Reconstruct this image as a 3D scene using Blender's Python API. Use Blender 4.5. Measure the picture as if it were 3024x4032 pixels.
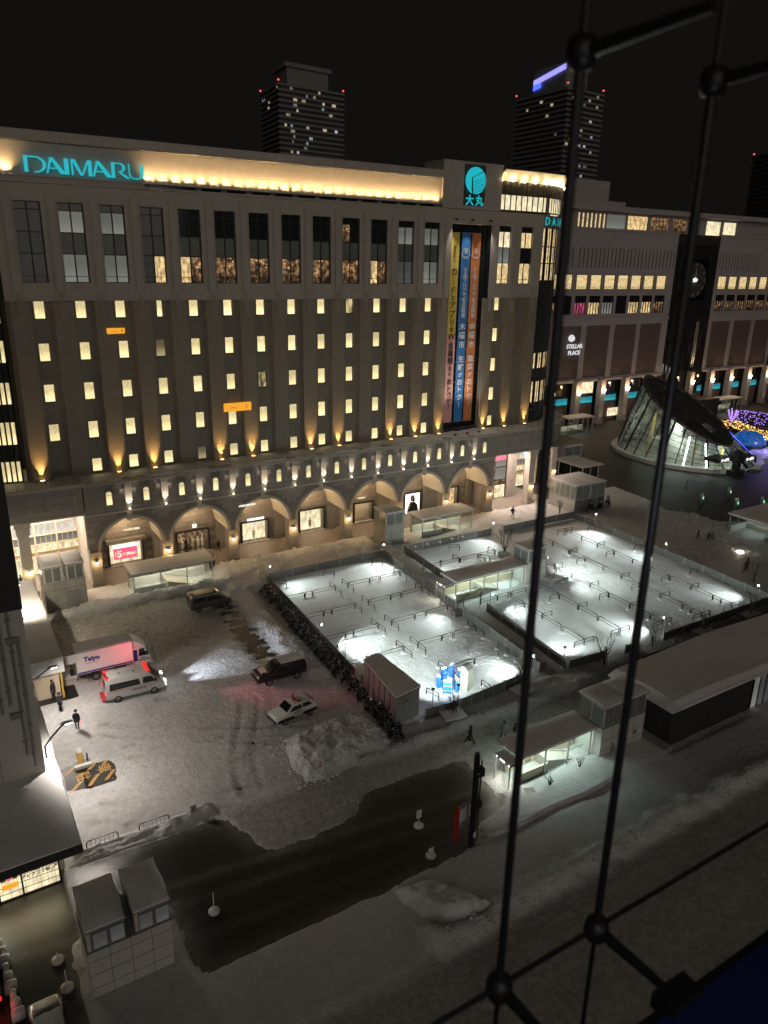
import bpy, math, random
import numpy as np
from mathutils import Vector, Matrix
random.seed(7)
for o in list(bpy.data.objects): bpy.data.objects.remove(o)
SC = bpy.context.scene
COL = SC.collection
R = math.radians
CAM = Vector((-10.18, -89.42, 36.86))
# ---------------------------------------------------------------- camera
cd = bpy.data.cameras.new('camera'); cam = bpy.data.objects.new('camera', cd); COL.objects.link(cam)
cd.sensor_fit = 'VERTICAL'; cd.sensor_height = 36.0; cd.lens = 36.0 * 2935.1 / 4032.0
cd.clip_start = 0.05; cd.clip_end = 3000
yaw, pitch, roll = 0.554, -0.321, 0.019
fw = Vector((math.sin(yaw)*math.cos(pitch), math.cos(yaw)*math.cos(pitch), math.sin(pitch)))
rt = Vector((math.cos(yaw), -math.sin(yaw), 0)); up = rt.cross(fw)
r2 = rt*math.cos(roll) + up*math.sin(roll); u2 = -rt*math.sin(roll) + up*math.cos(roll)
cam.matrix_world = Matrix(((r2.x, u2.x, -fw.x, CAM.x), (r2.y, u2.y, -fw.y, CAM.y), (r2.z, u2.z, -fw.z, CAM.z), (0, 0, 0, 1)))
cd.dof.use_dof = True; cd.dof.focus_distance = 95; cd.dof.aperture_fstop = 2.4
SC.camera = cam
# ---------------------------------------------------------------- night sky, weak city glow, exposure
W = bpy.data.worlds.new('World'); SC.world = W; W.use_nodes = True
nt = W.node_tree; bg = nt.nodes['Background']
sky = nt.nodes.new('ShaderNodeTexSky'); sky.sky_type = 'NISHITA'; sky.sun_disc = False
sky.sun_elevation = R(-9); sky.sun_rotation = R(200)
mx = nt.nodes.new('ShaderNodeMixRGB'); mx.blend_type = 'ADD'; mx.inputs[0].default_value = 1
nt.links.new(sky.outputs[0], mx.inputs[1]); mx.inputs[2].default_value = (0.100, 0.086, 0.074, 1)
nt.links.new(mx.outputs[0], bg.inputs[0]); bg.inputs[1].default_value = 0.06
sd = bpy.data.lights.new('city_glow', 'SUN'); sd.energy = 0.50; sd.angle = R(70); sd.color = (1.0, 0.89, 0.78)
so = bpy.data.objects.new('city_glow', sd); COL.objects.link(so)
so.rotation_euler = Vector((-0.30, -0.92, 0.13)).to_track_quat('Z', 'Y').to_euler()
SC.view_settings.view_transform = 'Standard'; SC.view_settings.look = 'None'
SC.view_settings.exposure = 0.0; SC.view_settings.gamma = 1.0; SC.view_settings.use_curve_mapping = False
cy = SC.cycles
cy.use_denoising = True; cy.max_bounces = 5; cy.diffuse_bounces = 2; cy.glossy_bounces = 2; cy.transmission_bounces = 4
cy.transparent_max_bounces = 12; cy.sample_clamp_indirect = 8.0; cy.sample_clamp_direct = 0.0
cy.caustics_reflective = False; cy.caustics_refractive = False
# ---------------------------------------------------------------- builders
class MB:
    def __init__(s): s.v = []; s.f = []; s.m = []
    def add(s, vs, fs, m=0):
        b = len(s.v); s.v += [tuple(v) for v in vs]
        s.f += [tuple(i+b for i in f) for f in fs]; s.m += [m]*len(fs); return s
    def box(s, x0, x1, y0, y1, z0, z1, m=0):
        if x0 > x1: x0, x1 = x1, x0
        if y0 > y1: y0, y1 = y1, y0
        if z0 > z1: z0, z1 = z1, z0
        return s.add([(x0,y0,z0),(x1,y0,z0),(x1,y1,z0),(x0,y1,z0),(x0,y0,z1),(x1,y0,z1),(x1,y1,z1),(x0,y1,z1)],
              [(0,3,2,1),(4,5,6,7),(0,1,5,4),(1,2,6,5),(2,3,7,6),(3,0,4,7)], m)
    def quad(s, a, b, c, d, m=0): return s.add([a,b,c,d], [(0,1,2,3)], m)
    def tube(s, pts, r, n=8, m=0, cap=True):
        pts = [Vector(p) for p in pts]; k = len(pts); rs = r if isinstance(r, (list, tuple)) else [r]*k
        b = len(s.v); ref = None
        for i, p in enumerate(pts):
            t = (pts[min(i+1, k-1)] - pts[max(i-1, 0)]).normalized()
            if ref is None: ref = Vector((0,0,1)) if abs(t.z) < .9 else Vector((1,0,0))
            a = t.cross(ref).normalized(); c = t.cross(a).normalized(); ref = -c if False else ref
            for j in range(n):
                w = 2*math.pi*j/n; s.v.append(tuple(p + (a*math.cos(w) + c*math.sin(w))*rs[i]))
        for i in range(k-1):
            for j in range(n):
                q = (j+1) % n; s.f.append((b+i*n+j, b+i*n+q, b+(i+1)*n+q, b+(i+1)*n+j)); s.m.append(m)
        if cap:
            s.f.append(tuple(b+j for j in range(n))[::-1]); s.m.append(m)
            s.f.append(tuple(b+(k-1)*n+j for j in range(n))); s.m.append(m)
        return s
    def prism(s, poly, axis, a0, a1, m=0):
        # poly: 2D points; axis 'y': poly is (x,z); 'z': (x,y); 'x': (y,z)
        def P(p, a): return (p[0], a, p[1]) if axis == 'y' else ((p[0], p[1], a) if axis == 'z' else (a, p[0], p[1]))
        n = len(poly); vs = [P(p, a0) for p in poly] + [P(p, a1) for p in poly]
        fs = [tuple(range(n)), tuple(range(2*n-1, n-1, -1))] + [(i, i+n, (i+1) % n+n, (i+1) % n) for i in range(n)]
        return s.add(vs, fs, m)
    def loft(s, secs, m=0, cap=True):
        n = len(secs[0]); b = len(s.v)
        for q in secs: s.v += [tuple(p) for p in q]
        for i in range(len(secs)-1):
            for j in range(n):
                k = (j+1) % n; s.f.append((b+i*n+j, b+i*n+k, b+(i+1)*n+k, b+(i+1)*n+j)); s.m.append(m)
        if cap:
            s.f.append(tuple(b+j for j in range(n))[::-1]); s.m.append(m)
            s.f.append(tuple(b+(len(secs)-1)*n+j for j in range(n))); s.m.append(m)
        return s
    def lathe(s, prof, n=16, c=(0,0,0), m=0):
        secs = [[(c[0]+r*math.cos(2*math.pi*j/n), c[1]+r*math.sin(2*math.pi*j/n), c[2]+z) for j in range(n)] for r, z in prof]
        return s.loft(secs, m)
    def mesh(s, name, mats, smooth=False):
        me = bpy.data.meshes.new(name); me.from_pydata(s.v, [], s.f)
        for q in (mats if isinstance(mats, (list, tuple)) else [mats]): me.materials.append(q)
        me.polygons.foreach_set('material_index', s.m)
        if smooth: me.polygons.foreach_set('use_smooth', [True]*len(s.f))
        me.validate(); me.update()
        import bmesh
        bm = bmesh.new(); bm.from_mesh(me); bmesh.ops.recalc_face_normals(bm, faces=bm.faces); bm.to_mesh(me); bm.free()
        return me
def box(*a): return MB().box(*a)
def add(name, mesh, mat=None, parent=None, loc=(0,0,0), rot=None, smooth=False, scale=None):
    if isinstance(mesh, MB): mesh = mesh.mesh(name, mat, smooth)
    o = bpy.data.objects.new(name, mesh); COL.objects.link(o)
    o.location = loc
    if rot: o.rotation_euler = rot
    if scale: o.scale = scale
    if parent: o.parent = parent
    return o
def tag(o, label, cat, group=None, kind=None):
    if label: o['label'] = label
    if cat: o['category'] = cat
    if group: o['group'] = group
    if kind: o['kind'] = kind
    return o
def thing(name, label, cat, loc=(0,0,0), rz=0, group=None):
    o = bpy.data.objects.new(name, None); COL.objects.link(o); o.empty_display_size = .3
    o.location = loc; o.rotation_euler = (0, 0, rz); return tag(o, label, cat, group)
def dup(root, loc, rz, label, group=None):
    r = root.copy(); COL.objects.link(r); r.location = loc; r.rotation_euler = (0, 0, rz); r['label'] = label
    if group: r['group'] = group
    for ch in list(root.children):
        c = ch.copy(); COL.objects.link(c); c.parent = r
        for g in ch.children:
            d = g.copy(); COL.objects.link(d); d.parent = c
    return r
def struct(name, mb, mat, smooth=False):
    o = add(name, mb, mat, smooth=smooth); o['kind'] = 'structure'; return o
_fc = {}
def textmesh(body, size=1.0, ext=.01, bold=0.0, shear=0.0, align='CENTER'):
    c = bpy.data.curves.new('lettering', 'FONT'); c.body = body; c.size = size; c.extrude = ext; c.offset = bold; c.shear = shear
    c.align_x = align; c.align_y = 'CENTER'; c.resolution_u = 2
    o = bpy.data.objects.new('lettering', c); COL.objects.link(o)
    dg = bpy.context.evaluated_depsgraph_get(); dg.update()
    me = bpy.data.meshes.new_from_object(o.evaluated_get(dg)); bpy.data.objects.remove(o)
    return me
def glyphs(items, mat, name='lettering'):
    """items: (char, x, z, size, bold) in a vertical x-z plane facing -Y; returns one mesh"""
    mb = MB()
    for ch, x, z, s, b in items:
        k = (ch, s, b)
        if k not in _fc:
            me = textmesh(ch, s, .012, b); vs = [v.co.copy() for v in me.vertices]
            if vs:
                cx = (min(v.x for v in vs)+max(v.x for v in vs))/2; czz = (min(v.y for v in vs)+max(v.y for v in vs))/2
                vs = [Vector((v.x-cx, v.y-czz, v.z)) for v in vs]
            _fc[k] = (vs, [tuple(p.vertices) for p in me.polygons]); bpy.data.meshes.remove(me)
        vs, fs = _fc[k]; mb.add([(x+v.x, -v.z, z+v.y) for v in vs], fs)
    return mb
# lamps
def lamp(kind, name, loc, W_, col, r=.06, tgt=None, ang=120, blend=.6, sx=1, sy=1, parent=None):
    l = bpy.data.lights.new(name, kind); l.energy = W_; l.color = col
    if kind == 'AREA': l.shape = 'RECTANGLE'; l.size = sx; l.size_y = sy
    else: l.shadow_soft_size = r
    if kind == 'SPOT': l.spot_size = R(ang); l.spot_blend = blend
    o = bpy.data.objects.new(name, l); COL.objects.link(o); o.location = loc
    if tgt is not None: o.rotation_euler = (Vector(loc)-Vector(tgt)).to_track_quat('Z', 'Y').to_euler()
    if parent: o.parent = parent
    return o
# ---------------------------------------------------------------- materials
def mat(name, col, rough=.6, metal=0.0, nz=None, bump=None, emis=None, col2=None, spec=None, coat=0):
    m = bpy.data.materials.new(name); m.use_nodes = True; t = m.node_tree; N = t.nodes; L = t.links
    b = N['Principled BSDF']; b.inputs['Roughness'].default_value = rough; b.inputs['Metallic'].default_value = metal
    b.inputs['Base Color'].default_value = (*col, 1)
    if spec is not None: b.inputs['Specular IOR Level'].default_value = spec
    if coat: b.inputs['Coat Weight'].default_value = coat
    g = N.new('ShaderNodeNewGeometry')
    if nz:
        sc, amt = nz[0], nz[1]
        n = N.new('ShaderNodeTexNoise'); n.inputs['Scale'].default_value = sc; n.inputs['Detail'].default_value = 6; n.inputs['Roughness'].default_value = .65
        L.new(g.outputs['Position'], n.inputs['Vector'])
        r = N.new('ShaderNodeValToRGB'); r.color_ramp.elements[0].position = .3; r.color_ramp.elements[1].position = .72
        c2 = col2 or tuple(c*(1-amt) for c in col)
        r.color_ramp.elements[0].color = (*c2, 1); r.color_ramp.elements[1].color = (*col, 1)
        L.new(n.outputs['Fac'], r.inputs[0]); L.new(r.outputs[0], b.inputs['Base Color'])
    if bump:
        sc, st = bump[0], bump[1]; dist = bump[2] if len(bump) > 2 else .05
        n2 = N.new('ShaderNodeTexNoise'); n2.inputs['Scale'].default_value = sc; n2.inputs['Detail'].default_value = 8; n2.inputs['Roughness'].default_value = .7
        L.new(g.outputs['Position'], n2.inputs['Vector'])
        bp = N.new('ShaderNodeBump'); bp.inputs['Strength'].default_value = st; bp.inputs['Distance'].default_value = dist
        L.new(n2.outputs['Fac'], bp.inputs['Height']); L.new(bp.outputs[0], b.inputs['Normal'])
    if emis:
        b.inputs['Emission Color'].default_value = (*emis[0], 1); b.inputs['Emission Strength'].default_value = emis[1]
    return m
def glow(name, col, st, grad=0.0, nz=None, dark=.15, room=False, rnd=0):
    """something that gives off light; grad: brighter towards the lamp at the sill; nz: things seen behind the glass"""
    m = bpy.data.materials.new(name); m.use_nodes = True; t = m.node_tree; N = t.nodes; L = t.links
    b = N['Principled BSDF']; b.inputs['Base Color'].default_value = (.05,.05,.05,1); b.inputs['Roughness'].default_value = .25
    b.inputs['Emission Color'].default_value = (*col, 1); b.inputs['Emission Strength'].default_value = st
    last = None
    if grad:
        tc = N.new('ShaderNodeTexCoord'); sp = N.new('ShaderNodeSeparateXYZ'); L.new(tc.outputs['Generated'], sp.inputs[0])
        mr = N.new('ShaderNodeMapRange'); mr.interpolation_type = 'SMOOTHSTEP'
        mr.inputs['From Min'].default_value = 0; mr.inputs['From Max'].default_value = .75
        mr.inputs['To Min'].default_value = st*(1+grad); mr.inputs['To Max'].default_value = st
        L.new(sp.outputs['Z'], mr.inputs[0]); last = mr.outputs[0]
    if nz:
        g = N.new('ShaderNodeNewGeometry'); n = N.new('ShaderNodeTexNoise'); n.inputs['Scale'].default_value = nz; n.inputs['Detail'].default_value = 4
        mp = N.new('ShaderNodeMapping'); mp.inputs['Scale'].default_value = (1.6, 1, .8); L.new(g.outputs['Position'], mp.inputs[0]); L.new(mp.outputs[0], n.inputs['Vector'])
        mr2 = N.new('ShaderNodeMapRange'); mr2.inputs['From Min'].default_value = .35; mr2.inputs['From Max'].default_value = .68
        mr2.inputs['To Min'].default_value = dark; mr2.inputs['To Max'].default_value = 1.15
        L.new(n.outputs['Fac'], mr2.inputs[0])
        mu = N.new('ShaderNodeMath'); mu.operation = 'MULTIPLY'; L.new(mr2.outputs[0], mu.inputs[0])
        if last: L.new(last, mu.inputs[1])
        else: mu.inputs[1].default_value = st
        last = mu.outputs[0]
    if room:
        tc = N.new('ShaderNodeTexCoord'); sp = N.new('ShaderNodeSeparateXYZ'); L.new(tc.outputs['Generated'], sp.inputs[0])
        g = N.new('ShaderNodeNewGeometry'); mp = N.new('ShaderNodeMapping'); mp.inputs['Scale'].default_value = (1, .2, 1); L.new(g.outputs['Position'], mp.inputs[0])
        def op(o, x, y):
            q = N.new('ShaderNodeMath'); q.operation = o; q.use_clamp = o != 'ADD'
            for i, v in enumerate((x, y)):
                if isinstance(v, (int, float)): q.inputs[i].default_value = v
                else: L.new(v, q.inputs[i])
            return q.outputs[0]
        def rng(v, a0, a1, b0, b1):
            q = N.new('ShaderNodeMapRange'); q.inputs['From Min'].default_value = a0; q.inputs['From Max'].default_value = a1; q.inputs['To Min'].default_value = b0; q.inputs['To Max'].default_value = b1; L.new(v, q.inputs[0]); return q.outputs[0]
        vo = N.new('ShaderNodeTexVoronoi'); vo.inputs['Scale'].default_value = 1.9; L.new(mp.outputs[0], vo.inputs['Vector'])
        spot_ = rng(vo.outputs['Distance'], .10, .24, 1.0, 0.0); hi = rng(sp.outputs['Z'], .45, .7, 0.0, 1.0)
        n = N.new('ShaderNodeTexNoise'); n.inputs['Scale'].default_value = 1.5; n.inputs['Detail'].default_value = 5; n.inputs['Roughness'].default_value = .7; L.new(mp.outputs[0], n.inputs['Vector'])
        mid = op('MULTIPLY', rng(n.outputs['Fac'], .46, .72, .03, .75), rng(sp.outputs['Z'], .1, .45, .30, 1.0))
        tot = op('ADD', op('MULTIPLY', spot_, hi), mid); q = N.new('ShaderNodeMath'); q.operation = 'MULTIPLY'; L.new(tot, q.inputs[0]); q.inputs[1].default_value = st; last = q.outputs[0]
    if rnd:
        oi = N.new('ShaderNodeObjectInfo'); q = N.new('ShaderNodeMapRange'); q.inputs['To Min'].default_value = 1-rnd; q.inputs['To Max'].default_value = 1+rnd*.3; L.new(oi.outputs['Random'], q.inputs[0])
        w = N.new('ShaderNodeMath'); w.operation = 'MULTIPLY'; L.new(q.outputs[0], w.inputs[0])
        if last: L.new(last, w.inputs[1])
        else: w.inputs[1].default_value = st
        last = w.outputs[0]
    if last: L.new(last, b.inputs['Emission Strength'])
    return m
def glassmat(name, tint=(.85,.9,.9), refl=.08, rough=.03):
    m = bpy.data.materials.new(name); m.use_nodes = True; t = m.node_tree; N = t.nodes; L = t.links
    for n in list(N):
        if n.type != 'OUTPUT_MATERIAL': N.remove(n)
    out = [n for n in N if n.type == 'OUTPUT_MATERIAL'][0]
    a = N.new('ShaderNodeBsdfTransparent'); a.inputs[0].default_value = (*tint, 1)
    g = N.new('ShaderNodeBsdfGlossy'); g.inputs['Roughness'].default_value = rough
    f = N.new('ShaderNodeFresnel'); f.inputs[0].default_value = 1.45
    ad = N.new('ShaderNodeMath'); ad.operation = 'ADD'; ad.inputs[1].default_value = refl-.04; ad.use_clamp = True; L.new(f.outputs[0], ad.inputs[0])
    gb = N.new('ShaderNodeNewGeometry'); sb = N.new('ShaderNodeMath'); sb.operation = 'SUBTRACT'; sb.inputs[0].default_value = 1; L.new(gb.outputs['Backfacing'], sb.inputs[1])
    mu = N.new('ShaderNodeMath'); mu.operation = 'MULTIPLY'; L.new(ad.outputs[0], mu.inputs[0]); L.new(sb.outputs[0], mu.inputs[1])
    x = N.new('ShaderNodeMixShader'); L.new(mu.outputs[0], x.inputs[0]); L.new(a.outputs[0], x.inputs[1]); L.new(g.outputs[0], x.inputs[2]); L.new(x.outputs[0], out.inputs[0])
    return m
def milkyglass(name):  # milky noise share added so the panes look lit from inside
    m = glassmat(name, (.80,.86,.80), .10); t = m.node_tree; N = t.nodes; L = t.links; out = [n for n in N if n.type == 'OUTPUT_MATERIAL'][0]; src = out.inputs[0].links[0].from_socket
    dfs = N.new('ShaderNodeBsdfTranslucent'); dfs.inputs[0].default_value = (.75,.80,.72,1); df2 = N.new('ShaderNodeBsdfDiffuse'); df2.inputs[0].default_value = (.35,.37,.34,1)
    ad = N.new('ShaderNodeMixShader'); ad.inputs[0].default_value = .5; L.new(dfs.outputs[0], ad.inputs[1]); L.new(df2.outputs[0], ad.inputs[2])
    g = N.new('ShaderNodeNewGeometry'); n = N.new('ShaderNodeTexNoise'); n.inputs['Scale'].default_value = .5; n.inputs['Detail'].default_value = 5; L.new(g.outputs['Position'], n.inputs['Vector'])
    r = N.new('ShaderNodeMapRange'); r.inputs['From Min'].default_value = .35; r.inputs['From Max'].default_value = .7; r.inputs['To Min'].default_value = .10; r.inputs['To Max'].default_value = .42; L.new(n.outputs['Fac'], r.inputs[0])
    x = N.new('ShaderNodeMixShader'); L.new(r.outputs[0], x.inputs[0]); L.new(src, x.inputs[1]); L.new(ad.outputs[0], x.inputs[2]); L.new(x.outputs[0], out.inputs[0]); return m
def snowmat(name, clean, dirty, bump1=(3.0,.5,.12), bump2=(14,.5,.04), attr=True, nz=.35):
    m = bpy.data.materials.new(name); m.use_nodes = True; t = m.node_tree; N = t.nodes; L = t.links
    b = N['Principled BSDF']; b.inputs['Roughness'].default_value = .55; b.inputs['Specular IOR Level'].default_value = .4
    g = N.new('ShaderNodeNewGeometry')
    def noise(sc, d=8, ro=.65):
        n = N.new('ShaderNodeTexNoise'); n.inputs['Scale'].default_value = sc; n.inputs['Detail'].default_value = d; n.inputs['Roughness'].default_value = ro
        L.new(g.outputs['Position'], n.inputs['Vector']); return n.outputs['Fac']
    mixf = N.new('ShaderNodeMath'); mixf.operation = 'ADD'; mixf.use_clamp = True
    big = N.new('ShaderNodeMapRange'); big.inputs['From Min'].default_value = .42; big.inputs['From Max'].default_value = .75
    big.inputs['To Min'].default_value = 0; big.inputs['To Max'].default_value = nz; L.new(noise(.55, 9, .7), big.inputs[0]); L.new(big.outputs[0], mixf.inputs[0])
    if attr:
        at = N.new('ShaderNodeAttribute'); at.attribute_name = 'dirt'
        fine = N.new('ShaderNodeMath'); fine.operation = 'MULTIPLY'; L.new(at.outputs['Fac'], fine.inputs[0])
        mr = N.new('ShaderNodeMapRange'); mr.inputs['From Min'].default_value = .3; mr.inputs['From Max'].default_value = .65; mr.inputs['To Min'].default_value = .5; mr.inputs['To Max'].default_value = 1.2
        L.new(noise(2.2, 10, .75), mr.inputs[0]); L.new(mr.outputs[0], fine.inputs[1]); L.new(fine.outputs[0], mixf.inputs[1])
    else: mixf.inputs[1].default_value = 0
    cm = N.new('ShaderNodeMixRGB'); cm.inputs[1].default_value = (*clean, 1); cm.inputs[2].default_value = (*dirty, 1)
    L.new(mixf.outputs[0], cm.inputs[0]); L.new(cm.outputs[0], b.inputs['Base Color'])
    p1 = N.new('ShaderNodeBump'); p1.inputs['Strength'].default_value = bump1[1]; p1.inputs['Distance'].default_value = bump1[2]; L.new(noise(bump1[0]), p1.inputs['Height'])
    p2 = N.new('ShaderNodeBump'); p2.inputs['Strength'].default_value = bump2[1]; p2.inputs['Distance'].default_value = bump2[2]; L.new(noise(bump2[0]), p2.inputs['Height'])
    L.new(p1.outputs[0], p2.inputs['Normal']); L.new(p2.outputs[0], b.inputs['Normal'])
    return m
M = dict(
 asphalt=mat('wet_asphalt', (.022,.020,.019), .42, nz=(.35,.5), bump=(30,.25,.02)),
 plaza=mat('wet_plaza_paving', (.060,.053,.049), .62, nz=(.25,.5), bump=(12,.3,.02)),
 paving=mat('granite_paving', (.30,.25,.22), .5, nz=(1.2,.35), bump=(20,.15,.01)),
 snow=snowmat('packed_snow', (.80,.80,.81), (.29,.265,.24), (1.9,.85,.30), (9,.9,.12), nz=.16),
 snowroof=snowmat('roof_snow', (.78,.77,.76), (.62,.60,.58), (1.2,.5,.10), (9,.3,.02), attr=False, nz=.5),
 snowpile=snowmat('piled_snow', (.80,.80,.81), (.36,.33,.30), (2.5,.8,.25), (11,.7,.06), attr=False, nz=.8),
 stone_up=mat('pale_stone_cladding', (.44,.40,.35), .7, nz=(.8,.12), bump=(6,.1,.02)),
 tile=mat('brown_tile_wall', (.225,.20,.16), .6, nz=(.6,.18), bump=(40,.15,.01)),
 pil=mat('buff_tile_pilaster', (.29,.245,.19), .6, nz=(1.2,.15), bump=(40,.2,.01)),
 stone=mat('grey_granite_block', (.30,.27,.245), .75, nz=(1.5,.25), bump=(8,.25,.02)),
 joint=mat('mortar_joint', (.19,.17,.15), .85),
 trim=mat('cream_stone_trim', (.46,.42,.37), .7, nz=(1.5,.15), bump=(8,.15,.02)),
 vault=mat('cream_vault_plaster', (.55,.50,.43), .8, bump=(5,.05,.02)),
 frame=mat('dark_bronze_frame', (.035,.032,.03), .45, .3),
 white=mat('white_paint', (.72,.72,.70), .5, nz=(2,.1)),
 grey=mat('grey_metal_panel', (.30,.30,.29), .45, .2, nz=(.9,.15)),
 lgrey=mat('light_grey_panel', (.58,.57,.53), .55, nz=(.8,.14), bump=(3,.06,.03)),
 steel=mat('brushed_steel', (.45,.46,.46), .35, .8),
 black=mat('black_painted_steel', (.018,.018,.018), .4, .2),
 fence=mat('grey_fence_panel', (.17,.165,.155), .5, .2, nz=(1.2,.3)),
 fpost=mat('galvanised_post', (.40,.39,.37), .5, .5),
 conc=mat('stained_concrete', (.40,.39,.35), .85, nz=(.6,.35), bump=(5,.3,.03)),
 dark=mat('dark_cladding', (.040,.041,.044), .6, nz=(.7,.25)),
 tower=mat('far_tower_concrete', (.20,.19,.178), .9),
 towerd=mat('far_tower_glazing', (.055,.052,.05), .5),
 pane=mat('dark_window_glass', (.022,.026,.028), .07, 0, spec=.8),
 spandrel=mat('grey_green_spandrel', (.19,.21,.195), .3, nz=(.6,.2)),
 blind=glow('blind_lit_from_inside', (.84,.86,.76), .15, .6, rnd=.35),
 lobby=glow('lobby_glazing', (1.0,.94,.82), .62, .3, 1.2, .7), blind2=glow('blind_dim', (.80,.84,.80), .055, .5, rnd=.3),
 win=glow('yellow_lit_window', (1.0,.81,.40), .84, .9, 3.5, .84, rnd=.28),
 windim=glow('dim_yellow_window', (1.0,.80,.42), .10, 3.0),
 winhalf=glow('half_dark_window', (1.0,.80,.36), .70, 0, 1.1, .02),
 rest=glow('restaurant_interior', (1.0,.55,.25), 1.0, room=True, rnd=.4),
 rest2=glow('bright_restaurant_interior', (1.0,.70,.32), 1.0, .2, 1.6, .25),
 curt=glow('curtained_window', (1.0,.74,.36), .95, .1, 2.2, .45),
 cream=glow('cream_lit_glass', (1.0,.86,.55), 1.0, .2, 1.3, .6),
 shopw=glow('shop_window_light', (1.0,.84,.52), 1.1, .1, 1.2, .45),
 whitel=glow('white_lit_panel', (1.0,.97,.92), 1.6), signw=glow('dim_white_letters', (.95,.95,1.0), .75), farwin=glow('far_window', (1.0,.80,.55), .42, rnd=.8), farwin2=glow('far_cool_window', (.85,.92,1.0), .40, rnd=.8),
 bulb=glow('lamp_bulb', (1.0,.86,.60), 14), covebulb=glow('cove_bulb', (1.0,.84,.5), 1.5),
 amberb=glow('amber_lamp', (1.0,.62,.22), 9),
 coolb=glow('cool_lamp', (.88,1.0,.97), 22),
 teal=glow('teal_sign_light', (.012,.56,.66), .78),
 tealstrip=glow('teal_strip_light', (.02,.50,.62), .38, 1.0),
 blue=glow('blue_led', (.05,.10,1.0), 2.2),
 violet=glow('violet_led', (.28,.26,1.0), 1.5),
 redl=glow('red_beacon', (1.0,.02,.015), 1.9, 0, 9, .10), aviation=glow('aviation_lamp', (1.0,.10,.08), 1.5),
 reds=glow('red_light', (1.0,.05,.05), 2.5),
 orange=glow('orange_sign_and_reflection', (1.0,.42,.03), .92),
 pink=glow('pink_poster', (.95,.12,.26), 1.0), pinkd=glow('pink_lit_shop', (.90,.14,.30), .55, 0, 1.3, .2),
 glass=glassmat('clear_glass', (.86,.90,.88), .07),
 rglass=milkyglass('milky_glass'), gglass=glassmat('grey_glass', (.50,.56,.55), .12),
 yel=mat('yellow_paint', (.62,.38,.08), .6, nz=(5,.25)),
 ypaint=mat('yellow_road_paint', (.62,.36,.10), .7, nz=(4,.35)),
 y_ban=mat('yellow_banner', (.70,.52,.10), .7), p_ban=mat('pink_banner', (.72,.36,.33), .7),
 b_ban=mat('blue_banner', (.04,.20,.52), .7), o_ban=mat('orange_banner', (.66,.22,.07), .7),
 ink=mat('dark_print', (.025,.012,.012), .7), wht=mat('white_print', (.80,.80,.78), .7),
 tarp=mat('blue_tarpaulin', (.02,.16,.72), .4, bump=(6,.6,.05)),
 beige=mat('pale_green_cabinet', (.55,.58,.46), .5),
 skin=mat('skin', (.42,.26,.19), .6), dcoat=mat('black_coat', (.014,.014,.017), .8), ncoat=mat('navy_uniform', (.016,.018,.032), .8),
 gcoat=mat('grey_padded_coat', (.16,.16,.15), .85), bcoat=mat('brown_coat', (.08,.05,.035), .85), trou=mat('dark_trousers', (.02,.02,.022), .85),
 hair=mat('dark_hair', (.012,.010,.009), .6), boots=mat('black_boots', (.012,.012,.012), .5), lightcoat=mat('pale_coat', (.42,.38,.34), .8),
 conifer=mat('dark_conifer', (.020,.028,.016), .85, nz=(5,.5)), bark=mat('dark_bark', (.045,.036,.03), .9), twig=mat('frosted_grass', (.42,.40,.38), .9),
 tyre=mat('tyre_rubber', (.015,.015,.015), .8), rim=mat('wheel_rim', (.36,.36,.36), .35, .8),
 wcar=mat('white_car_paint', (.72,.72,.70), .25, coat=.5), bcar=mat('black_car_paint', (.010,.010,.011), .22, coat=.6),
 scar=mat('dark_silver_car_paint', (.10,.10,.10), .3, .4, coat=.5), cblue=mat('blue_livery', (.02,.03,.22), .4), cred=mat('red_livery', (.45,.02,.03), .4),
 cglass=mat('car_window_glass', (.012,.013,.014), .06, spec=.8), hlamp=glow('car_headlamp', (.95,.98,1.0), 25), dlamp=mat('unlit_lamp_lens', (.35,.36,.36), .15),
 rlens=mat('red_lamp_lens', (.30,.012,.012), .2), brownp=mat('brown_stone_panel', (.14,.105,.092), .7, nz=(1,.15)), jr=mat('mauve_grey_stone', (.40,.365,.355), .75, nz=(.6,.1)),
 jrd=mat('dark_slot', (.05,.045,.045), .8), goldl=glow('gold_fairy_lights', (1.0,.58,.16), 3.2), purl=glow('purple_fairy_lights', (.45,.25,1.0), 1.9), bdome=glow('blue_light_dome', (.01,.22,.80), .50, 0, 1.2, .3),
 tan=mat('tan_lining_board', (.60,.50,.36), .6), floorin=mat('pale_floor', (.32,.31,.27), .5), sill=mat('blue_window_ledge', (.012,.016,.085), .6),
)
# ================================================================ ground, street, snow cover
def vnoise(x, y, sc, seed=0, octv=4, gain=.5):
    out = np.zeros_like(x); amp = 1.0; tot = 0; fx, fy = x*sc, y*sc
    for o in range(octv):
        xi = np.floor(fx).astype(np.int64); yi = np.floor(fy).astype(np.int64); tx = fx-xi; ty = fy-yi
        tx = tx*tx*(3-2*tx); ty = ty*ty*(3-2*ty)
        def h(a, b):
            n = (a*374761393 + b*668265263 + (seed+o)*974634713) & 0x7fffffff
            n = ((n ^ (n >> 13))*1274126177) & 0x7fffffff
            return ((n ^ (n >> 16)) & 0xffff)/65535.0
        out += amp*((h(xi,yi)*(1-tx)+h(xi+1,yi)*tx)*(1-ty)+(h(xi,yi+1)*(1-tx)+h(xi+1,yi+1)*tx)*ty); tot += amp
        amp *= gain; fx = fx*2.03+17.3; fy = fy*2.03-9.1
    return out/tot
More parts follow.
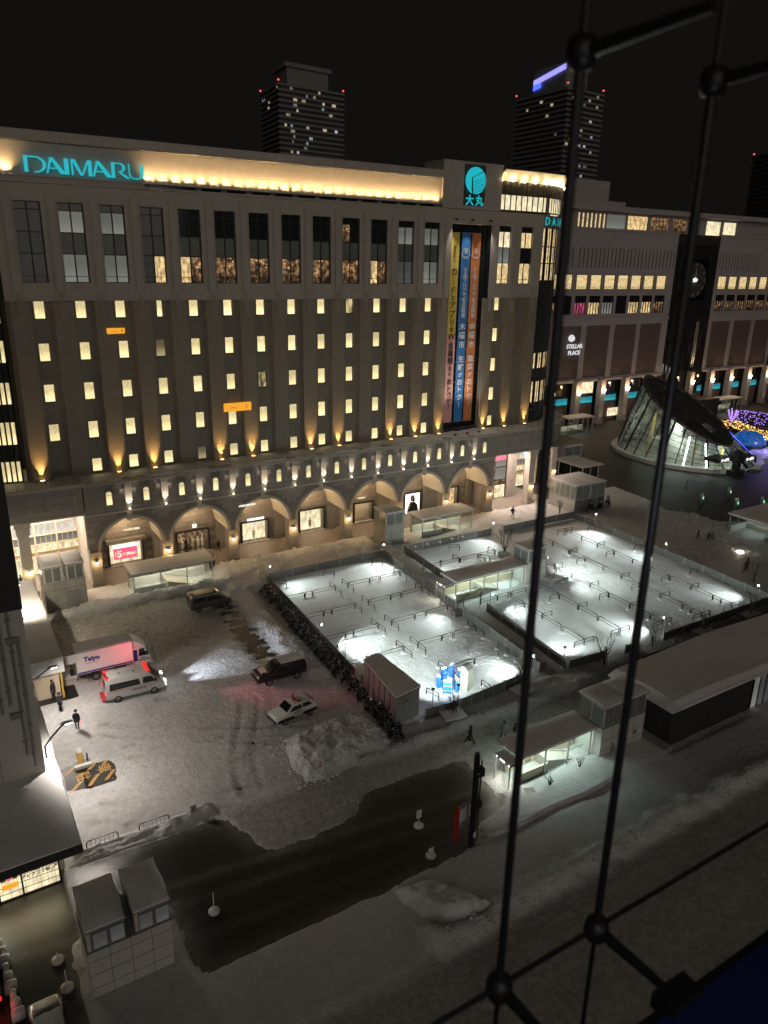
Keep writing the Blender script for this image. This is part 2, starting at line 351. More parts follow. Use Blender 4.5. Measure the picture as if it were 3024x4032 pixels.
def inpoly(x, y, poly):
    r = np.zeros(x.shape, bool); n = len(poly)
    for i in range(n):
        x0, y0 = poly[i]; x1, y1 = poly[(i+1) % n]
        if y0 == y1: continue
        c = ((y0 > y) != (y1 > y)) & (x < (x1-x0)*(y-y0)/(y1-y0)+x0); r ^= c
    return r
def ss(a, b, t):
    t = np.clip((t-a)/(b-a), 0, 1); return t*t*(3-2*t)
def boxm(x, y, x0, x1, y0, y1, e=.6):
    return ss(x0-e, x0+e, x)*(1-ss(x1-e, x1+e, x))*ss(y0-e, y0+e, y)*(1-ss(y1-e, y1+e, y))
struct('ground', MB().quad((-900,-700,-.16),(900,-700,-.16),(900,1300,-.16),(-900,1300,-.16)), M['plaza'])
struct('street', MB().quad((-60,-140,-.026),(100,-140,-.026),(100,-46.6,-.026),(-60,-46.6,-.026)), M['asphalt'])
struct('parking_ground', MB().quad((-14,-46.6,-.02),(20.4,-46.6,-.02),(20.4,-2,-.02),(-14,-2,-.02)), M['asphalt'])
struct('station_plaza', MB().quad((84,-60,-.03),(300,-60,-.03),(300,60,-.03),(84,60,-.03)), M['plaza'])
NX, NY = 470, 330
gx, gy = np.meshgrid(np.linspace(-17, 104, NX), np.linspace(-86, -2.6, NY))
jx = gx + 1.5*(vnoise(gx, gy, .8, 3)-.5); jy = gy + 1.5*(vnoise(gx, gy, .8, 8)-.5)
sh = .055*(gy+18)                      # the lots lean a little
n1 = vnoise(gx, gy, .35, 1); n2 = vnoise(gx, gy, 1.3, 2, 5, .6); n3 = vnoise(gx, gy, 3.0, 5, 3)
h = np.full(gx.shape, .10) + .05*(n1-.5) + .05*(n2-.5)
dirt = np.full(gx.shape, .25)
# parking yard: packed, rutted snow; worn through by the east side
yard = boxm(gx, gy, -9, 16.8, -46.6, -9.5, .5)
h = h*(1-yard) + yard*(.08+.10*(n2-.5)+.05*(n3-.5)+.06*(vnoise(gx*.35, gy*1.6, 1.5, 11)-.5)); dirt = dirt*(1-yard)+yard*(.26+.30*n1+.42*ss(-30, -14, gy)*(1-ss(11, 15, gx)))
for (rx0, ry0, rx1, ry1, rw) in ((-2,-32,16,-43,.24),(-2,-33.7,15,-45.2,.24),(3,-29,14,-30.5,.22),(3,-30.6,14,-32.4,.22),(-4,-42,10,-47,.24),(-5,-43.5,9,-48.5,.24),(4,-16,13,-24,.22),(2.8,-17,11.8,-25.2,.22),(5,-46,9,-34,.24),(6.6,-46,10.4,-34.5,.24),(-1,-36,10,-37.5,.22),(-1,-37.6,10,-39.2,.22),(-5,-14,9,-18,.25),(-5,-15.6,9,-19.6,.25),(-3,-45,13,-40,.2),(2,-21,12,-21.5,.22)):
    tt_ = np.clip(((gx-rx0)*(rx1-rx0)+(gy-ry0)*(ry1-ry0))/((rx1-rx0)**2+(ry1-ry0)**2), 0, 1); dd_ = np.hypot(gx-rx0-tt_*(rx1-rx0)+.5*np.sin(tt_*5), gy-ry0-tt_*(ry1-ry0)); k2 = np.exp(-(dd_/rw)**2); h -= .08*k2; h += .06*np.exp(-((dd_-.48)/.2)**2)*vnoise(gx, gy, 1.4, 15, 3)*1.6; dirt += .40*k2
worn = boxm(jx, jy, 13.2, 15.9, -29, -14, .9)*ss(.45, .62, .5*vnoise(gx, gy*1.5, .8, 21, 5, .65)+.5*vnoise(gx*.7, gy*3.4, 1.3, 22, 4, .7)+.12*boxm(gx, gy, 13.6, 15.6, -28, -16, 1)); h -= .24*worn; dirt += .3*worn
# bank along the sidewalk by the glass stairway, and by the hedge
for (x0, x1, y0, y1, hh, sd_) in ((-2.2, 18.5, -10.2, -8.6, .75, 31), (16.1, 18.4, -34, -13, .62, 32), (16.5, 20.5, -13.5, -10, .8, 33)):
    b_ = boxm(jx, jy, x0, x1, y0, y1, .55); h += b_*hh*(.45+.9*vnoise(gx, gy, .9, sd_, 5, .6)); dirt = dirt*(1-b_)+.12*b_
# churned snow between arcade and lots
ch = boxm(gx, gy, 17.5, 41, -10.8, -3.6, .5); h += ch*(.10+1.05*(vnoise(gx, gy, 1.15, 41, 3, .65)-.40)); dirt = dirt*(1-ch)+ch*.18
ch2 = boxm(gx, gy, 57, 72, -10.5, -3.5, .8); h += ch2*.75*(vnoise(gx, gy, 1.2, 42, 3, .6)-.42)
ch3 = boxm(gx, gy, 73, 92, -34, -12, 1.5); h += ch3*(.05+.48*(vnoise(gx, gy, 1.5, 43, 4, .65)-.42)); dirt = dirt*(1-ch3)+ch3*.62
ch4 = boxm(gx, gy, 79, 92, -62, -26, 1.5); h += ch4*(.05+.35*(vnoise(gx, gy, 1.2, 44, 5, .65)-.5)); dirt = dirt*(1-ch4)+ch4*.6
sw = boxm(gx, gy, -3, 60, -9.0, -3.4, .3)*(1-ch)*(1-ch2); h += sw*.06
# the two bicycle lots: deep soft snow
lot1 = boxm(gx-sh, gy, 20.6, 37.3, -44.6, -11.9, .25); lot2 = boxm(gx-sh, gy, 39.2, 72.2, -44.9, -11.9, .25)*(1-ss(0, .6, (gx-sh-68)*.8+(gy+14.5)))
lt = np.maximum(lot1, lot2); h = h*(1-lt)+lt*(.17+.15*(vnoise(gx, gy, .40, 51)-.5)+.17*(vnoise(gx, gy, 1.2, 52, 4, .62)-.5)); dirt = dirt*(1-lt)+lt*.03
tr = boxm(gx, gy, 40.2, 43.4, -37.5, -31, .7); h += tr*.3*(vnoise(gx, gy, 1.7, 55, 4)-.4)
# passage between the lots
pas = boxm(gx-sh, gy, 37.7, 38.9, -46, -8, .25); h = h*(1-pas)+pas*(-.02+.16*(vnoise(gx, gy, 1.1, 61, 4)-.35)); dirt = dirt*(1-pas)+pas*1.0
# strip in front of the lots, with a ridge along the road
st = boxm(gx, gy, 17, 75, -47.4, -45.0, .25); h += st*(.20+.35*(vnoise(gx, gy, .7, 71, 4)-.4))
rg = boxm(jx, jy, 14, 40, -47.8, -46.9, .35); h += rg*.32*(.3+vnoise(gx, gy, 1.6, 72, 4)); dirt = dirt*(1-st)+st*.35
pth = boxm(gx, gy, 12, 75, -53.5, -47.9, .5); h = h*(1-pth)+pth*(.05+.06*(n2-.5)); dirt = dirt*(1-pth)+pth*.72
# snow beyond the street, ridge by the far lane, trampled lane
deep = boxm(gx, gy, -8, 110, -63.9, -58.7, .25); h = h*(1-deep)+deep*(.34+.35*(vnoise(gx, gy, .28, 81)-.5)+.05*(n2-.5)); dirt = dirt*(1-deep)+deep*(.18+.2*n1)
d5 = boxm(gx, gy, 17.8, 36, -58.8, -55.6, .35); h = h*(1-d5)+d5*(.42+.25*(vnoise(gx, gy, .5, 82)-.5)); dirt = dirt*(1-d5)+.03*d5
rd = boxm(jx, jy, 9.5, 104, -64.3, -62.9, .45); h += rd*.70*(.15+vnoise(gx, gy, 1.0, 83, 5, .65)); dirt = dirt*(1-rd)+.1*rd
lane = 1-ss(-65.0, -64.2, gy); h = h*(1-lane)+lane*(.06+.05*(vnoise(gx*.3, gy, .6, 84)-.5)); dirt = dirt*(1-lane)+lane*(.55+.35*vnoise(gx*.25, gy, .5, 85))
bl = boxm(gx, gy, -7.9, -2.3, -66, -52.9, .2); h = h*(1-bl)+bl*(.32+.1*(n1-.5)); dirt = dirt*(1-bl)+bl*.25
# bare wet carriageway
def clear(poly, e=.9):
    m_ = inpoly(gx+e*(vnoise(gx, gy, 1.1, 91)-.5), gy+e*(vnoise(gx, gy, 1.1, 92)-.5), poly).astype(float)
    for _ in range(3): m_ = (m_+np.roll(m_,1,0)+np.roll(m_,-1,0)+np.roll(m_,1,1)+np.roll(m_,-1,1))/5
    m_ = np.clip(m_+.5*(vnoise(gx, gy, 2.6, 93, 3)-.5)*(m_ > .02)*(m_ < .98), 0, 1); k_ = ss(.25, .75, m_)
    h[:] = h*(1-k_)-.12*k_
clear([(-7.2,-46.9),(-3.3,-47.2),(2.9,-47.3),(4.1,-50.1),(4.3,-51.9),(7.7,-52.4),(11.3,-51.8),(12.9,-50.3),(17.6,-50.4),(21.5,-50.9),(21.3,-53),(21.2,-56.6),(17.6,-57.2),(16.3,-58.6),(9.5,-58.9),(3.0,-58.6),(-0.1,-58.7),(-1.9,-58.75),(-2.35,-58.2),(-2.35,-52.9),(-7.9,-52.9),(-8.0,-88),(-17.5,-88),(-17.5,-47),(-10,-46.6)], .35)
clear([(-5.7,-36.1),(-2.2,-37.2),(-2.3,-39.8),(-5.7,-39.5)], .12)
hz = boxm(jx, jy, 3.5, 14, -52.5, -47.2, .8)*(h > 0); h = np.where(hz > .3, np.minimum(h, .05+.05*(n2-.4)), h); dirt = np.maximum(dirt, hz*.85)
clear([(93.5,4),(91.4,-4.7),(90.5,-12.4),(88.2,-16.3),(91.4,-19),(91,-23.6),(98,-27.5),(110,-30),(110,6)], 1.2)
clear([(-20,-3.5),(17.8,-3.5),(17.8,-3.3),(58.4,-3.3),(62,-2.9),(72,-3.1),(72,2),(-20,2)], .5)
clear([(39.9,-7.5),(44,-9),(44,-3),(39.9,-3)], .3)
h[boxm(gx, gy, -7, -2.6, -26.5, -2, .05) > .5] = -.09
dust = np.clip(h > 0, 0, 1).astype(float)
for _ in range(26): dust = (dust+np.roll(dust,1,0)+np.roll(dust,-1,0)+np.roll(dust,1,1)+np.roll(dust,-1,1))/5
vs = np.stack([gx, gy, h], -1).reshape(-1, 3); idx = np.arange(NX*NY).reshape(NY, NX)
fq = np.stack([idx[:-1,:-1], idx[:-1,1:], idx[1:,1:], idx[1:,:-1]], -1).reshape(-1, 4)
keep = (h.reshape(-1)[fq] > -.10).any(1); fq = fq[keep]
me = bpy.data.meshes.new('snow_ground'); me.from_pydata(vs.tolist(), [], fq.tolist()); me.materials.append(M['snow'])
me.polygons.foreach_set('use_smooth', [True]*len(me.polygons))
at = me.attributes.new('dirt', 'FLOAT', 'POINT'); at.data.foreach_set('value', np.clip(dirt, 0, 1).reshape(-1).astype(np.float32)); me.update()
sg = add('snow_ground', me); sg['kind'] = 'structure'
sub = (gy < -46.2) & (gx < 30); j1 = int(np.where(gy[:,0] < -46.2)[0].max())+1; i1 = int(np.where(gx[0] < 30)[0].max())
dv = np.stack([gx[:j1,:i1], gy[:j1,:i1], np.full((j1,i1), -.018)], -1).reshape(-1, 3); di = np.arange(j1*i1).reshape(j1, i1)
df = np.stack([di[:-1,:-1], di[:-1,1:], di[1:,1:], di[1:,:-1]], -1).reshape(-1, 4); dm_ = bpy.data.meshes.new('carriageway'); dm_.from_pydata(dv.tolist(), [], df.tolist())
dat = dm_.attributes.new('dust', 'FLOAT', 'POINT'); tr_k = .35*np.exp(-((gy+51.8+.12*gx)/.35)**2)+.3*np.exp(-((gy+53.6+.12*gx)/.35)**2)+.28*np.exp(-((gy+56.3+.05*gx)/.3)**2)
dat.data.foreach_set('value', np.clip(dust*1.05+tr_k*vnoise(gx*.4, gy, .9, 97), 0, 1)[:j1,:i1].reshape(-1).astype(np.float32))
am = mat('dusted_asphalt', (.022,.020,.019), .34, bump=(30,.3,.02)); nt_ = am.node_tree; bs_ = nt_.nodes['Principled BSDF']
an = nt_.nodes.new('ShaderNodeAttribute'); an.attribute_name = 'dust'; gn = nt_.nodes.new('ShaderNodeNewGeometry'); nn = nt_.nodes.new('ShaderNodeTexNoise'); nn.inputs['Scale'].default_value = 1.4; nn.inputs['Detail'].default_value = 9; nn.inputs['Roughness'].default_value = .72; nt_.links.new(gn.outputs['Position'], nn.inputs['Vector'])
q1 = nt_.nodes.new('ShaderNodeMapRange'); q1.inputs['From Min'].default_value = .32; q1.inputs['From Max'].default_value = .68; q1.inputs['To Min'].default_value = .15; q1.inputs['To Max'].default_value = 1.5; nt_.links.new(nn.outputs['Fac'], q1.inputs[0])
q2 = nt_.nodes.new('ShaderNodeMath'); q2.operation = 'MULTIPLY'; q2.use_clamp = True; nt_.links.new(an.outputs['Fac'], q2.inputs[0]); nt_.links.new(q1.outputs[0], q2.inputs[1])
q3 = nt_.nodes.new('ShaderNodeMixRGB'); q3.inputs[1].default_value = (.021,.019,.018,1); q3.inputs[2].default_value = (.26,.24,.22,1); nt_.links.new(q2.outputs[0], q3.inputs[0]); nt_.links.new(q3.outputs[0], bs_.inputs['Base Color'])
q4 = nt_.nodes.new('ShaderNodeMapRange'); q4.inputs['To Min'].default_value = .30; q4.inputs['To Max'].default_value = .8; nt_.links.new(q2.outputs[0], q4.inputs[0]); nt_.links.new(q4.outputs[0], bs_.inputs['Roughness'])
dm_.materials.append(am); cwy = add('carriageway', dm_); cwy['kind'] = 'structure'
def ground_z(x, y):
    i = int(round((x+17)/121*(NX-1))); j = int(round((y+86)/83.4*(NY-1)))
    return max(float(h[j, i]), -.02) if 0 <= i < NX and 0 <= j < NY else -.03
def heap(name, label, poly, hh, seed, n=60, rough=.5, mat_='snowpile'):
    xs = [p[0] for p in poly]; ys = [p[1] for p in poly]
    X, Y = np.meshgrid(np.linspace(min(xs)-.6, max(xs)+.6, n), np.linspace(min(ys)-.6, max(ys)+.6, n))
    d = np.full(X.shape, 1e9); k = len(poly)
    for i in range(k):
        ax, ay = poly[i]; bx, by = poly[(i+1) % k]; L2 = (bx-ax)**2+(by-ay)**2
        t = np.clip(((X-ax)*(bx-ax)+(Y-ay)*(by-ay))/L2, 0, 1); d = np.minimum(d, np.hypot(X-ax-t*(bx-ax), Y-ay-t*(by-ay)))
    ins = inpoly(X, Y, poly); sdv = np.where(ins, d, -d)
    Z = hh*ss(-.35, 1.15, sdv)*(1-rough+rough*1.8*vnoise(X, Y, .55, seed, 5, .6)) + hh*.55*ss(-.2, .8, sdv)*(vnoise(X, Y, 1.1, seed+5, 3, .55)-.42) + .22*ss(-.2,.5,sdv)*(np.abs(vnoise(X, Y, 2.4, seed+9, 3)-.5)*2-.25)*(rough > .4)
    Z = np.where(sdv < -.35, -.15, Z-.05*(sdv < 0))
    v = np.stack([X, Y, Z], -1).reshape(-1, 3); id_ = np.arange(n*n).reshape(n, n)
    f = np.stack([id_[:-1,:-1], id_[:-1,1:], id_[1:,1:], id_[1:,:-1]], -1).reshape(-1, 4); f = f[(Z.reshape(-1)[f] > -.1).any(1)]
    m_ = bpy.data.meshes.new(name); m_.from_pydata(v.tolist(), [], f.tolist()); m_.materials.append(M[mat_]); m_.polygons.foreach_set('use_smooth', [True]*len(m_.polygons))
    return tag(add(name, m_), label, 'snow pile')
heap('snow_pile', 'big lumpy heap of ploughed snow beside the police car', [(10.2,-41.6),(9.4,-44.9),(9.6,-47.0),(11.1,-47.5),(17.6,-46.8),(18.3,-45),(18.4,-42.0),(17.2,-40.8),(14.0,-40.9),(11.6,-41.2)], .75, 5, 84, .62)
heap('snow_pile', 'rounded snow mound with a broken crumbly side at the street edge', [(9.5,-59.0),(9.5,-60.4),(9.9,-61.8),(10.9,-63.1),(12.6,-63.9),(15.0,-63.7),(14.2,-62.4),(13.3,-60.6),(12.2,-59.3)], 1.05, 9, 84, .30)
heap('snow_pile', 'long low bank of ploughed snow behind the two tube railings', [(-7.2,-45.8),(-3.7,-45.7),(-.3,-45.8),(2.8,-45.6),(3.0,-47.1),(-.1,-47.3),(-3.5,-47.1),(-7.1,-47.0)], .75, 13, 70, .6)
heap('snow_pile', 'narrow ridge of dirty snow along the foot of the lift house wall', [(-2.4,-8.3),(1.5,-8.4),(3.5,-8.9),(3.4,-9.7),(-2.3,-9.4)], .5, 17, 40, .6)
# ochre bay markings on the bared asphalt
mk = thing('painted_bay', 'yellow striped no parking marking painted on bared asphalt', 'road marking', (-3.95,-38.0,-.012))
pb = box(-1.72, 1.72, -1.75, 1.75, -.004, 0).mesh('asphalt', M['asphalt']); add('asphalt_patch', pb, parent=mk)
for k, (ax, ay, bx, by) in enumerate(((-1.65,.75,-.75,1.55),(.0,.55,.75,1.45),(1.0,.6,1.6,1.3),(-1.6,-1.45,-.75,-.55),(-.35,-1.4,.5,-.3),(.85,-1.3,1.65,-.35))):
    w_ = .16; add('stripe', MB().add([(ax-w_,ay,.004),(ax+w_,ay,.004),(bx+w_,by,.004),(bx-w_,by,.004)], [(0,1,2,3)]), M['ypaint'], mk)
for ch_, x_, y_ in (('駐', -.62, -.05), ('車', .95, .15)):
    me_ = textmesh(ch_, 1.05, .002, .012); me_.materials.append(M['ypaint'])
    add('lettering', me_, parent=mk, loc=(x_, y_, .006), rot=(0, 0, R(-90)))
struct('kerb_line', MB().box(-5.6, -2.2, -39.95, -39.75, -.01, .004), M['ypaint'])
struct('arcade_paving', MB().quad((-16,-3.9,-.012),(76,-3.9,-.012),(76,12,-.012),(-16,12,-.012)), M['paving'])

# broken lumps of snow along the banks and trampled strips
random.seed(31); ck = MB()
def lump(x, y, s):
    z = ground_z(x, y); q = [(s*random.uniform(.7,1.2)*dx, s*random.uniform(.7,1.2)*dy, s*random.uniform(.5,.9)*dz) for dx, dy, dz in ((1,0,.2),(-1,0,.15),(0,1,.2),(0,-1,.1),(.3,.2,1),(-.3,-.2,.9))]
    ck.add([(x+p[0], y+p[1], z+p[2]-.02) for p in q], [(0,2,4),(2,1,4),(1,5,4),(1,3,5),(3,0,5),(0,4,5)])
for x0, x1, y0, y1, n_, s0, s1 in ((15.4,18.8,-34,-13,420,.05,.20),(8.8,12.5,-48,-41,260,.06,.24),(14,40,-47.7,-46.7,420,.05,.17),(18,41,-10.6,-3.7,1500,.06,.20),(57,72,-10.5,-3.6,450,.05,.15),(74,91,-33,-13,700,.06,.20),(-2,19,-10.6,-8.6,420,.06,.22),(40.5,43.4,-37,-31,240,.05,.17),(10,40,-64.3,-62.9,420,.05,.18),(78,91,-45,-34,300,.06,.18),(-7,3,-47.3,-45.9,160,.04,.14),(-6,8,-40,-33,90,.03,.08)):
    for _ in range(n_): lump(random.uniform(x0,x1), random.uniform(y0,y1), s0+(s1-s0)*random.random()**2.2)
o = add('snow_lumps', ck, M['snowpile']); o['kind'] = 'stuff'; o['label'] = 'broken lumps of ploughed snow along banks and trampled strips'; o['category'] = 'snow'
# ================================================================ department store
S = thing('department_store', 'long department store with arched arcade, lit yellow windows and teal rooftop sign', 'department store')
def holed(x0, x1, z0, z1, holes, y, depth, mb=None, m=0):
    mb = mb or MB()
    xs = sorted({x0, x1, *[min(max(v, x0), x1) for q in holes for v in q[:2]]}); zs = sorted({z0, z1, *[min(max(v, z0), z1) for q in holes for v in q[2:]]})
    for i in range(len(xs)-1):
        for j in range(len(zs)-1):
            cx, cz = (xs[i]+xs[i+1])/2, (zs[j]+zs[j+1])/2
            if any(a < cx < b and c < cz < d for a, b, c, d in holes): continue
            mb.quad((xs[i],y,zs[j]),(xs[i+1],y,zs[j]),(xs[i+1],y,zs[j+1]),(xs[i],y,zs[j+1]), m)
    for a, b, c, d in holes:
        mb.quad((a,y,c),(a,y+depth,c),(a,y+depth,d),(a,y,d), m); mb.quad((b,y,c),(b,y,d),(b,y+depth,d),(b,y+depth,c), m)
        mb.quad((a,y,c),(b,y,c),(b,y+depth,c),(a,y+depth,c), m); mb.quad((a,y,d),(a,y+depth,d),(b,y+depth,d),(b,y,d), m)
    return mb
ROWS = [(30.6,32.5),(26.1,28.05),(21.65,23.6),(17.2,19.15),(13.2,14.75)]
COLS = list(range(13))+[15]
small = []; small_m = {}
for r_i, (za, zb) in enumerate(ROWS):
    for i in COLS:
        if r_i == 4 and i == 0: continue
        xa = 4.2*i+.85 if i < 15 else 63.35
        w = (1.1 if i < 13 else 1.35)
        if (i, r_i) == (3, 0): xa += .42; w = .66
        q = (xa, xa+w, za, zb); small.append(q)
        small_m[q] = 'windim' if (i, r_i) in ((3,1),(4,4)) else ('winhalf' if (i, r_i) in ((9,0),(6,2)) else 'win')
for za, zb in ROWS[1:4]: q = (66.95, 67.75, za+.2, zb-.1); small.append(q); small_m[q] = 'pane'
q = (66.9, 68.1, 30.6, 32.4); small.append(q); small_m[q] = 'spandrel'
XL, XR = -1.9, 71.8
rec = (54.9, 62.0, 13.6, 42.4)
low = MB(); low2 = MB(); holed(XL, 54.9, 12.6, 32.45, [q for q in small if q[0] < 54], .0, .3, low); holed(62.0, XR, 12.6, 32.45, [q for q in small if q[0] > 62], .0, .3, low2)
add('lower_wall', low, M['tile'], S); add('lower_wall', low2, M['tile'], S)
fr_cache = {}
for q in small:
    w, hh = q[1]-q[0], q[3]-q[2]; k = (round(w,2), round(hh,2))
    if k not in fr_cache:
        t = .045
        f = MB().box(0,t,-.05,.05,0,hh).box(w-t,w,-.05,.05,0,hh).box(t,w-t,-.05,.05,0,t).box(t,w-t,-.05,.05,hh-t,hh).box(-.06,w+.06,-.26,-.05,-.06,.02)
        fr_cache[k] = (f.mesh('window', M['frame']), {})
    fm, pd = fr_cache[k]
    o = add('window', fm, parent=S, loc=(q[0], .22, q[2]))
    mn = small_m[q]
    if mn not in pd: pd[mn] = box(.045, w-.045, -.01, .02, .045, hh-.045).mesh('pane', M[mn])
    add('pane', pd[mn], parent=o)
# pilasters of the lower zone
pm = MB().box(-.92,.92,-.42,0,12.6,32.4).box(-1.12,-.925,-.16,0,12.6,32.4).box(.925,1.12,-.16,0,12.6,32.4).mesh('pilaster', M['pil'])
PX = [4.2*i-.55 for i in (*range(0, 14), 15, 16, 17)]
for x in PX: add('pilaster', pm, parent=S, loc=(x, 0, 0))
fl = MB()
for k in range(5): fl.box(-.24+k*.1, -.18+k*.1, -.07, 0, 0, 3.1)
fl.box(-.27,.25,-.04,0,-.06,0).box(-.27,.25,-.04,0,3.1,3.16); fl = fl.mesh('fluted_ornament', M['trim'])
for x in PX: add('fluted_ornament', fl, parent=S, loc=(x, -.46, 30.6))
# pale upper storeys with the tall windows
big = [(4.2*i, 4.2*i+2.62, 34.35, 42.35) for i in range(13)]+[(63.25,65.8,34.4,42.4),(67.4,69.95,34.4,42.4)]
upw = MB(); holed(XL, 54.9, 32.45, 44.2, [b for b in big if b[0] < 54], -.46, .5, upw); holed(62.0, XR, 32.45, 44.2, [b for b in big if b[0] > 60], -.46, .5, upw)
upw.quad((54.9,-.46,42.4),(62,-.46,42.4),(62,-.46,44.2),(54.9,-.46,44.2)); upw.quad((54.9,-.46,42.4),(54.9,1,42.4),(62,1,42.4),(62,-.46,42.4))
upw.quad((XL,-.46,32.45),(54.9,-.46,32.45),(54.9,0,32.45),(XL,0,32.45)).quad((62,-.46,32.45),(XR,-.46,32.45),(XR,0,32.45),(62,0,32.45))
upw.quad((XL,-.46,44.2),(XR,-.46,44.2),(XR,2,44.2),(XL,2,44.2))
add('upper_wall', upw, M['stone_up'], S)
stp = MB().box(-.42,.42,-.13,0,33.3,43.1).box(-.62,-.52,-.06,0,32.5,43.1).box(.52,.62,-.06,0,32.5,43.1).mesh('pier_strip', M['stone_up'])
for x in PX[:-1]: add('pier_strip', stp, parent=S, loc=(x+(.0 if x < 50 else .35), -.46, 0))
ZL = [0, 2.92, 5.05, 7.22, 8.0]
bf = MB()
for x in (0, 1.24, 2.48): bf.box(x, x+.14, -.08, .08, 0, 8.0)
for z in ZL[1:4]: bf.box(.14, 1.24, -.05, .05, z-.05, z+.05).box(1.38, 2.48, -.05, .05, z-.05, z+.05)
bf.box(.14,2.48,-.05,.05,0,.08).box(.14,2.48,-.05,.05,7.92,8.0).box(.14,2.48,-.05,.05,.62,.68); bf = bf.mesh('tall_window', M['frame'])
pcache = {}
def bigwin(x, spec, z0=34.35):
    o = add('tall_window', bf, parent=S, loc=(x, -.12, z0))
    for j in range(4):
        for side in (0, 1):
            mn = spec[j][side] if isinstance(spec[j], tuple) else spec[j]
            k = (j, side, mn)
            if k not in pcache:
                x0 = .14+1.24*side; pcache[k] = box(x0, x0+1.1, .0, .03, ZL[j]+.05, ZL[j+1]-.05).mesh('pane', M[mn])
            add('pane', pcache[k], parent=o)
for i in range(13):
    lowm = {0:'pane',1:'blind',2:'blind',3:('spandrel','rest2'),4:('rest2','rest'),5:'rest',6:'rest',7:'rest',8:'rest',9:'rest',10:('rest2','rest'),11:'blind2',12:'blind'}[i]
    topm = {1:'blind',2:'blind',11:'blind',12:'blind',9:('rest','pane')}.get(i, 'pane')
    bigwin(4.2*i, [lowm, 'spandrel', topm, 'pane'])
bigwin(63.25, ['curt','blind','cream','pane'], 34.4); bigwin(67.4, ['curt','pane','curt','pane'], 34.4)
ul_m = MB().box(-.18,.18,-.14,.14,-.1,.12).mesh('banner_floodlight', M['frame'])
# recessed dark bay with the three hanging banners
bk = MB().quad((54.9,.9,13.6),(62,.9,13.6),(62,.9,42.4),(54.9,.9,42.4)).quad((54.9,-.46,13.6),(54.9,.9,13.6),(54.9,.9,42.4),(54.9,-.46,42.4)).quad((62,-.46,13.6),(62,-.46,42.4),(62,.9,42.4),(62,.9,13.6)).quad((54.9,0,12.6),(62,0,12.6),(62,0,13.6),(54.9,0,13.6)).quad((54.9,0,13.6),(62,0,13.6),(62,.9,13.6),(54.9,.9,13.6))
add('recess_wall', bk, M['pane'], S)
gr = MB()
for x in (55.3, 57.2, 59.08, 60.95, 61.6): gr.box(x-.05, x+.05, .72, .88, 13.7, 42.3)
for k in range(8): gr.box(54.95, 61.95, .75, .9, 14.2+3.55*k, 14.32+3.55*k)
add('recess_mullions', gr, M['frame'], S)
def banner(name, label, x0, x1, cols, items, ink, ring=None):
    b = thing(name, label, 'banner', ((x0+x1)/2, .30, 0), 0, 'vertical banners in the dark bay'); w = (x1-x0)/2
    for (za, zb, mn) in cols:
        mb = MB(); n = 24
        vs = [(sx*w, .03*math.sin(z_*.9+sx), z_) for z_ in [za+(zb-za)*i/n for i in range(n+1)] for sx in (-1, 1)]
        mb.add(vs, [(2*i, 2*i+1, 2*i+3, 2*i+2) for i in range(n)]); add('cloth', mb, M[mn], b, smooth=True)
    t = glyphs(items, M[ink]); add('lettering', t, M[ink], b, loc=(0, -.06, 0))
    ro = MB()
    for z in (14.3, 41.25): ro.tube([(-w-.1,.06,z),(w+.1,.06,z)], .035, 6)
    for k in range(1, 9): z = 14.3+3*k; ro.tube([(-w-.16,.06,z),(-w,.03,z)], .025, 4).tube([(w,.03,z),(w+.16,.06,z)], .025, 4)
    add('hanging_rod', ro, M['fpost'], b)
    if ring:
        mb = MB(); n = 36; ra, rb = .66, .60
        vs = [(r_*math.cos(2*math.pi*i/n), 0, 38.5+1.12*r_*math.sin(2*math.pi*i/n)) for i in range(n) for r_ in (ra, rb)]
        mb.add(vs, [(2*i, 2*i+1, (2*i+3) % (2*n), (2*i+2) % (2*n)) for i in range(n)]); add('emblem', mb, M['wht'], b, loc=(0, -.07, 0))
    return b
Yc = [('さ',39.3,.62),('ら',38.75,.62),('に',38.2,.62),('！',37.5,.62),('カ',36.05,1.2),('｜',34.8,1.15),('ド',33.5,1.15),('と',32.45,.8),('ア',31.4,1.15),('プ',30.25,1.15),('リ',29.05,1.1),('の',28.0,.8),('W',26.97,1.25),('会',25.7,1.05),('員',24.6,1.05),('様',23.5,1.05),('な',22.35,.72),('ら',21.6,.72),('お',20.45,1.0),('ト',19.4,1.0),('ク',18.5,1.0),('が',17.65,.72),('！',16.7,1.1)]
banner('banner', 'yellow banner turning pink halfway down, dark vertical Japanese lettering', 55.5, 57.0, [(27.1,41.25,'y_ban'),(14.3,27.1,'p_ban')], [(c, 0, z, s, .014) for c, z, s in Yc], 'ink')
def dayc(day, food): return [(day,38.75,.72,.012),('曜',37.95-.0,.36,.006),('食',36.25,.72,.012),('品',35.5,.72,.012),('フ',34.85,.72,.012),('ロ',34.15,.72,.012),('ア',33.45,.72,.012),('で',32.85,.72,.012),('毎',32.15,.72,.012),('週',31.4,.72,.012),('開',30.7,.72,.012),('催',30.0,.72,.012),(day,28.4,1.12,.02),('曜',27.1,1.12,.02),('市',25.8,1.12,.02),(food[0],23.75,1.05,.02),(food[1],22.5,1.05,.02),('が',21.4,.75,.014),('お',20.3,1.05,.02),('ト',19.2,1.05,.02),('ク',18.05,1.05,.02),('！',16.9,1.05,.02)]
def dayi(day, food): return [(c, (-.2 if s == .36 else 0), z, s, b) for c, z, s, b in dayc(day, food)]+[('市', .2, 37.95, .36, .006)]
banner('banner', 'blue banner with white ringed emblem and white vertical Japanese lettering', 57.4, 58.95, [(14.3,41.25,'b_ban')], dayi('木', '生鮮'), 'wht', 1)
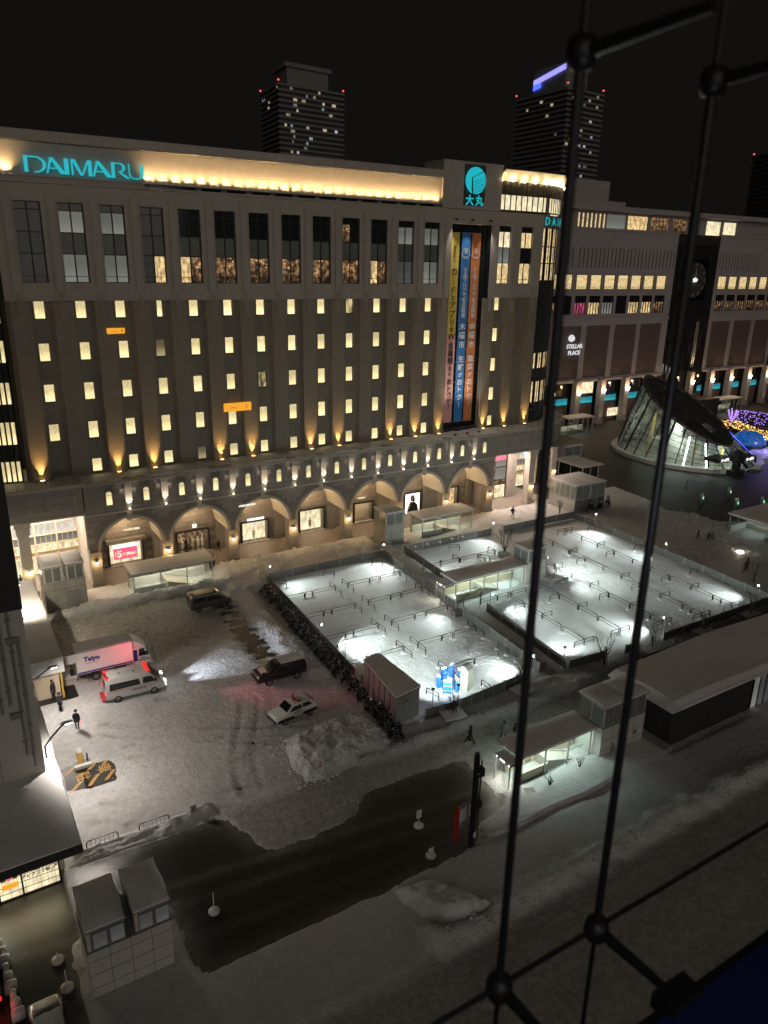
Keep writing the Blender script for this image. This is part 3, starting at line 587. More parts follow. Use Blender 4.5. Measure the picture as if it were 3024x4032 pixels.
banner('banner', 'orange banner with white ringed emblem and white vertical Japanese lettering', 59.2, 60.75, [(14.3,41.25,'o_ban')], dayi('金', '惣菜'), 'wht', 1)
for x in (55.9, 58.2, 60.3):
    o = add('banner_floodlight', ul_m, parent=S, loc=(x, -2.3, 12.98)); lamp('SPOT', 'banner_light', (x, -2.25, 13.25), 2600, (1.0,.93,.82), .08, (x+.1, .25, 27), 48, .9)
for x in (55.4, 58.2, 61.4): o = add('banner_floodlight', ul_m, parent=S, loc=(x, -.95, 42.9)); lamp('SPOT', 'banner_light', (x, -1.25, 42.75), 900, (1.0,.93,.82), .08, (x, .25, 33), 60, .9)
# attic: lit cove band, parapet, slot
at_ = MB().box(-14,53.2,-.15,3,47.85,49.0).box(-14,53.2,-.62,-.15,47.95,48.95); add('parapet', at_, M['trim'], S)
bd = MB(); n = 8
cv = [(.04-.40*(t/n)**1.6, 44.72+3.15*t/n) for t in range(n+1)]
for (ya, za), (yb, zb) in zip(cv[:-1], cv[1:]): bd.quad((-14,ya,za),(53.2,ya,za),(53.2,yb,zb),(-14,yb,zb))
add('cove_band', bd, M['trim'], S, smooth=True)
add('ledge', MB().box(-14,53.2,-.66,1.2,44.1,44.3).box(-14,13.4,-.5,.6,44.3,44.7).box(13.4,53.2,.2,.6,44.3,44.7).box(-14,53.2,-.62,.45,44.66,44.74), M['trim'], S)
sl = MB(); [sl.box(14+3.0*k, 16.3+3.0*k, .12, .19, 44.32, 44.64) for k in range(13)]; add('slot_glazing', sl, M['pane'], S)
lm = box(-.07,.07,-.05,.05,0,.08).mesh('cove_lamp', M['covebulb'])
def cove(x, k):
    lamp('SPOT', 'cove_light', (x, -.14, 44.80), 75, (1.0,.72,.36), .05, (x, -.06, 46.2), 84, 1.0)
    if k % 2 == 0: lamp('SPOT', 'cove_wash', (x+.3, -.40, 44.86), 380, (1.0,.64,.29), .06, (x+.3, -.16, 47.0), 118, 1.0)
for k in range(54):
    x = 13.75+.735*k; add('cove_lamp', lm, parent=S, loc=(x, -.14, 44.70))
    cove(x, k)
for k, x in enumerate((-.4, .25, -1.2, -2.0)): add('cove_lamp', lm, parent=S, loc=(x, -.14, 44.72)); cove(x, k)
# rooftop lettering: thick and thin strokes
def arc(mb, cx, cz, ro, ri, a0, a1, n=16):
    (ax, az, dx) = ri
    pts = []
    for i in range(n+1):
        a = R(a0+(a1-a0)*i/n); pts.append(((cx+ro[0]*math.cos(a), cz+ro[1]*math.sin(a)), (cx+dx+ax*math.cos(a), cz+az*math.sin(a))))
    for (p, q), (p2, q2) in zip(pts[:-1], pts[1:]):
        mb.prism([p, p2, q2, q], 'y', -.14, 0)
def stroke(mb, *p): mb.prism(list(p), 'y', -.14, 0)
k_ = 11.8/1400; H = 1.5
def letter(ch, x0, wd, mb):
    X = lambda u: x0+u*wd
    if ch == 'D':
        stroke(mb, (X(0),0),(X(.17),0),(X(.17),H),(X(0),H)); stroke(mb, (X(.17),H-.12),(X(.5),H-.12),(X(.5),H),(X(.17),H))
        arc(mb, X(.5), H/2, (wd*.5, H/2), (wd*.36, H/2-.1, -.02), 90, -100)
    if ch == 'A':
        stroke(mb, (X(0),0),(X(.08),0),(X(.36),H),(X(.22),H)); stroke(mb, (X(.72),0),(X(1),0),(X(.38),H),(X(.20),H)); stroke(mb, (X(.17),.45),(X(.62),.45),(X(.58),.56),(X(.2),.56))
    if ch == 'I': stroke(mb, (X(0),0),(X(1),0),(X(1),H),(X(0),H))
    if ch == 'M':
        stroke(mb, (X(0),0),(X(.08),0),(X(.08),H),(X(0),H)); stroke(mb, (X(.42),0),(X(.54),0),(X(.2),H),(X(.02),H)); stroke(mb, (X(.47),0),(X(.55),.0),(X(.88),H),(X(.8),H)); stroke(mb, (X(.82),0),(X(1),0),(X(1),H),(X(.82),H))
    if ch == 'R':
        stroke(mb, (X(0),0),(X(.19),0),(X(.19),H),(X(0),H)); stroke(mb, (X(.19),H-.11),(X(.5),H-.11),(X(.5),H),(X(.19),H))
        arc(mb, X(.5), H*.70, (wd*.3, H*.30), (wd*.15, H*.22, -.01), 90, -95); stroke(mb, (X(.36),H*.42),(X(.52),H*.42),(X(1.08),0.02),(X(.86),0))
    if ch == 'U':
        stroke(mb, (X(0),.55),(X(.08),.55),(X(.08),H),(X(0),H)); stroke(mb, (X(.80),.55),(X(1),.55),(X(1),H),(X(.80),H))
        arc(mb, X(.5), .55, (wd*.5, .57), (wd*.36, .46, -.06), 180, 360)
sg_ = thing('rooftop_sign', 'large teal glowing DAIMARU letters on the lit rooftop band', 'sign', (1.55, -.42, 45.05))
xs_ = dict()
for ch, a, b in (('D',80,328),('A',322,548),('I',532,582),('M',612,852),('A',858,1095),('R',1088,1300),('U',1298,1480)):
    mb = MB(); letter(ch, (a-80)*k_, (b-a)*k_, mb); add('letter', mb, M['teal'], sg_)
# pylon with the round emblem
py_ = MB().box(53.2,63.35,-.55,4,44.28,50.1).box(53.1,63.45,-.65,4.1,50.1,50.28); add('sign_pylon', py_, M['stone_up'], S)
add('pylon_panel', box(56.65,60.3,-.60,-.55,44.75,49.95), M['jrd'], S)
lg = thing('emblem_sign', 'round teal striped store emblem above two kanji on the roof pylon', 'sign', (58.45, -.75, 47.95))
dm = MB(); n = 40; dm.prism([(1.72*math.cos(2*math.pi*i/n), 1.72*math.sin(2*math.pi*i/n)) for i in range(n)], 'y', -.1, 0); add('disc', dm, M['teal'], lg)
stp_ = MB(); stp_.prism([(-.62,.30),(-.52,.42),(1.35,1.32),(1.38,1.22)], 'y', -.13, -.1)
for k in range(1, 6): z = .2-.38*k; x1 = math.sqrt(max(0, 1.68**2-(z+.7)**2)); stp_.prism([(-.55,z-.12),(-.55,z-.06),(x1,z+.72),(x1,z+.66)], 'y', -.13, -.1)
stp_.prism([(-.70,.45),(-.55,.45),(-.50,-.9),(-.35,-1.75),(-.55,-1.72),(-.72,-1.0)], 'y', -.13, -.1); add('stripes', stp_, M['jrd'], lg)
add('lettering', glyphs([('大',-.85,-2.5,1.45,.03),('丸',.85,-2.5,1.45,.03)], M['teal']), M['teal'], lg)
# rounded corners: quarter cylinders of glazing
def curve(cx, cy_, r, a0, a1, n): return [(cx+r*math.cos(R(a0+(a1-a0)*i/n)), cy_+r*math.sin(R(a0+(a1-a0)*i/n))) for i in range(n+1)]
def corner(cx, a0, a1, tall):
    n = 22; fine = curve(cx, 8.5, 8.5, a0, a1, n)
    wl = MB()
    for (p, q) in zip(fine[:-1], fine[1:]):
        for za, zb in ((12.6,13.0),(42.45,44.2)): wl.quad((p[0],p[1],za),(q[0],q[1],za),(q[0],q[1],zb),(p[0],p[1],zb))
    wl.quad((fine[-1][0],8.5,12.6),(fine[-1][0],40,12.6),(fine[-1][0],40,44.2),(fine[-1][0],8.5,44.2)); add('side_wall', wl, M['tile'], S)
    zs = [13.0,14.9,16.1,19.5,21.5,24.0,26.1,28.5,31.0,32.6,34.9,37.4,39.8,42.45] if tall else [13.0,15.4,17.2,19.8,21.65,24.1,26.1,28.5,30.2,32.6,34.9,37.4,39.8,42.45]
    litr = {2:'curt',4:'curt',10:'curt',11:'curt',12:'curt'} if tall else {0:'win',2:'win',4:'win',6:'win',8:'win'}
    dims = {6:'pane',8:'blind2'}
    big_ = curve(cx, 8.5, 8.4, a0, a1, n); mul = MB()
    for i, (p, q) in enumerate(zip(big_[:-1], big_[1:])):
        mul.tube([(p[0],p[1],13),(p[0],p[1],42.4)], .10, 4)
        if i == 0 and not tall: continue
        for j in range(len(zs)-1):
            mn = litr.get(j, 'pane')
            if tall and (i % 3 == 2 or i < 1): mn = 'pane'
            add('pane', MB().quad((p[0],p[1],zs[j]+.06),(q[0],q[1],zs[j]+.06),(q[0],q[1],zs[j+1]-.06),(p[0],p[1],zs[j+1]-.06)), M[mn], S)
        for z in zs: mul.quad((p[0],p[1]-.02,z-.07),(q[0],q[1]-.02,z-.07),(q[0],q[1]-.02,z+.07),(p[0],p[1]-.02,z+.07))
    add('corner_mullions', mul, M['frame'], S)
corner(71.8, -90, -10, True); corner(-1.9, -90, -170, False)
# top storey of the rounded corner with its flared lit crown
cr = curve(71.8, 8.5, 8.5, -90, -8, 20); pts = [(63.4+1.05*i, 0.0) for i in range(8)]+cr
wn = MB(); sl2 = MB(); crown = MB(); cap = MB()
for i, (p, q) in enumerate(zip(pts[:-1], pts[1:])):
    dx, dy = q[0]-p[0], q[1]-p[1]; L_ = math.hypot(dx, dy); nx, ny = dy/L_, -dx/L_
    def off(pt, o, z): return (pt[0]+nx*o, pt[1]+ny*o, z)
    inset = .08
    a_ = (p[0]+dx*inset, p[1]+dy*inset); b_ = (q[0]-dx*inset, q[1]-dy*inset)
    add('pane', MB().quad((*a_,44.6),(*b_,44.6),(*b_,46.65),(*a_,46.65)), M['spandrel' if i == 9 else 'cream'], S)
    sl2.quad(off(p,.02,46.65),off(q,.02,46.65),off(q,.02,48.4),off(p,.02,48.4)); sl2.tube([off(p,.08,44.4),off(p,.08,48.4)], .07, 4)
    for z in (44.45, 46.65): sl2.box(0,0,0,0,0,0) if False else sl2.quad(off(p,.07,z-.1),off(q,.07,z-.1),off(q,.07,z+.08),off(p,.07,z+.08))
    prev = None
    for t in range(6):
        o_, z_ = .05+1.15*(t/5)**1.6, 48.4+1.35*(t/5)
        if prev: crown.quad(off(p,prev[0],prev[1]),off(q,prev[0],prev[1]),off(q,o_,z_),off(p,o_,z_))
        prev = (o_, z_)
    cap.quad(off(p,1.2,49.75),off(q,1.2,49.75),off(q,1.2,50.0),off(p,1.2,50.0)).quad(off(p,1.2,50.0),off(q,1.2,50.0),off(q,-3,50.0),off(p,-3,50.0))
    if i % 2 == 0:
        add('crown_lamp', box(-.1,.1,-.1,.1,-.05,.05), M['bulb'], S, loc=off(p,.35,48.38)); lamp('POINT', 'crown_light', off(p,.55,48.55), 110, (1.0,.74,.34), .08)
add('crown_louvres', sl2, M['frame'], S); add('crown_cove', crown, M['trim'], S, smooth=True); add('crown_roof', cap, M['frame'], S)
cs = thing('corner_sign', 'teal DAIMARU letters curving round the store corner behind the dark rod', 'sign', (0,0,43.4))
for k, ch in enumerate('DAIMARU'):
    a = R(-82+11*k); px, py = 71.8+8.62*math.cos(a), 8.5+8.62*math.sin(a)
    t = glyphs([(ch, 0, 0, 1.6, .01)], M['teal']); add('letter', t, M['teal'], cs, loc=(px, py, 0), rot=(0, 0, a+R(90)))
# solid mass behind the fronts
add('roof_mass', MB().box(-1.5,71.5,1.3,38,12.6,44.0).box(-14,53,1.2,30,44.0,47.8).box(54,71,1.4,30,44,48.2), M['dark'], S)
# amber uplights at the pilaster feet
ul = MB().box(-.24,.24,-.12,.12,-.06,.08).mesh('uplight', M['frame']); ug = box(-.22,.22,-.10,.10,.082,.10).mesh('lamp_glass', M['amberb'])
for i in (0,2,3,5,6,8,9,11,12,13,15,16,17):
    x = 4.2*i-.55; o = add('uplight', ul, parent=S, loc=(x, -.74, 12.95)); add('lamp_glass', ug, parent=o)
    lamp('SPOT', 'pilaster_light', (x, -.70, 13.06), 2600, (1.0,.57,.17), .05, (x, -.50, 16.4), 52, 1.0)
# ---------------------------------------------------------------- stone base with arcade
ARX = [8.02+8.4*i for i in range(7)]; PRX = [3.82+8.4*i for i in range(8)]; PW = .62; RAD = 3.58; ZS = 4.35
bw = MB(); soff = MB(); n = 20
for xc in ARX:
    prev = None; ring = MB()
    for i in range(n+1):
        a = math.pi*(1-i/n); x, z = xc+RAD*math.cos(a), ZS+RAD*math.sin(a); ro, zo = xc+(RAD+.34)*math.cos(a), ZS+(RAD+.34)*math.sin(a)
        if prev:
            bw.quad((prev[0],-3,prev[1]),(x,-3,z),(x,-3,8.75),(prev[0],-3,8.75))
            soff.quad((prev[0],-3,prev[1]),(prev[0],2.4,prev[1]),(x,2.4,z),(x,-3,z))
            ring.add([(prev[0],-3.09,prev[1]),(x,-3.09,z),(ro,-3.09,zo),(prev[2],-3.09,prev[3]),(prev[2],-2.99,prev[3]),(ro,-2.99,zo),(prev[0],-2.99,prev[1]),(x,-2.99,z)], [(0,1,2,3),(3,2,5,4),(0,6,7,1)])
        prev = (x, z, ro, zo)
    add('archivolt', ring, M['trim'], S); add('keystone', box(xc-.28, xc+.28, -3.16, -2.99, 7.72, 8.7), M['trim'], S)
for x in PRX: bw.quad((x-PW,-3,4.3),(x+PW,-3,4.3),(x+PW,-3,8.75),(x-PW,-3,8.75))
holes = [(5.6+4.24*i, 6.24+4.24*i, 9.85, 11.12) for i in range(14)]
holed(3.2, 63.5, 8.75, 12.3, holes, -3, .35, bw)
add('arcade_wall', bw, M['joint'], S); add('arch_soffit', soff, M['vault'], S, smooth=True)
for a, b, c, d in holes:
    hd = MB(); m_ = (a+b)/2; k = 10; rr = .32
    pf = [(a,c),(b,c)]+[(m_+rr*math.cos(math.pi*i/k), d+rr*math.sin(math.pi*i/k)) for i in range(k+1)]
    sur = MB()
    for i in range(k): p, q = (math.pi*i/k, math.pi*(i+1)/k); sur.prism([(m_+rr*math.cos(p)-m_, d+rr*math.sin(p)),(m_+rr*math.cos(q)-m_, d+rr*math.sin(q)),((rr+.12)*math.cos(q), d+(rr+.12)*math.sin(q)),((rr+.12)*math.cos(p), d+(rr+.12)*math.sin(p))], 'y', -.12, .02)
    sur.box(-.44,-.32,-.12,.02,c,d).box(.32,.44,-.12,.02,c,d).box(-.48,.48,-.16,.02,c-.12,c)
    o = add('arched_window', sur, M['trim'], S, loc=(m_, -3, 0))
    add('pane', MB().prism([(x-m_, z) for x, z in pf], 'y', -.045, -.03), M['win'], o); add('glazing_bar', box(-.3,.3,-.06,-.047,d-.12,d-.09), M['frame'], o)
# courses of individual granite blocks, joints left open
blocks = []
def course(x0, x1, z0, z1, w, off, bad):
    x = x0-off
    while x < x1:
        a, b = max(x, x0)+.012, min(x+w, x1)-.012
        if b-a > .25 and not bad(a, b, z0, z1): blocks.append((a, b, z0+.012, z1-.012))
        x += w
def badarch(a, b, z0, z1):
    for xc in ARX:
        for x in (a, b, (a+b)/2):
            for z in (z0, z1):
                if (x-xc)**2+(z-ZS)**2 < (RAD+.36)**2 and z > ZS-.1: return True
    return False
for i in range(6): course(3.2, 63.5, 4.75+.66*i, 4.75+.66*(i+1), 1.35, .67*(i % 2), badarch)
def badfr(a, b, z0, z1): return False
def clip_course(z0, z1, off):
    cuts = []
    for q in holes:
        if z1 > q[2]-.12: cuts.append((q[0]-.16, q[1]+.16))
    xs_c = 3.2
    for a_c, b_c in cuts+[(63.5, 63.5)]:
        course(xs_c, a_c, z0, z1, 1.06, off, badfr); xs_c = b_c
for i in range(5): clip_course(9.05+.64*i, 9.05+.64*(i+1), .53*(i % 2))
bc = {}
blocks.sort(key=lambda q: q[0])
rest_b = MB()
for i, (a, b, c, d) in enumerate(blocks):
    k = (round(b-a, 2), round(d-c, 2))
    if i < 300:
        if k not in bc: bc[k] = box(0, b-a, -.06, 0, 0, d-c).mesh('stone_block', M['stone'])
        add('stone_block', bc[k], parent=S, loc=(a, -3.0-.012*random.random(), c))
    else: rest_b.box(a, b, -3.065, -3, c, d)
o = add('stone_courses', rest_b, M['stone'], S); o['kind'] = 'stuff'
pr = MB().box(-.60,.60,-.60,.60,0,4.3); pbk = MB().box(-.72,.72,-.72,.72,0,.5).box(-.68,.68,-.68,.68,4.05,4.2).box(-.74,.74,-.74,.74,4.2,4.34)
for k in range(6): pbk.box(-.645,.645,-.645,.645,.52+.588*k,.52+.588*(k+1)-.025)
pr = pr.mesh('pier', M['joint']); pbk = pbk.mesh('pier_blocks', M['stone'])
lnb = MB().box(-.05,.05,-.02,.12,-.25,.05).tube([(0,-.02,.0),(0,-.22,.12)], .02, 5).lathe([(.02,.30),(.20,.20),(.20,.17),(.0,.17)], 8, (0,-.22,0)); lnb = lnb.mesh('wall_lantern', M['black'])
lgb = MB().lathe([(.02,-.14),(.12,-.08),(.16,.05),(.15,.165),(.0,.166)], 10, (0,-.22,0)).mesh('lantern_globe', M['bulb'], True)
for x in PRX:
    o = add('pier', pr, parent=S, loc=(x, -2.38, 0)); add('pier_blocks', pbk, parent=o)
    o = add('wall_lantern', lnb, parent=S, loc=(x, -3.04, 3.05)); add('lantern_globe', lgb, parent=o)
    lamp('POINT', 'lantern_light', (x, -3.62, 3.02), 90, (1.0,.60,.22), .12)
br = MB()
br.loft([[(-.42*s, -.40*d, z), (.42*s, -.40*d, z), (.42*s, 0, z), (-.42*s, 0, z)] for z, s, d in ((9.25,.5,.25),(9.7,.86,.7),(10.3,.95,.9),(11.9,.95,.95),(11.95,1.05,1.1),(12.3,1.05,1.1))])
for k in range(4): br.box(-.36+.2*k, -.24+.2*k, -.47, -.40, 11.72, 11.92)
br = br.mesh('bracket', M['trim']); bl_ = MB().lathe([(.0,-.07),(.09,-.05),(.09,.04),(.0,.05)], 8).mesh('bracket_lamp', M['bulb'])
for j in range(13):
    x = 8.06+4.235*j; add('bracket', br, parent=S, loc=(x, -3.0, 0)); add('bracket_lamp', bl_, parent=S, loc=(x, -3.42, 9.18))
    lamp('SPOT', 'bracket_light', (x, -3.70, 9.22), 600, (1.0,.80,.58), .04, (x, -3.36, 10.6), 50, 1.0)
    for s in (-1, 1): lamp('SPOT', 'bracket_side_light', (x+s*.62, -3.30, 11.9), 22, (1.0,.80,.64), .03, (x+s*.66, -3.05, 10.7), 66, 1.0)
co = MB().box(3.0,63.6,-3.22,0,12.3,12.42).box(3.0,63.6,-3.62,0,12.42,12.62).box(3.0,63.6,-3.48,0,12.62,12.8).box(3.2,63.5,-3.10,-2.99,8.72,8.95)
add('cornice', co, M['trim'], S)
dn = MB(); [dn.box(3.3+.274*i-.07,3.3+.274*i+.07,-3.38,-3.22,12.28,12.42) for i in range(220)]
add('dentils', dn, M['trim'], S)['kind'] = 'stuff'
ts = MB(); n = 120
for i in range(n):
    xa, xb = 3.0+60.6*i/n, 3.0+60.6*(i+1)/n; f_ = lambda x, y: 12.84+.10*math.sin(x*.9)*math.sin(x*.37+1)+.05*math.sin(3*x)+(.12 if y > -2 else 0)
    for ya, yb in ((-3.46,-2.9),(-2.9,-1.6),(-1.6,-.5),(-.5,0)): ts.quad((xa,ya,f_(xa,ya)),(xb,ya,f_(xb,ya)),(xb,yb,f_(xb,yb)),(xa,yb,f_(xa,yb)))
    ts.quad((xa,-3.46,12.7),(xb,-3.46,12.7),(xb,-3.46,f_(xb,-3.46)),(xa,-3.46,f_(xa,-3.46)))
add('terrace_snow', ts, M['snowroof'], S, smooth=True)
# back wall of the arcade with shop windows
shops = [(6.3,10.3,.1,3.0),(14.9,19.0,.1,3.0),(23.8,27.5,.1,2.9),(32.5,36.2,.1,3.3),(41.4,44.4,.2,3.0),(50.3,53.05,.1,3.27),(57.4,60.4,.1,3.1)]
add('arcade_back_wall', holed(3.2,63.5,-.05,8.0,shops,2.4,.9), M['joint'], S)
bkb = MB()
for i in range(10):
    x = 3.2-.7*(i % 2)
    while x < 63.4:
        a, b = max(x,3.2)+.015, min(x+1.4,63.5)-.015; z0, z1 = .1+.62*i+.012, .1+.62*(i+1)-.012
        if b-a > .2 and not any(a < q[1]+.25 and b > q[0]-.25 and z0 < q[3]+.25 for q in shops): bkb.box(a, b, 2.34, 2.4, z0, z1)
        x += 1.4
o = add('back_wall_blocks', bkb, M['stone'], S); o['kind'] = 'stuff'
for x in PRX: add('inner_pilaster', box(x-.55,x+.55,1.9,2.34,0,8), M['stone'], S)
for k, q in enumerate(shops):
    fr = MB().box(q[0]-.2,q[0],2.15,2.5,q[2]-.1,q[3]+.2).box(q[1],q[1]+.2,2.15,2.5,q[2]-.1,q[3]+.2).box(q[0],q[1],2.15,2.5,q[3],q[3]+.2)
    o = add('shop_window', fr, M['frame'], S); add('shop_interior', box(q[0],q[1],3.2,3.28,q[2],q[3]), M[('shopw','rest','cream','cream','tan','whitel','rest2')[k]], o)
    lamp('AREA', 'shop_light', ((q[0]+q[1])/2, 2.6, q[3]-.15), 30, (1.0,.85,.6), tgt=((q[0]+q[1])/2, 1.9, 0), sx=q[1]-q[0]-.3, sy=.3)
    if k not in (5,): add('sill_board', box(q[0]-.3,q[1]+.3,1.95,2.5,q[2]-.12,q[2]), M['trim'], S)
# window displays
add('awning', MB().box(5.9,10.7,1.5,2.3,3.25,3.75), M['stone'], S)
ps = thing('sale_poster', 'pink lit sale poster with a big yellow 5 percent in the first arch window', 'poster', (8.25, 2.42, 1.75)); add('panel', box(-1.45,1.45,0,.05,-.95,.55), M['pink'], ps)
add('panel_head', box(-1.45,1.45,0,.05,.55,1.0), M['whitel'], ps)
add('lettering', glyphs([('！',-1.2,-.2,.7,.02),('5',-.72,-.22,1.25,.05),('%',-.12,-.35,.6,.03),('還',.28,-.35,.42,.02),('元',.62,-.35,.42,.02),('ま',.92,-.35,.36,.02),('る',1.16,-.35,.36,.02)], M['yel']), M['shopw'], ps, loc=(0,-.03,0))
def mannequin(x, y, colm, label):
    m_ = MB().lathe([(.0,0),(.28,.01),(.28,.05),(.03,.06),(.03,.35),(.13,.5),(.20,.85),(.16,1.1),(.22,1.38),(.19,1.48),(.05,1.54),(.05,1.60),(.10,1.66),(.105,1.78),(.06,1.88),(0,1.9)], 10)
    return tag(add('mannequin', m_, M[colm], None, (x, y, .12), smooth=True), label, 'mannequin', 'mannequins in the shop windows')
for x, c, w_ in ((15.6,'white','white top, beside the glass edge of the rack window'),(16.15,'dcoat','black coat, second figure in the rack window'),(17.0,'lightcoat','pale coat, middle figure in the rack window'),(17.75,'white','white shirt, fourth figure in the rack window'),(18.35,'white','white coat, last figure in the rack window')): mannequin(x, 2.85, c, 'shop mannequin in '+w_)
mannequin(25.6, 2.8, 'white', 'white shop mannequin alone under the white shop sign'); mannequin(34.3, 2.8, 'lightcoat', 'pale dressed mannequin in the fourth arch window')
add('shop_sign', box(24.6,27.0,2.2,2.34,3.15,3.42), M['whitel'], S); add('shop_sign', box(42.0,43.2,2.2,2.34,3.75,3.95), M['cream'], S); add('shop_sign', box(17.0,17.5,2.2,2.34,3.5,3.95), M['whitel'], S); add('shop_sign', box(8.2,10.2,2.2,2.34,4.55,4.75), M['cream'], S)
lv = thing('brand_letters', 'small white LOUIS VUITTON letters on the stone between two arches', 'sign', (22.62,-3.12,7.28)); me_ = textmesh('LOUIS VUITTON', .30, .02, .008); me_.materials.append(M['whitel']); add('lettering', me_, parent=lv, rot=(R(90),0,0))
ad = thing('portrait_advert', 'bright backlit poster of a dark haired woman in a black jacket', 'poster', (51.68, 2.3, 1.7)); add('panel', box(-1.37,1.37,0,.06,-1.6,1.57), M['whitel'], ad)
add('hair', MB().prism([(-.25,.35),(-.38,.8),(-.2,1.2),(.18,1.25),(.42,.9),(.5,.3),(.3,.1)], 'y', -.02, 0), M['hair'], ad); add('face', MB().prism([(-.16,.55),(-.18,.85),(0,1.05),(.18,.9),(.2,.62),(.04,.42)], 'y', -.03, -.02), M['skin'], ad)
add('jacket', MB().prism([(-.9,-1.55),(-.85,-.9),(-.55,-.1),(-.1,.15),(.45,.1),(.95,-.4),(1.2,-1.5)], 'y', -.025, 0), M['ncoat'], ad); add('arm', MB().prism([(-.85,-1.0),(-.5,.1),(-.3,.3),(-.2,.1),(-.5,-.9)], 'y', -.04, -.025), M['skin'], ad)
for xc in ARX:
    add('ceiling_lamp', MB().lathe([(0,-.1),(.14,-.06),(.16,0),(0,.01)], 10), M['bulb'], S, loc=(xc, .6, 7.55))
    lamp('POINT', 'arcade_light', (xc, .3, 6.2), 400, (1.0,.70,.38), .15)
# rounded entrance corners
def entab(x0, x1, sgn, px, name):
    pts = []; n = 14
    if sgn > 0: pts = [(63.5,-3.0),(66.5,-3.0),(69.5,-3.0)]+curve(70.5, 12, 15, -90, -5, n)
    else: pts = [(3.1,-3.0),(.5,-3.0),(-2.5,-3.0)]+curve(-3.5, 9, 12, -90, -175, n)
    wl = MB(); tb_ = {}; rail = MB(); sn = MB()
    for p, q in zip(pts[:-1], pts[1:]):
        dx, dy = q[0]-p[0], q[1]-p[1]; L_ = math.hypot(dx, dy); nx, ny = (dy/L_*sgn, -dx/L_*sgn)
        def o_(pt, o, z): return (pt[0]+nx*o, pt[1]+ny*o, z)
        wl.quad(o_(p,0,9),o_(q,0,9),o_(q,0,12.6),o_(p,0,12.6)); wl.quad(o_(p,0,9),o_(q,0,9),o_(q,-1.2,9),o_(p,-1.2,9)); wl.quad(o_(p,-1.2,9),o_(q,-1.2,9),o_(q,-1.2,9.3),o_(p,-1.2,9.3))
        for z0, z1, w in ((9.0,9.14,.06),(9.72,9.80,.03),(11.7,11.78,.05),(12.45,12.8,.28)):
            tr_ = tb_.setdefault(z0, MB()); tr_.quad(o_(p,w,z0),o_(q,w,z0),o_(q,w,z1),o_(p,w,z1)); tr_.quad(o_(p,w,z1),o_(q,w,z1),o_(q,0,z1),o_(p,0,z1)); tr_.quad(o_(p,w,z0),o_(q,w,z0),o_(q,0,z0),o_(p,0,z0))
        sn.quad(o_(p,.25,12.83),o_(q,.25,12.83),o_(q,-9,12.86),o_(p,-9,12.86))
        # stone slabs, three courses
        m = max(1, int(L_/1.2))
        for j in range(m):
            for z0, z1 in ((9.16,9.70),(9.82,10.7),(10.72,11.68),(11.8,12.43)):
                a = (p[0]+dx*(j+.015)/m, p[1]+dy*(j+.015)/m); b = (p[0]+dx*(j+.985)/m, p[1]+dy*(j+.985)/m)
                add('stone_slab', MB().add([o_(a,.03,z0),o_(b,.03,z0),o_(b,.03,z1),o_(a,.03,z1),o_(a,0,z0),o_(b,0,z0),o_(b,0,z1),o_(a,0,z1)], [(0,1,2,3),(0,4,5,1),(1,5,6,2),(2,6,7,3),(3,7,4,0)]), M['stone'], S)
        rail.tube([o_(p,-.2,13.7),o_(q,-.2,13.7)], .04, 5); rail.tube([o_(p,-.2,12.8),o_(p,-.2,13.7)], .04, 5)
        for k in range(6): c = (p[0]+dx*k/6, p[1]+dy*k/6); rail.tube([o_(c,-.2,12.85),o_(c,-.2,13.68)], .015, 4)
    add('entrance_lintel', wl, M['joint'], S); [add('entrance_moulding', t_, M['trim'], S) for t_ in tb_.values()]; add('terrace_railing', rail, M['grey'], S); add('terrace_snow', sn, M['snowroof'], S)
    cx = -.1 if sgn < 0 else 67.3
    pn = MB()
    for x0_, x1_ in ((cx-2.4, cx+2.4),):
        for a, b, c, d in ((x0_,x1_,9.98,10.06),(x0_,x1_,11.42,11.5),(x0_,x0_+.08,10.06,11.42),(x1_-.08,x1_,10.06,11.42)): pn.box(a,b,-3.1,-3.0,c,d)
    k = 20
    for i in range(k):
        a, b = 2*math.pi*i/k, 2*math.pi*(i+1)/k; pn.prism([(cx+.5*math.cos(a),10.74+.5*math.sin(a)),(cx+.5*math.cos(b),10.74+.5*math.sin(b)),(cx+.58*math.cos(b),10.74+.58*math.sin(b)),(cx+.58*math.cos(a),10.74+.58*math.sin(a))], 'y', -3.1, -3.0)
    add('carved_panel', pn, M['trim'], S)
    add('entrance_ceiling', MB().quad((min(x0,x1),-2.6,9.02),(max(x0,x1),-2.6,9.02),(max(x0,x1),8,9.02),(min(x0,x1),8,9.02)), M['vault'], S)
entab(-15, 3.2, -1, 0, 'l'); entab(63.5, 84, 1, 0, 'r')
def column(x, y):
    c = MB().box(x-.85,x+.85,y-.85,y+.85,8.35,9.0).box(x-.72,x+.72,y-.72,y+.72,7.4,8.35).box(x-.58,x+.58,y-.58,y+.58,.6,7.4).box(x-.78,x+.78,y-.78,y+.78,0,.6)
    for k in range(-2, 3): c.box(x+k*.26-.04,x+k*.26+.04,y-.77,y-.72,7.5,8.3)
    add('column', c, M['trim'], S)
    o = add('wall_lantern', lnb, parent=S, loc=(x+.1, y-.64, 3.0)); add('lantern_globe', lgb, parent=o); lamp('POINT', 'lantern_light', (x+.1, y-1.0, 2.95), 110, (1.0,.68,.30), .12)
column(-3.4, -1.6); column(71.5, -2.1); column(81.5, 3.2); column(-12.3, 3.2)
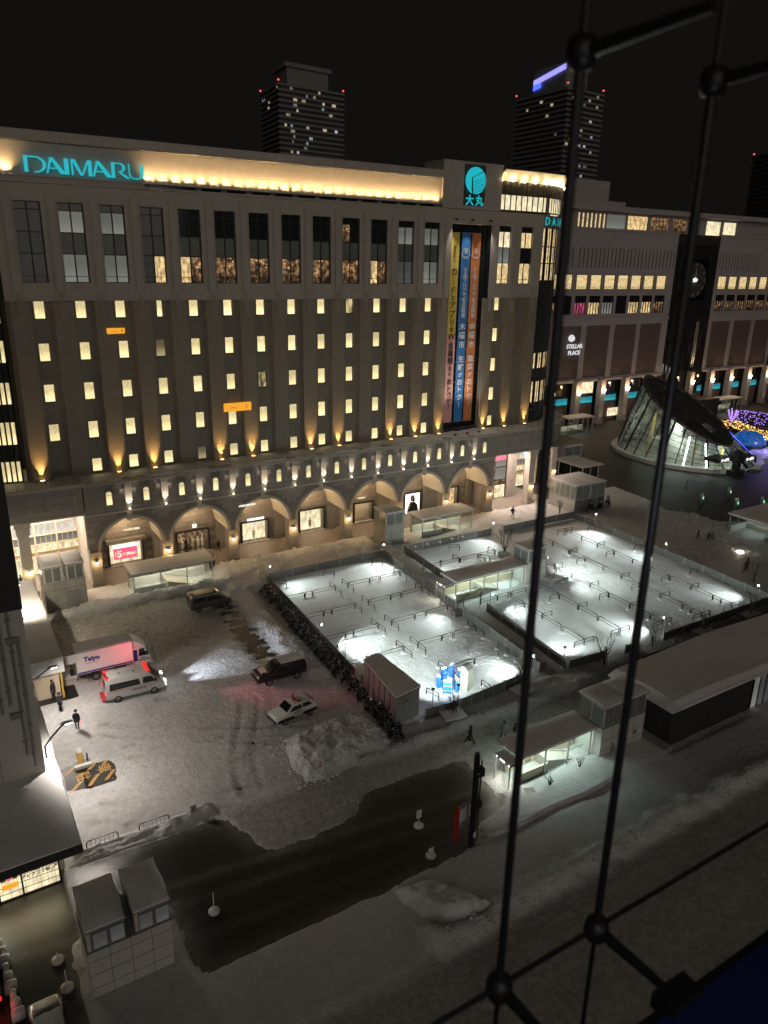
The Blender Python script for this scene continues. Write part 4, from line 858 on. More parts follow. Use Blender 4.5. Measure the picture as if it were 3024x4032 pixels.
def glazing(x0, x1, y, nx, ys=0.0):
    zs = [0,2.25,2.9,3.85,5.0,6.5,8.0,9.0]; mm = ['cream','tan','shopw','blind','lobby','lobby','lobby']
    fr = MB(); w = (x1-x0)/nx
    for i in range(nx+1): fr.box(x0+w*i-.09,x0+w*i+.09,y-.12,y+.05,0,9)
    for z in zs[1:-1]: fr.box(x0,x1,y-.10,y+.04,z-.06,z+.06)
    for i in range(nx*4): fr.box(x0+w*i/4-.02,x0+w*i/4+.02,y-.03,y+.03,2.9,9)
    o = add('entrance_glazing', fr, M['tan'], S)
    for i in range(nx):
        for j in range(7): add('pane', box(x0+w*i+.1,x0+w*i+w-.1,y+.06,y+.1,zs[j]+.06,zs[j+1]-.06), M[mm[j]], o)
glazing(-4.2, 3.2, 4.2, 3); glazing(-12.4, -4.5, 5.2, 3); glazing(72.5, 80.5, 6.0, 3)
rw = MB().box(63.5,64.2,-1.9,2.4,0,9).box(64.2,67.6,2.0,2.4,0,9).box(70.4,72.4,2.0,2.4,0,9).box(67.6,70.4,2.0,2.4,7.6,9); add('entrance_wall', rw, M['trim'], S)
for i in range(12):
    for x0_, x1_ in ((64.25,65.3),(65.33,66.4),(66.43,67.55),(70.45,71.4)): add('wall_slab', box(x0_,x1_,1.96,2.0,.1+.72*i,.1+.72*i+.69), M['trim'], S)
add('side_pier', box(3.2,3.5,-1.7,4.2,0,9), M['trim'], S)
ew = MB().box(67.7,67.8,2.05,2.3,0,7.6).box(70.2,70.3,2.05,2.3,0,7.6)
for z in (2.4,3.2,5.4): ew.box(67.8,70.2,2.05,2.3,z-.06,z+.06)
o = add('display_window', ew, M['frame'], S)
for (z0, z1, mn) in ((.1,2.34,'shopw'),(2.46,3.14,'rest'),(3.26,5.34,'blind'),(5.46,6.5,'blind'),(6.5,7.5,'pink')): add('pane', box(67.82,70.18,2.2,2.26,z0,z1), M[mn], o)
add('door_glow', box(64.75,66.0,2.28,2.3,.8,2.5) if False else box(65.35,66.35,1.9,1.95,.7,2.5), M['whitel'], S)
lamp('AREA', 'entrance_light', (67.6,-.6,8.9), 1300, (1.0,.80,.66), tgt=(67.6,-.6,0), sx=6, sy=3); lamp('AREA', 'entrance_light', (76,2,8.9), 700, (1.0,.80,.66), tgt=(76,2,0), sx=6, sy=4)
lamp('AREA', 'entrance_light', (-1,1.2,8.9), 1100, (1.0,.82,.64), tgt=(-1,1.2,0), sx=6, sy=3); lamp('POINT', 'hall_light', (-6,3.0,4.0), 500, (1.0,.88,.70), .4); lamp('AREA', 'entrance_light', (-8.5,1.6,8.9), 1400, (1.0,.84,.66), tgt=(-8.5,1.6,0), sx=6, sy=4)
# orange window-glass reflections, built as glowing panels before the wall
for x, z, w, hh, lb in ((8.97,29.2,1.95,.62,'small orange glass reflection built as a glowing panel beside the third window column'),(22.9,19.5,3.6,1.05,'wide orange glass reflection built as a glowing panel above a yellow window')):
    b = thing('reflection_panel', lb, 'sign', (x, -.52, z)); add('panel', box(-w/2,w/2,0,.08,-hh/2,hh/2), M['orange'], b)
    mb = MB(); [mb.box(w*.3+k*.12,w*.3+.05+k*.12,-.02,0,-hh*.25,hh*.3) for k in range(2)]; [mb.box(-w*.25+k*.16,-w*.25+.1+k*.16,-.02,0,-hh*.12,-.02) for k in range(5)]; add('reflection_marks', mb, M['ypaint'], b)
    add('added_mount', MB().box(-w*.3,-w*.3+.1,.08,.5,-.1,.1).box(w*.3-.1,w*.3,.08,.5,-.1,.1), M['frame'], b)
# ================================================================ station building across the plaza
J = thing('station_building', 'long mauve stone station building with lit window rows and turquoise ground floor strips', 'station')
JY = 40.0
jw = MB(); slots = [(120.6+1.30*k, 120.95+1.30*k, 36.9, 41.3) for k in range(26)]+[(171.2+1.3*k, 171.55+1.3*k, 36.9, 41.3) for k in range(14)]+[(112+1.3*k, 112.35+1.3*k, 36.9, 41.3) for k in range(6)]
wx = [111.0,115.8]+[120.6+4.55*k for k in range(7)]+[172.0+4.55*k for k in range(6)]
ups = [(x, x+3.7, 32.1, 35.4) for x in wx]; lows = [(x, x+3.7, 26.5, 30.7) for x in wx]
brw = [(125.3,133.3),(134.9,142.6),(144.0,151.8),(172.0,180.0),(181.6,189.6),(191,199),(115.5,123.7)]
brn = [(a, b, 11.6, 23.9) for a, b in brw]
for xa, xb in ((104, 154), (170.5, 200)): holed(xa, xb, 11.0, 45.4, [q for q in slots+ups+lows+brn if xa <= q[0] and q[1] <= xb], JY, .6, jw)
add('front_wall', jw, M['jr'], J)
sb = MB(); [sb.quad((a,JY+.55,c),(b,JY+.55,c),(b,JY+.55,d),(a,JY+.55,d)) for a, b, c, d in slots]; add('slot_backs', sb, M['jrd'], J)
bp = {}
for a, b, c, d in brn:
    m_ = MB(); w = (b-a)/4
    for i in range(4):
        for j in range(6): m_.box(i*w+.01, (i+1)*w-.01, .25, .5, j*(d-c)/6+.012, (j+1)*(d-c)/6-.012)
    add('stone_panel', m_, M['brownp'], J, loc=(a, JY, c))
jf = MB().box(0,.12,-.1,.1,0,3.3).box(3.58,3.7,-.1,.1,0,3.3).box(.12,3.58,-.1,.1,3.2,3.3).box(.12,3.58,-.1,.1,0,.1); [jf.box(.3+.22*k,.32+.22*k,-.12,-.08,.1,.75) for k in range(15)]; jf = jf.mesh('lit_window', M['frame'])
jl = MB(); [jl.box(-.04+.92*k,.06+.92*k,-.1,.1,0,4.2) for k in range(5)]; jl.box(0,3.7,-.1,.1,2.6,2.7); jl = jl.mesh('shop_window', M['frame'])
jp = box(.05,3.65,.12,.16,.05,3.25).mesh('pane', M['curt']); jc = {}
for i, (a, b, c, d) in enumerate(ups): o = add('lit_window', jf, parent=J, loc=(a, JY+.3, c)); add('pane', jp, parent=o)
for i, (a, b, c, d) in enumerate(lows):
    mn = {2:'pinkd',3:'rest2',4:'blind',5:'pane',6:'rest2',7:'rest2',8:'rest',1:'pane'}.get(i, 'rest')
    o = add('shop_window', jl, parent=J, loc=(a, JY+.3, c)); add('pane', box(.05,3.65,.12,.16,.05,2.6).mesh('pane', M[mn]), parent=o); add('pane', box(.05,3.65,.12,.16,2.7,4.15), M['pane'], o)
jb = MB()
for z0, z1, w in ((45.0,45.6,.3),(35.6,35.9,.15),(31.2,31.7,.15),(25.0,25.6,.3),(10.6,11.2,.35)):
    for xa, xb in ((104,154),(170.5,200)): jb.box(xa,xb,JY-w,JY,z0,z1)
add('string_courses', jb, M['jr'], J)
tr = MB().box(112,200,JY+3,JY+20,45.4,49.4).box(110,200,JY+1,JY+20,49.4,50.5); add('top_storey', tr, M['jr'], J)
add('roof_house', MB().box(122.5,134.5,JY+6,JY+16,50.5,56.2).box(134.5,140.5,JY+6,JY+14,50.5,52.0), M['jr'], J)
for k in range(7): add('slit_window', box(122.2+1.35*k,122.55+1.35*k,JY+2.9,JY+2.98,45.8,48.8), M['curt'], J)
for x0, x1, mn in ((131.5,137.5,'blind'),(138.6,145.2,'rest2'),(146.8,153,'rest'),(154.8,160,'rest'),(161,164,'pane'),(168,173.5,'cream'),(175,180,'cream')): add('terrace_glazing', box(x0,x1,JY+2.9,JY+2.98,45.5,48.8), M[mn], J)
# dark glass clock bay
ct = MB().box(154,170.5,JY+.6,JY+3,0,42.8); add('clock_bay', ct, M['pane'], J)
cm = MB(); [cm.box(154.3+1.6*k,154.5+1.6*k,JY+.3,JY+.6,11,42.8) for k in range(11)]; [cm.box(154,170.5,JY+.4,JY+.58,11+3.6*k,11.2+3.6*k) for k in range(9)]; add('bay_mullions', cm, M['frame'], J)
add('clock_panel', box(157.3,167.3,JY+.1,JY+.3,29.4,39.4), M['gglass'], J)
ck = MB(); n = 32; ck.prism([(4.4*math.cos(2*math.pi*i/n),4.4*math.sin(2*math.pi*i/n)) for i in range(n)], 'y', -.12, 0); ckf = add('clock_face', ck, M['jrd'], J, loc=(162.3, JY+.05, 34.4))
for k in range(12):
    a = 2*math.pi*k/12; s_ = MB(); s_.prism([((.42 if i % 2 == 0 else .17)*math.cos(math.pi*i/5+.31), (.42 if i % 2 == 0 else .17)*math.sin(math.pi*i/5+.31)) for i in range(10)], 'y', -.2, -.13); add('hour_star', s_, M['dlamp'], ckf, loc=(3.7*math.cos(a), 0, 3.7*math.sin(a)))
add('clock_hand', MB().prism([(-.1,0),(.1,0),(.05,3.0),(-.05,3.0)], 'y', -.22, -.2), M['white'], ckf); add('hub', box(-.5,.5,-.3,-.2,-.3,.3), M['coolb'], ckf)
for x in (158.2, 166.4):
    for s in (-.35, .35): add('uplit_fin', box(x+s-.08,x+s+.08,JY+.1,JY+.3,12,24), M['trim'], J)
    lamp('SPOT', 'fin_light', (x, JY-.8, 11.4), 3000, (1.0,.72,.40), .1, (x, JY+.2, 17), 50, .8)
# ground floor: columns, turquoise strips, doors
for k in range(11):
    x = 115.0+8.45*k; c = MB().box(x-.75,x+.75,JY-1.2,JY+.3,0,11).box(x-.95,x+.95,JY-1.4,JY+.3,0,.8); add('column', c, M['jr'], J)
    add('dark_front', box(x+1.0,x+7.5,JY+1.2,JY+1.4,0,5.0), M['brownp'], J)
    for i in range(3): add('strip_light', box(x+1.2+2.05*i,x+3.15+2.05*i,JY+1.05,JY+1.15,5.2,6.7), M['tealstrip'], J)
    add('dark_front', box(x+1.0,x+7.5,JY+1.2,JY+1.4,6.9,11), M['pane'], J)
    o = add('column_lamp', MB().prism([(-.5,.5),(-.1,-.4),(.1,-.4),(.5,.5),(.15,.35),(0,-.1),(-.15,.35)], 'y', -.2, .1), M['bulb'], J, loc=(x, JY-1.5, 8.2))
    lamp('POINT', 'column_light', (x, JY-2.2, 8.9), 220, (1.0,.62,.32), .2); lamp('SPOT', 'column_uplight', (x, JY-2.0, .4), 160, (1.0,.66,.36), .1, (x, JY-1.0, 4), 40, .8)
for x0, x1, z0, z1 in ((125.6,130.5,7.6,10.6),(148.5,153.5,7.4,10.6),(155.5,161.5,7.2,10.6),(136.6,140.4,1.2,3.2)): add('shop_light', box(x0,x1,JY+.9,JY+1.0,z0,z1), M['cream'], J)
st_ = thing('mall_sign', 'small white mall name letters on the mauve stone beside the store corner', 'sign', (121.6, JY-.3, 18.5))
for t_, z in (('STELLAR', .75), ('PLACE', -.75)): me_ = textmesh(t_, 1.35, .05, .03); me_.materials.append(M['signw']); add('lettering', me_, parent=st_, loc=(0,0,z), rot=(R(90),0,0))
hd = MB(); hd.lathe([(.0,-.8),(.7,-.4),(.8,.2),(.4,.8),(0,.9)], 10); add('emblem', hd, M['signw'], st_, loc=(-1.2,0,2.6))
sg2 = thing('round_sign', 'round white lit sign over the station ground floor', 'sign', (157.4, JY-.9, 11.9)); n = 20; add('disc', MB().prism([(1.3*math.cos(2*math.pi*i/n),1.3*math.sin(2*math.pi*i/n)) for i in range(n)], 'y', -.1, .1), M['whitel'], sg2)
add('symbol', MB().prism([(-.5,-.9),(-.1,.9),(.2,.9),(.1,.1),(.6,-.2),(.3,-.5),(-.1,-.2),(-.2,-.9)], 'y', -.14, -.1), M['violet'], sg2)
# ================================================================ slanted glass rotunda on the plaza
K = thing('glass_rotunda', 'slanted glass rotunda with dark snow-flecked roof on the station plaza', 'glass hall', (0,0,0))
def basep(a): return (123.6+12.2*math.cos(a), 7.6+14.6*math.sin(a))
def rimp(a):
    x, y = 122.2+(5.8 if math.cos(a) > 0 else 6.2)*math.cos(a), 7.4+10.6*math.sin(a); return (x, y, 4.4+.505*(y+3.0))
NK = 28
def lerp3(p, q, t): return tuple(p[i]+(q[i]-p[i])*t for i in range(3))
rib = MB(); ribw = MB()
for i in range(NK):
    a, b = 2*math.pi*i/NK, 2*math.pi*(i+1)/NK; A, B = (*basep(a), .5), (*basep(b), .5); C_, D_ = rimp(a), rimp(b)
    nrow = 7
    for j in range(nrow):
        t0, t1 = j/nrow, (j+1)/nrow
        add('pane', MB().add([lerp3(A,C_,t0),lerp3(B,D_,t0),lerp3(B,D_,t1),lerp3(A,C_,t1)], [(0,1,2,3)]), M['gglass' if 17 <= i <= 20 and j > 3 else 'rglass'], K)
        rib.tube([lerp3(A,C_,t0), lerp3(B,D_,t0)], .05, 4)
    rib.tube([A, C_], .14 if i % 3 else .26, 5); ribw.tube([C_, D_], .34, 6)
add('ribs', rib, M['frame'], K); add('rim_beam', ribw, M['brownp'], K, smooth=True)
rf = MB(); cen = (122.2, 7.4, 4.4+.505*10.4)
for i in range(NK):
    C_, D_ = rimp(2*math.pi*i/NK), rimp(2*math.pi*(i+1)/NK)
    if 20 <= i <= 22: rf.add([C_, D_, lerp3(D_,cen,.35), lerp3(C_,cen,.35)], [(0,1,2,3)]); rf.add([lerp3(C_,cen,.6), lerp3(D_,cen,.6), cen], [(0,1,2)])
    else: rf.add([C_, D_, cen], [(0,1,2)])
roofm = snowmat('snow_flecked_roof', (.035,.037,.04), (.30,.30,.30), (2.0,.1,.05), (9,.1,.02), attr=False, nz=.55); add('roof', rf, roofm, K); rl_ = MB()
for k in range(-5, 6):
    yy = lambda t: 7.4-10.2*(1-2*t); u = k/6*6.4; s_y = math.sqrt(max(.02, 1-(k/6.4)**2)); y0_, y1_ = 7.4-10.3*s_y, 7.4+10.3*s_y; rl_.tube([(122.0+u*.95, y0_, 4.4+.505*(y0_+3)+.06), (122.0+u*.95, y1_, 4.4+.505*(y1_+3)+.06)], .07, 4)
add('roof_ribs', rl_, M['frame'], K)
bs = MB()
for i in range(NK):
    a, b = 2*math.pi*i/NK, 2*math.pi*(i+1)/NK
    if 19 <= i <= 21: continue
    p, q = basep(a), basep(b); o1 = lambda p_, k: (123.6+(p_[0]-123.6)*k, 7.6+(p_[1]-7.6)*k)
    P1, Q1 = o1(p,1.09), o1(q,1.09); bs.add([(*P1,0),(*Q1,0),(*q,0),(*p,0),(*P1,.75),(*Q1,.75),(*q,.85),(*p,.85)], [(0,1,5,4),(4,5,6,7),(1,2,6,5),(3,0,4,7)])
add('snowy_plinth', bs, M['snowroof'], K)
add('hall_floor', MB().prism([basep(2*math.pi*i/NK) for i in range(NK)], 'z', .02, .06), M['floorin'], K)
inn = MB().box(118,124,4,12,0,3.4).box(126.5,131,2,9,0,3.0).lathe([(.5,0),(.5,8.5)], 10, (120.5,9,0)).box(118.5,123.5,8.5,9.0,3.4,7.6); add('inner_core_and_added_wall', inn, M['white'], K)  # taller white wall added to catch light behind the glass
for x, y in ((116.5,11.5),(117.5,1.0),(121.5,-2.2),(120.5,14)): add('yellow_mast', MB().tube([(x,y,.05),(x+.8,y,8 if y > 5 else 4.2)], .22, 6).tube([(x-.8,y,3),(x+1.2,y,3.4)], .1, 5), M['yel'], K)
for k, (x, y) in enumerate(((114.5,-6.6),(119.8,-8.2))):
    o = add('entrance_box', MB().box(x,x+4.2,y,y+3,2.5,3.2), M['dark'], K); me_ = textmesh('さっぽろ', .62, .02, .02); me_.materials.append(M['whitel']); add('lettering', me_, parent=o, loc=(x+2.1,y-.04,2.85), rot=(R(90),0,0))
    add('door', MB().box(x,x+2.0,y+.6,y+.7,0,2.45).box(x+2.1,x+4.2,y+.6,y+.7,0,2.45), M['glass'], K)
add('dark_pier', MB().box(118.6,119.7,-8.0,-6.9,0,4.6).box(117.6,120.6,-8.4,-6.6,0,.9), M['dark'], K)
add('blue_strip', MB().tube([lerp3((*basep(R(-42)),.5), rimp(R(-42)), t) for t in (0,.3,.6,1)], .30, 6), M['blue'], K)
for x, y, z in ((116,4,4.2),(118,13,6.5),(121,-3,3.2),(127,0,3.6),(122,8,6)): lamp('POINT', 'hall_light', (x, y, z), 480, (.90,1.0,.88), .3)
for t_ in range(2):
    for s in range(12): a = R(212+9*t_*2); add('led_dot', box(-.09,.09,-.09,.09,-.12,.12), M['coolb'], K, loc=lerp3((*basep(a),.5), tuple(v+(.05 if i_ == 2 else 0) for i_, v in enumerate(rimp(a))), .04+.07*s))
# illuminated winter garden
def litbox(name, label, cat, mn, x0, x1, y0, y1, z0, z1, n, frame, loc, rz):
    t = thing(name, label, cat, loc, R(rz)); mb = MB(); random.seed(int(x0))
    for i in range(n):
        x, y, z = x0+(x1-x0)*random.random(), y0+(y1-y0)*random.random(), z0+(z1-z0)*random.random(); r = .17; mb.add([(x-r,y,z),(x+r,y,z),(x,y-r,z+r),(x,y+r,z-r)], [(0,1,2),(0,1,3),(2,3,0),(1,2,3)])
    add('fairy_lights', mb, M[mn], t); add(frame, box(x0,x1,y0+.1,y1,0,z1-.1 if z1 > .6 else .12), M['conifer'], t)
    return t
litbox('lit_hedge', 'purple and blue fairy light hedge on the plaza', 'light display', 'purl', 0, 20, 0, .8, .2, 3.2, 1000, 'hedge_body', (165.5,24,0), -72)
litbox('lit_flowerbed', 'golden fairy light bed in front of the purple light hedge', 'light display', 'goldl', 0, 26, -2.5, 3.5, .3, 1.0, 1700, 'bed', (160.5,24.5,0), -115)
lt_ = thing('lit_tree', 'small bare tree wrapped in violet fairy lights by the rotunda', 'tree', (160.4, 22, 0)); tm = MB(); fl_ = MB()
for k in range(7):
    a = k*.9; p = [(0,0,0),(0.1*math.cos(a),.1*math.sin(a),1.2),(.9*math.cos(a),.9*math.sin(a),2.6+.2*(k % 3)),(1.3*math.cos(a),1.3*math.sin(a),4.0+.4*(k % 2))]; tm.tube(p, [.12,.09,.05,.02], 5)
    for j in range(16): t = j/16*3; i_ = int(t); q = lerp3(p[i_], p[min(i_+1,3)], t-i_); fl_.box(q[0]-.09,q[0]+.09,q[1]-.09,q[1]+.09,q[2]-.09,q[2]+.09)
add('trunk', tm, M['bark'], lt_); add('fairy_lights', fl_, M['purl'], lt_)
dmn = thing('light_dome', 'blue glowing dome on a dark drum beside the rotunda', 'light display', (140.5, 4.2, 0)); add('drum', MB().lathe([(0,0),(3.6,0),(3.6,1.5),(0,1.5)], 24), M['dark'], dmn); add('dome', MB().lathe([(3.5*math.cos(R(a)), 1.5+2.6*math.sin(R(a))) for a in range(0, 91, 10)], 24), M['bdome'], dmn, smooth=True)
lamp('POINT', 'dome_light', (138.5, -1.5, 3.5), 700, (.35,.30,1.0), .5); lamp('POINT', 'dome_light', (152, 3, 3), 900, (.5,.38,1.0), .5); lamp('POINT', 'bed_light', (160, 8, 3.5), 1500, (1.0,.6,.25), .5)
heap('snow_pile', 'low snow mound glowing violet beside the blue dome', [(131,-5),(130,-1),(135,2),(143,2.5),(150,0),(150,-8),(140,-9)], .9, 23, 40, .3)
# ================================================================ far towers
def tower(name, label, az0, azc, az1, dist, top, lit, seed, crown=None):
    t = thing(name, label, 'tower'); random.seed(seed)
    def P(az, d): return (CAM.x+d*math.sin(R(az)), CAM.y+d*math.cos(R(az)))
    A, B, C_ = P(az0, dist*1.07), P(azc, dist), P(az1, dist*1.05); D_ = (A[0]+C_[0]-B[0], A[1]+C_[1]-B[1])
    core = MB(); sk = .985; cx, cyy = (A[0]+C_[0])/2, (A[1]+C_[1])/2
    q = lambda p, k: (cx+(p[0]-cx)*k, cyy+(p[1]-cyy)*k)
    core.prism([q(p, .95) for p in (A,B,C_,D_)], 'z', 0, top-1); add('shaft', core, M['towerd'], t)
    nf = int(top/3.1); slab = MB().prism([q(p, 1.0) for p in (A,B,C_,D_)], 'z', 0, 1.25).mesh('balcony_band', M['tower'])
    for k in range(nf): add('balcony_band', slab, parent=t, loc=(0,0,3.1*k+1.6))
    for i in range(lit):
        P0, P1 = ((B, C_) if random.random() < .75 else (A, B)); u = random.uniform(.05,.92); w = random.uniform(1.2,3.4); L_ = math.hypot(P1[0]-P0[0], P1[1]-P0[1]); k = random.randint(int(nf*.55), nf-2)
        a, b = q(lerp2(P0,P1,u), .962), q(lerp2(P0,P1,u+w/L_), .962); z = 3.1*k+2.86
        add('window', MB().quad((*a,z),(*b,z),(*b,z+1.75),(*a,z+1.75)), M[random.choice(('farwin','farwin','farwin2'))], t)
    for p in (A, B, C_): add('beacon', box(-.45,.45,-.45,.45,0,.9), M['aviation'], t, loc=(*q(p,.97), top+.6))
    return t, q, (A,B,C_,D_)
def lerp2(p, q, t): return (p[0]+(q[0]-p[0])*t, p[1]+(q[1]-p[1])*t)
T1, q_, pp = tower('apartment_tower', 'dark apartment tower with stepped crown rising above the rooftop band', 22.75, 24.0, 28.5, 540, 146, 46, 3)
add('crown', MB().prism([q_(lerp2(p,pp[(i+1)%4],.0), .62) for i, p in enumerate(pp)], 'z', 146, 157).prism([q_(p, .70) for p in pp], 'z', 157, 159.5), M['tower'], T1)
T2, q_, pp = tower('office_tower', 'tall dark tower topped by a blue light bar behind the rod', 40.1, 43.54, 45.94, 560, 150, 40, 8)
add('top_block', MB().prism([q_(p, .6) for p in pp], 'z', 150, 166), M['tower'], T2)
a_, b_ = q_(pp[0], .66), q_(pp[1], .66); a_ = lerp2(a_, b_, .08); add('light_bar', MB().add([(*a_,156),(*b_,161.5),(*b_,165),(*a_,159.5)], [(0,1,2,3)]), M['violet'], T2); add('light_bar', MB().add([(*a_,153),(*lerp2(a_,b_,.25),154),(*lerp2(a_,b_,.25),157),(*a_,157)], [(0,1,2,3)]), M['blue'], T2)
tower('apartment_tower', 'dim narrow tower at the picture edge beyond the station roof', 55.5, 57.5, 60.5, 600, 115, 8, 11)
# ================================================================ lift houses and glass stairways
def snowcap(mb, x0, x1, y0, y1, z, t=.22, over=.12, nx=8, ny=6, m=0):
    xs = [x0-over+(x1-x0+2*over)*i/nx for i in range(nx+1)]; ys = [y0-over+(y1-y0+2*over)*j/ny for j in range(ny+1)]
    def zz_(i, j): e = min(i, nx-i, 1)*min(j, ny-j, 1); return z+t*(.45+.55*e)+.05*math.sin(xs[i]*1.7+ys[j]*.9)*e
    top = [(xs[i]+(.04*math.sin(9*ys[j]) if i in (0,nx) else 0), ys[j], zz_(i,j)) for j in range(ny+1) for i in range(nx+1)]; mb.add(top, [(j*(nx+1)+i, j*(nx+1)+i+1, (j+1)*(nx+1)+i+1, (j+1)*(nx+1)+i) for j in range(ny) for i in range(nx)], m)
    per = [(i,0) for i in range(nx)]+[(nx,j) for j in range(ny)]+[(i,ny) for i in range(nx,0,-1)]+[(0,j) for j in range(ny,0,-1)]
    vs = [(xs[i], ys[j], zz_(i,j)) for i, j in per]+[(xs[i], ys[j], z) for i, j in per]; k = len(per)
    mb.add(vs, [(i, i+k, (i+1) % k+k, (i+1) % k) for i in range(k)], m); return mb
def lift(label, x0, x1, y0, y1, z1, zs, cars, body='conc', win=True, face='S', louvre=True):
    t = thing('lift_house', label, 'lift house', (x0, y0, 0)); w = x1-x0; d = y1-y0
    add('body', box(0,w,0,d,-.1,zs), M[body], t)
    for k, (a, b) in enumerate(cars):
        up = box(a+.04,b-.04,.06,d-.06,zs,z1-.2); o = add('upper_body', up, M['lgrey'], t)
        add('roof', box(a-.03,b+.03,-.12,d+.12,z1-.2,z1-.06), M['grey'], t); add('roof_snow', snowcap(MB(), a+.02, b-.02, -.1, d+.1, z1-.06, .24, .04), M['snowroof'], t, smooth=True)
        if louvre:
            n = 2; pw = (b-a-.3)/n
            for i in range(n): add('louvre_panel', MB().box(a+.15+pw*i+.07,a+.15+pw*(i+1)-.07,.0,.06,zs+.12,z1-.32), M['spandrel'], o)
            n = max(2, int(d/1.1)); pw = d/n
            for i in range(n): add('louvre_panel', box(a-.0,a+.04,pw*i+.1,pw*(i+1)-.1,zs+.12,z1-.32), M['spandrel'], o)
    jm = MB()
    for z in (.9, 1.8, 2.7):
        if z < zs-.3: jm.box(-.012,w+.012,-.012,.0,z,z+.02)
    n = int(w/1.0)
    for i in range(1, n): jm.box(w*i/n,w*i/n+.02,-.012,0,0,zs)
    add('panel_joints', jm, M['jrd'], t); add('ledge', box(-.05,w+.05,-.05,d+.05,zs-.05,zs+.03), M['grey'], t)
    return t
l1 = lift('grey twin lift house with snowy roofs before the bright store entrance', -2.6, 1.65, -8.15, -4.6, 5.55, 3.6, [(0,1.98),(2.32,4.25)])
add('hatch_door', MB().box(2.3,3.6,-.05,0,.5,2.2).box(2.25,3.65,-.09,0,2.2,2.3), M['grey'], l1)
lift('dirty grey lift house standing by the advert with dark haired woman', 40.3, 43.3, -8.3, -5.2, 4.9, 3.0, [(0,3.0)])
l3 = lift('wide grey lift house with two snowy roofs beside the store corner column', 74.0, 80.6, -10.2, -4.4, 4.6, 2.15, [(0,3.2),(3.3,6.6)], 'steel')
l4 = lift('pale beige twin lift house with four windows in the snow beside the dark street', -7.5, -3.25, -57.3, -54.3, 4.9, 3.35, [(0,1.95),(2.38,4.25)], 'lgrey')
for a in (.35, 1.2, 2.65, 3.5): add('lift_window', MB().box(a-.05,a+.7,-.05,.02,3.5,4.5), M['grey'], l4); add('pane', box(a,a+.65,-.08,-.05,3.56,4.44), M['blind2'], l4)
l5 = lift('light grey lift house at the end of the glass stairway inside the bike lots', 48.55, 51.6, -27.6, -25.0, 4.6, 2.9, [(0,3.05)], 'lgrey')
l6 = lift('dim grey twin lift house between the lit S-5 stairway and the dark building', 30.6, 35.5, -56.3, -53.7, 4.9, 2.95, [(0,2.4),(2.5,4.9)], 'lgrey')
add('wall_hatch', MB().box(1.2,1.75,-.06,0,.35,.75).box(1.3,1.45,-.06,0,.8,1.25), M['grey'], l6); add('wall_hatch', box(3.7,4.1,-.06,0,1.2,1.6), M['grey'], l6)
def stairway(label, x0, x1, y0, y1, zr, power, cool, nb, name='glass_stairway', end=True, tan=False, sgn=None):
    t = thing(name, label, 'subway entrance', (x0, y0, 0)); w, d = x1-x0, y1-y0; fr = MB(); zt = zr-.12
    bx = [w*i/nb for i in range(nb+1)]
    for x in bx:
        for y in (.05, d-.05): fr.box(x-.055, x+.055, y-.05, y+.05, 0, zt)
    for y in (.05, d-.05): fr.box(0, w, y-.06, y+.06, zt-.14, zt); fr.box(0, w, y-.06, y+.06, 0, .10)
    fr.box(-.03,.06,.05,d-.05,zt-.14,zt).box(w-.06,w+.03,.05,d-.05,zt-.14,zt)
    add('frame', fr, M['steel'], t)
    for i in range(nb):
        for j in range(2):
            a, b = bx[i]+.06+(bx[i+1]-bx[i]-.12)*j/2, bx[i]+.06+(bx[i+1]-bx[i]-.12)*(j+1)/2
            for y in (.03, d-.05): add('pane', box(a+.006,b-.006,y,y+.02,.10,zt-.14), M['glass'], t)
    n = max(2, int(d/1.3))
    for i in range(n):
        a, b = .12+(d-.24)*i/n, .12+(d-.24)*(i+1)/n; add('pane', box(.0,.02,a+.01,b-.01,.05,zt-.14), M['glass'], t)
    add('roof', box(-.25,w+.25,-.25,d+.25,zt,zr), M['grey'], t); add('roof_snow', snowcap(MB(), 0, w, 0, d, zr, .26, .3, 14, 6), M['snowroof'], t, smooth=True)
    st = MB(); k = 12
    for i in range(k): st.box(w*.42+.26*i, w*.42+.26*(i+1), .35, d-.35, -.02, .95-.08*i)
    add('low_wall', MB().box(.08,w-.08,d-.35,d-.15,-.02,1.15).box(.08,w*.40,.15,.30,-.02,.95), M['tan'] if tan else M['white'], t); add('steps', st, M['trim'], t)
    rl = MB().tube([(w*.40,.45,1.9),(w*.72,.45,1.0),(w*.95,.45,1.0)], .03, 5).tube([(w*.40,d-.5,1.9),(w*.72,d-.5,1.0),(w*.95,d-.5,1.0)], .03, 5); add('handrail', rl, M['steel'], t)
    add('ceiling_lamp', box(w*.1,w*.9,d/2-.06,d/2+.06,zt-.06,zt-.02), M['coolb' if cool else 'bulb'], t)
    lamp('AREA', 'stairway_light', (x0+w/2, y0+d/2, zt-.15), power, (.84,1.0,.93) if cool else (1.0,.90,.70), tgt=(x0+w/2, y0+d/2, 0), sx=w*.9, sy=d*.6)
    return t
s1 = stairway('glass stairway shelter with snowy roof before the first arches of the store', 6.75, 16.0, -8.0, -4.9, 2.85, 190, False, 3)
s2 = stairway('glass stairway shelter with snowy roof beside the grey lift house and advert', 46.6, 55.4, -8.05, -5.0, 3.0, 160, False, 4)
s3 = stairway('bright glass stairway inside the bike lots, joined to a lift house', 38.0, 48.3, -27.5, -25.0, 2.75, 260, True, 5, tan=True)
me_ = textmesh('アピア・さっぽろ', .30, .01, .006); me_.materials.append(M['jrd']); add('lettering', me_, parent=s3, loc=(1.9,.0,1.3), rot=(R(90),0,0))
s5 = stairway('brightly lit S-5 glass stairway with snowy roof beside the street', 23.2, 30.4, -55.5, -53.4, 2.75, 230, True, 3, tan=True)
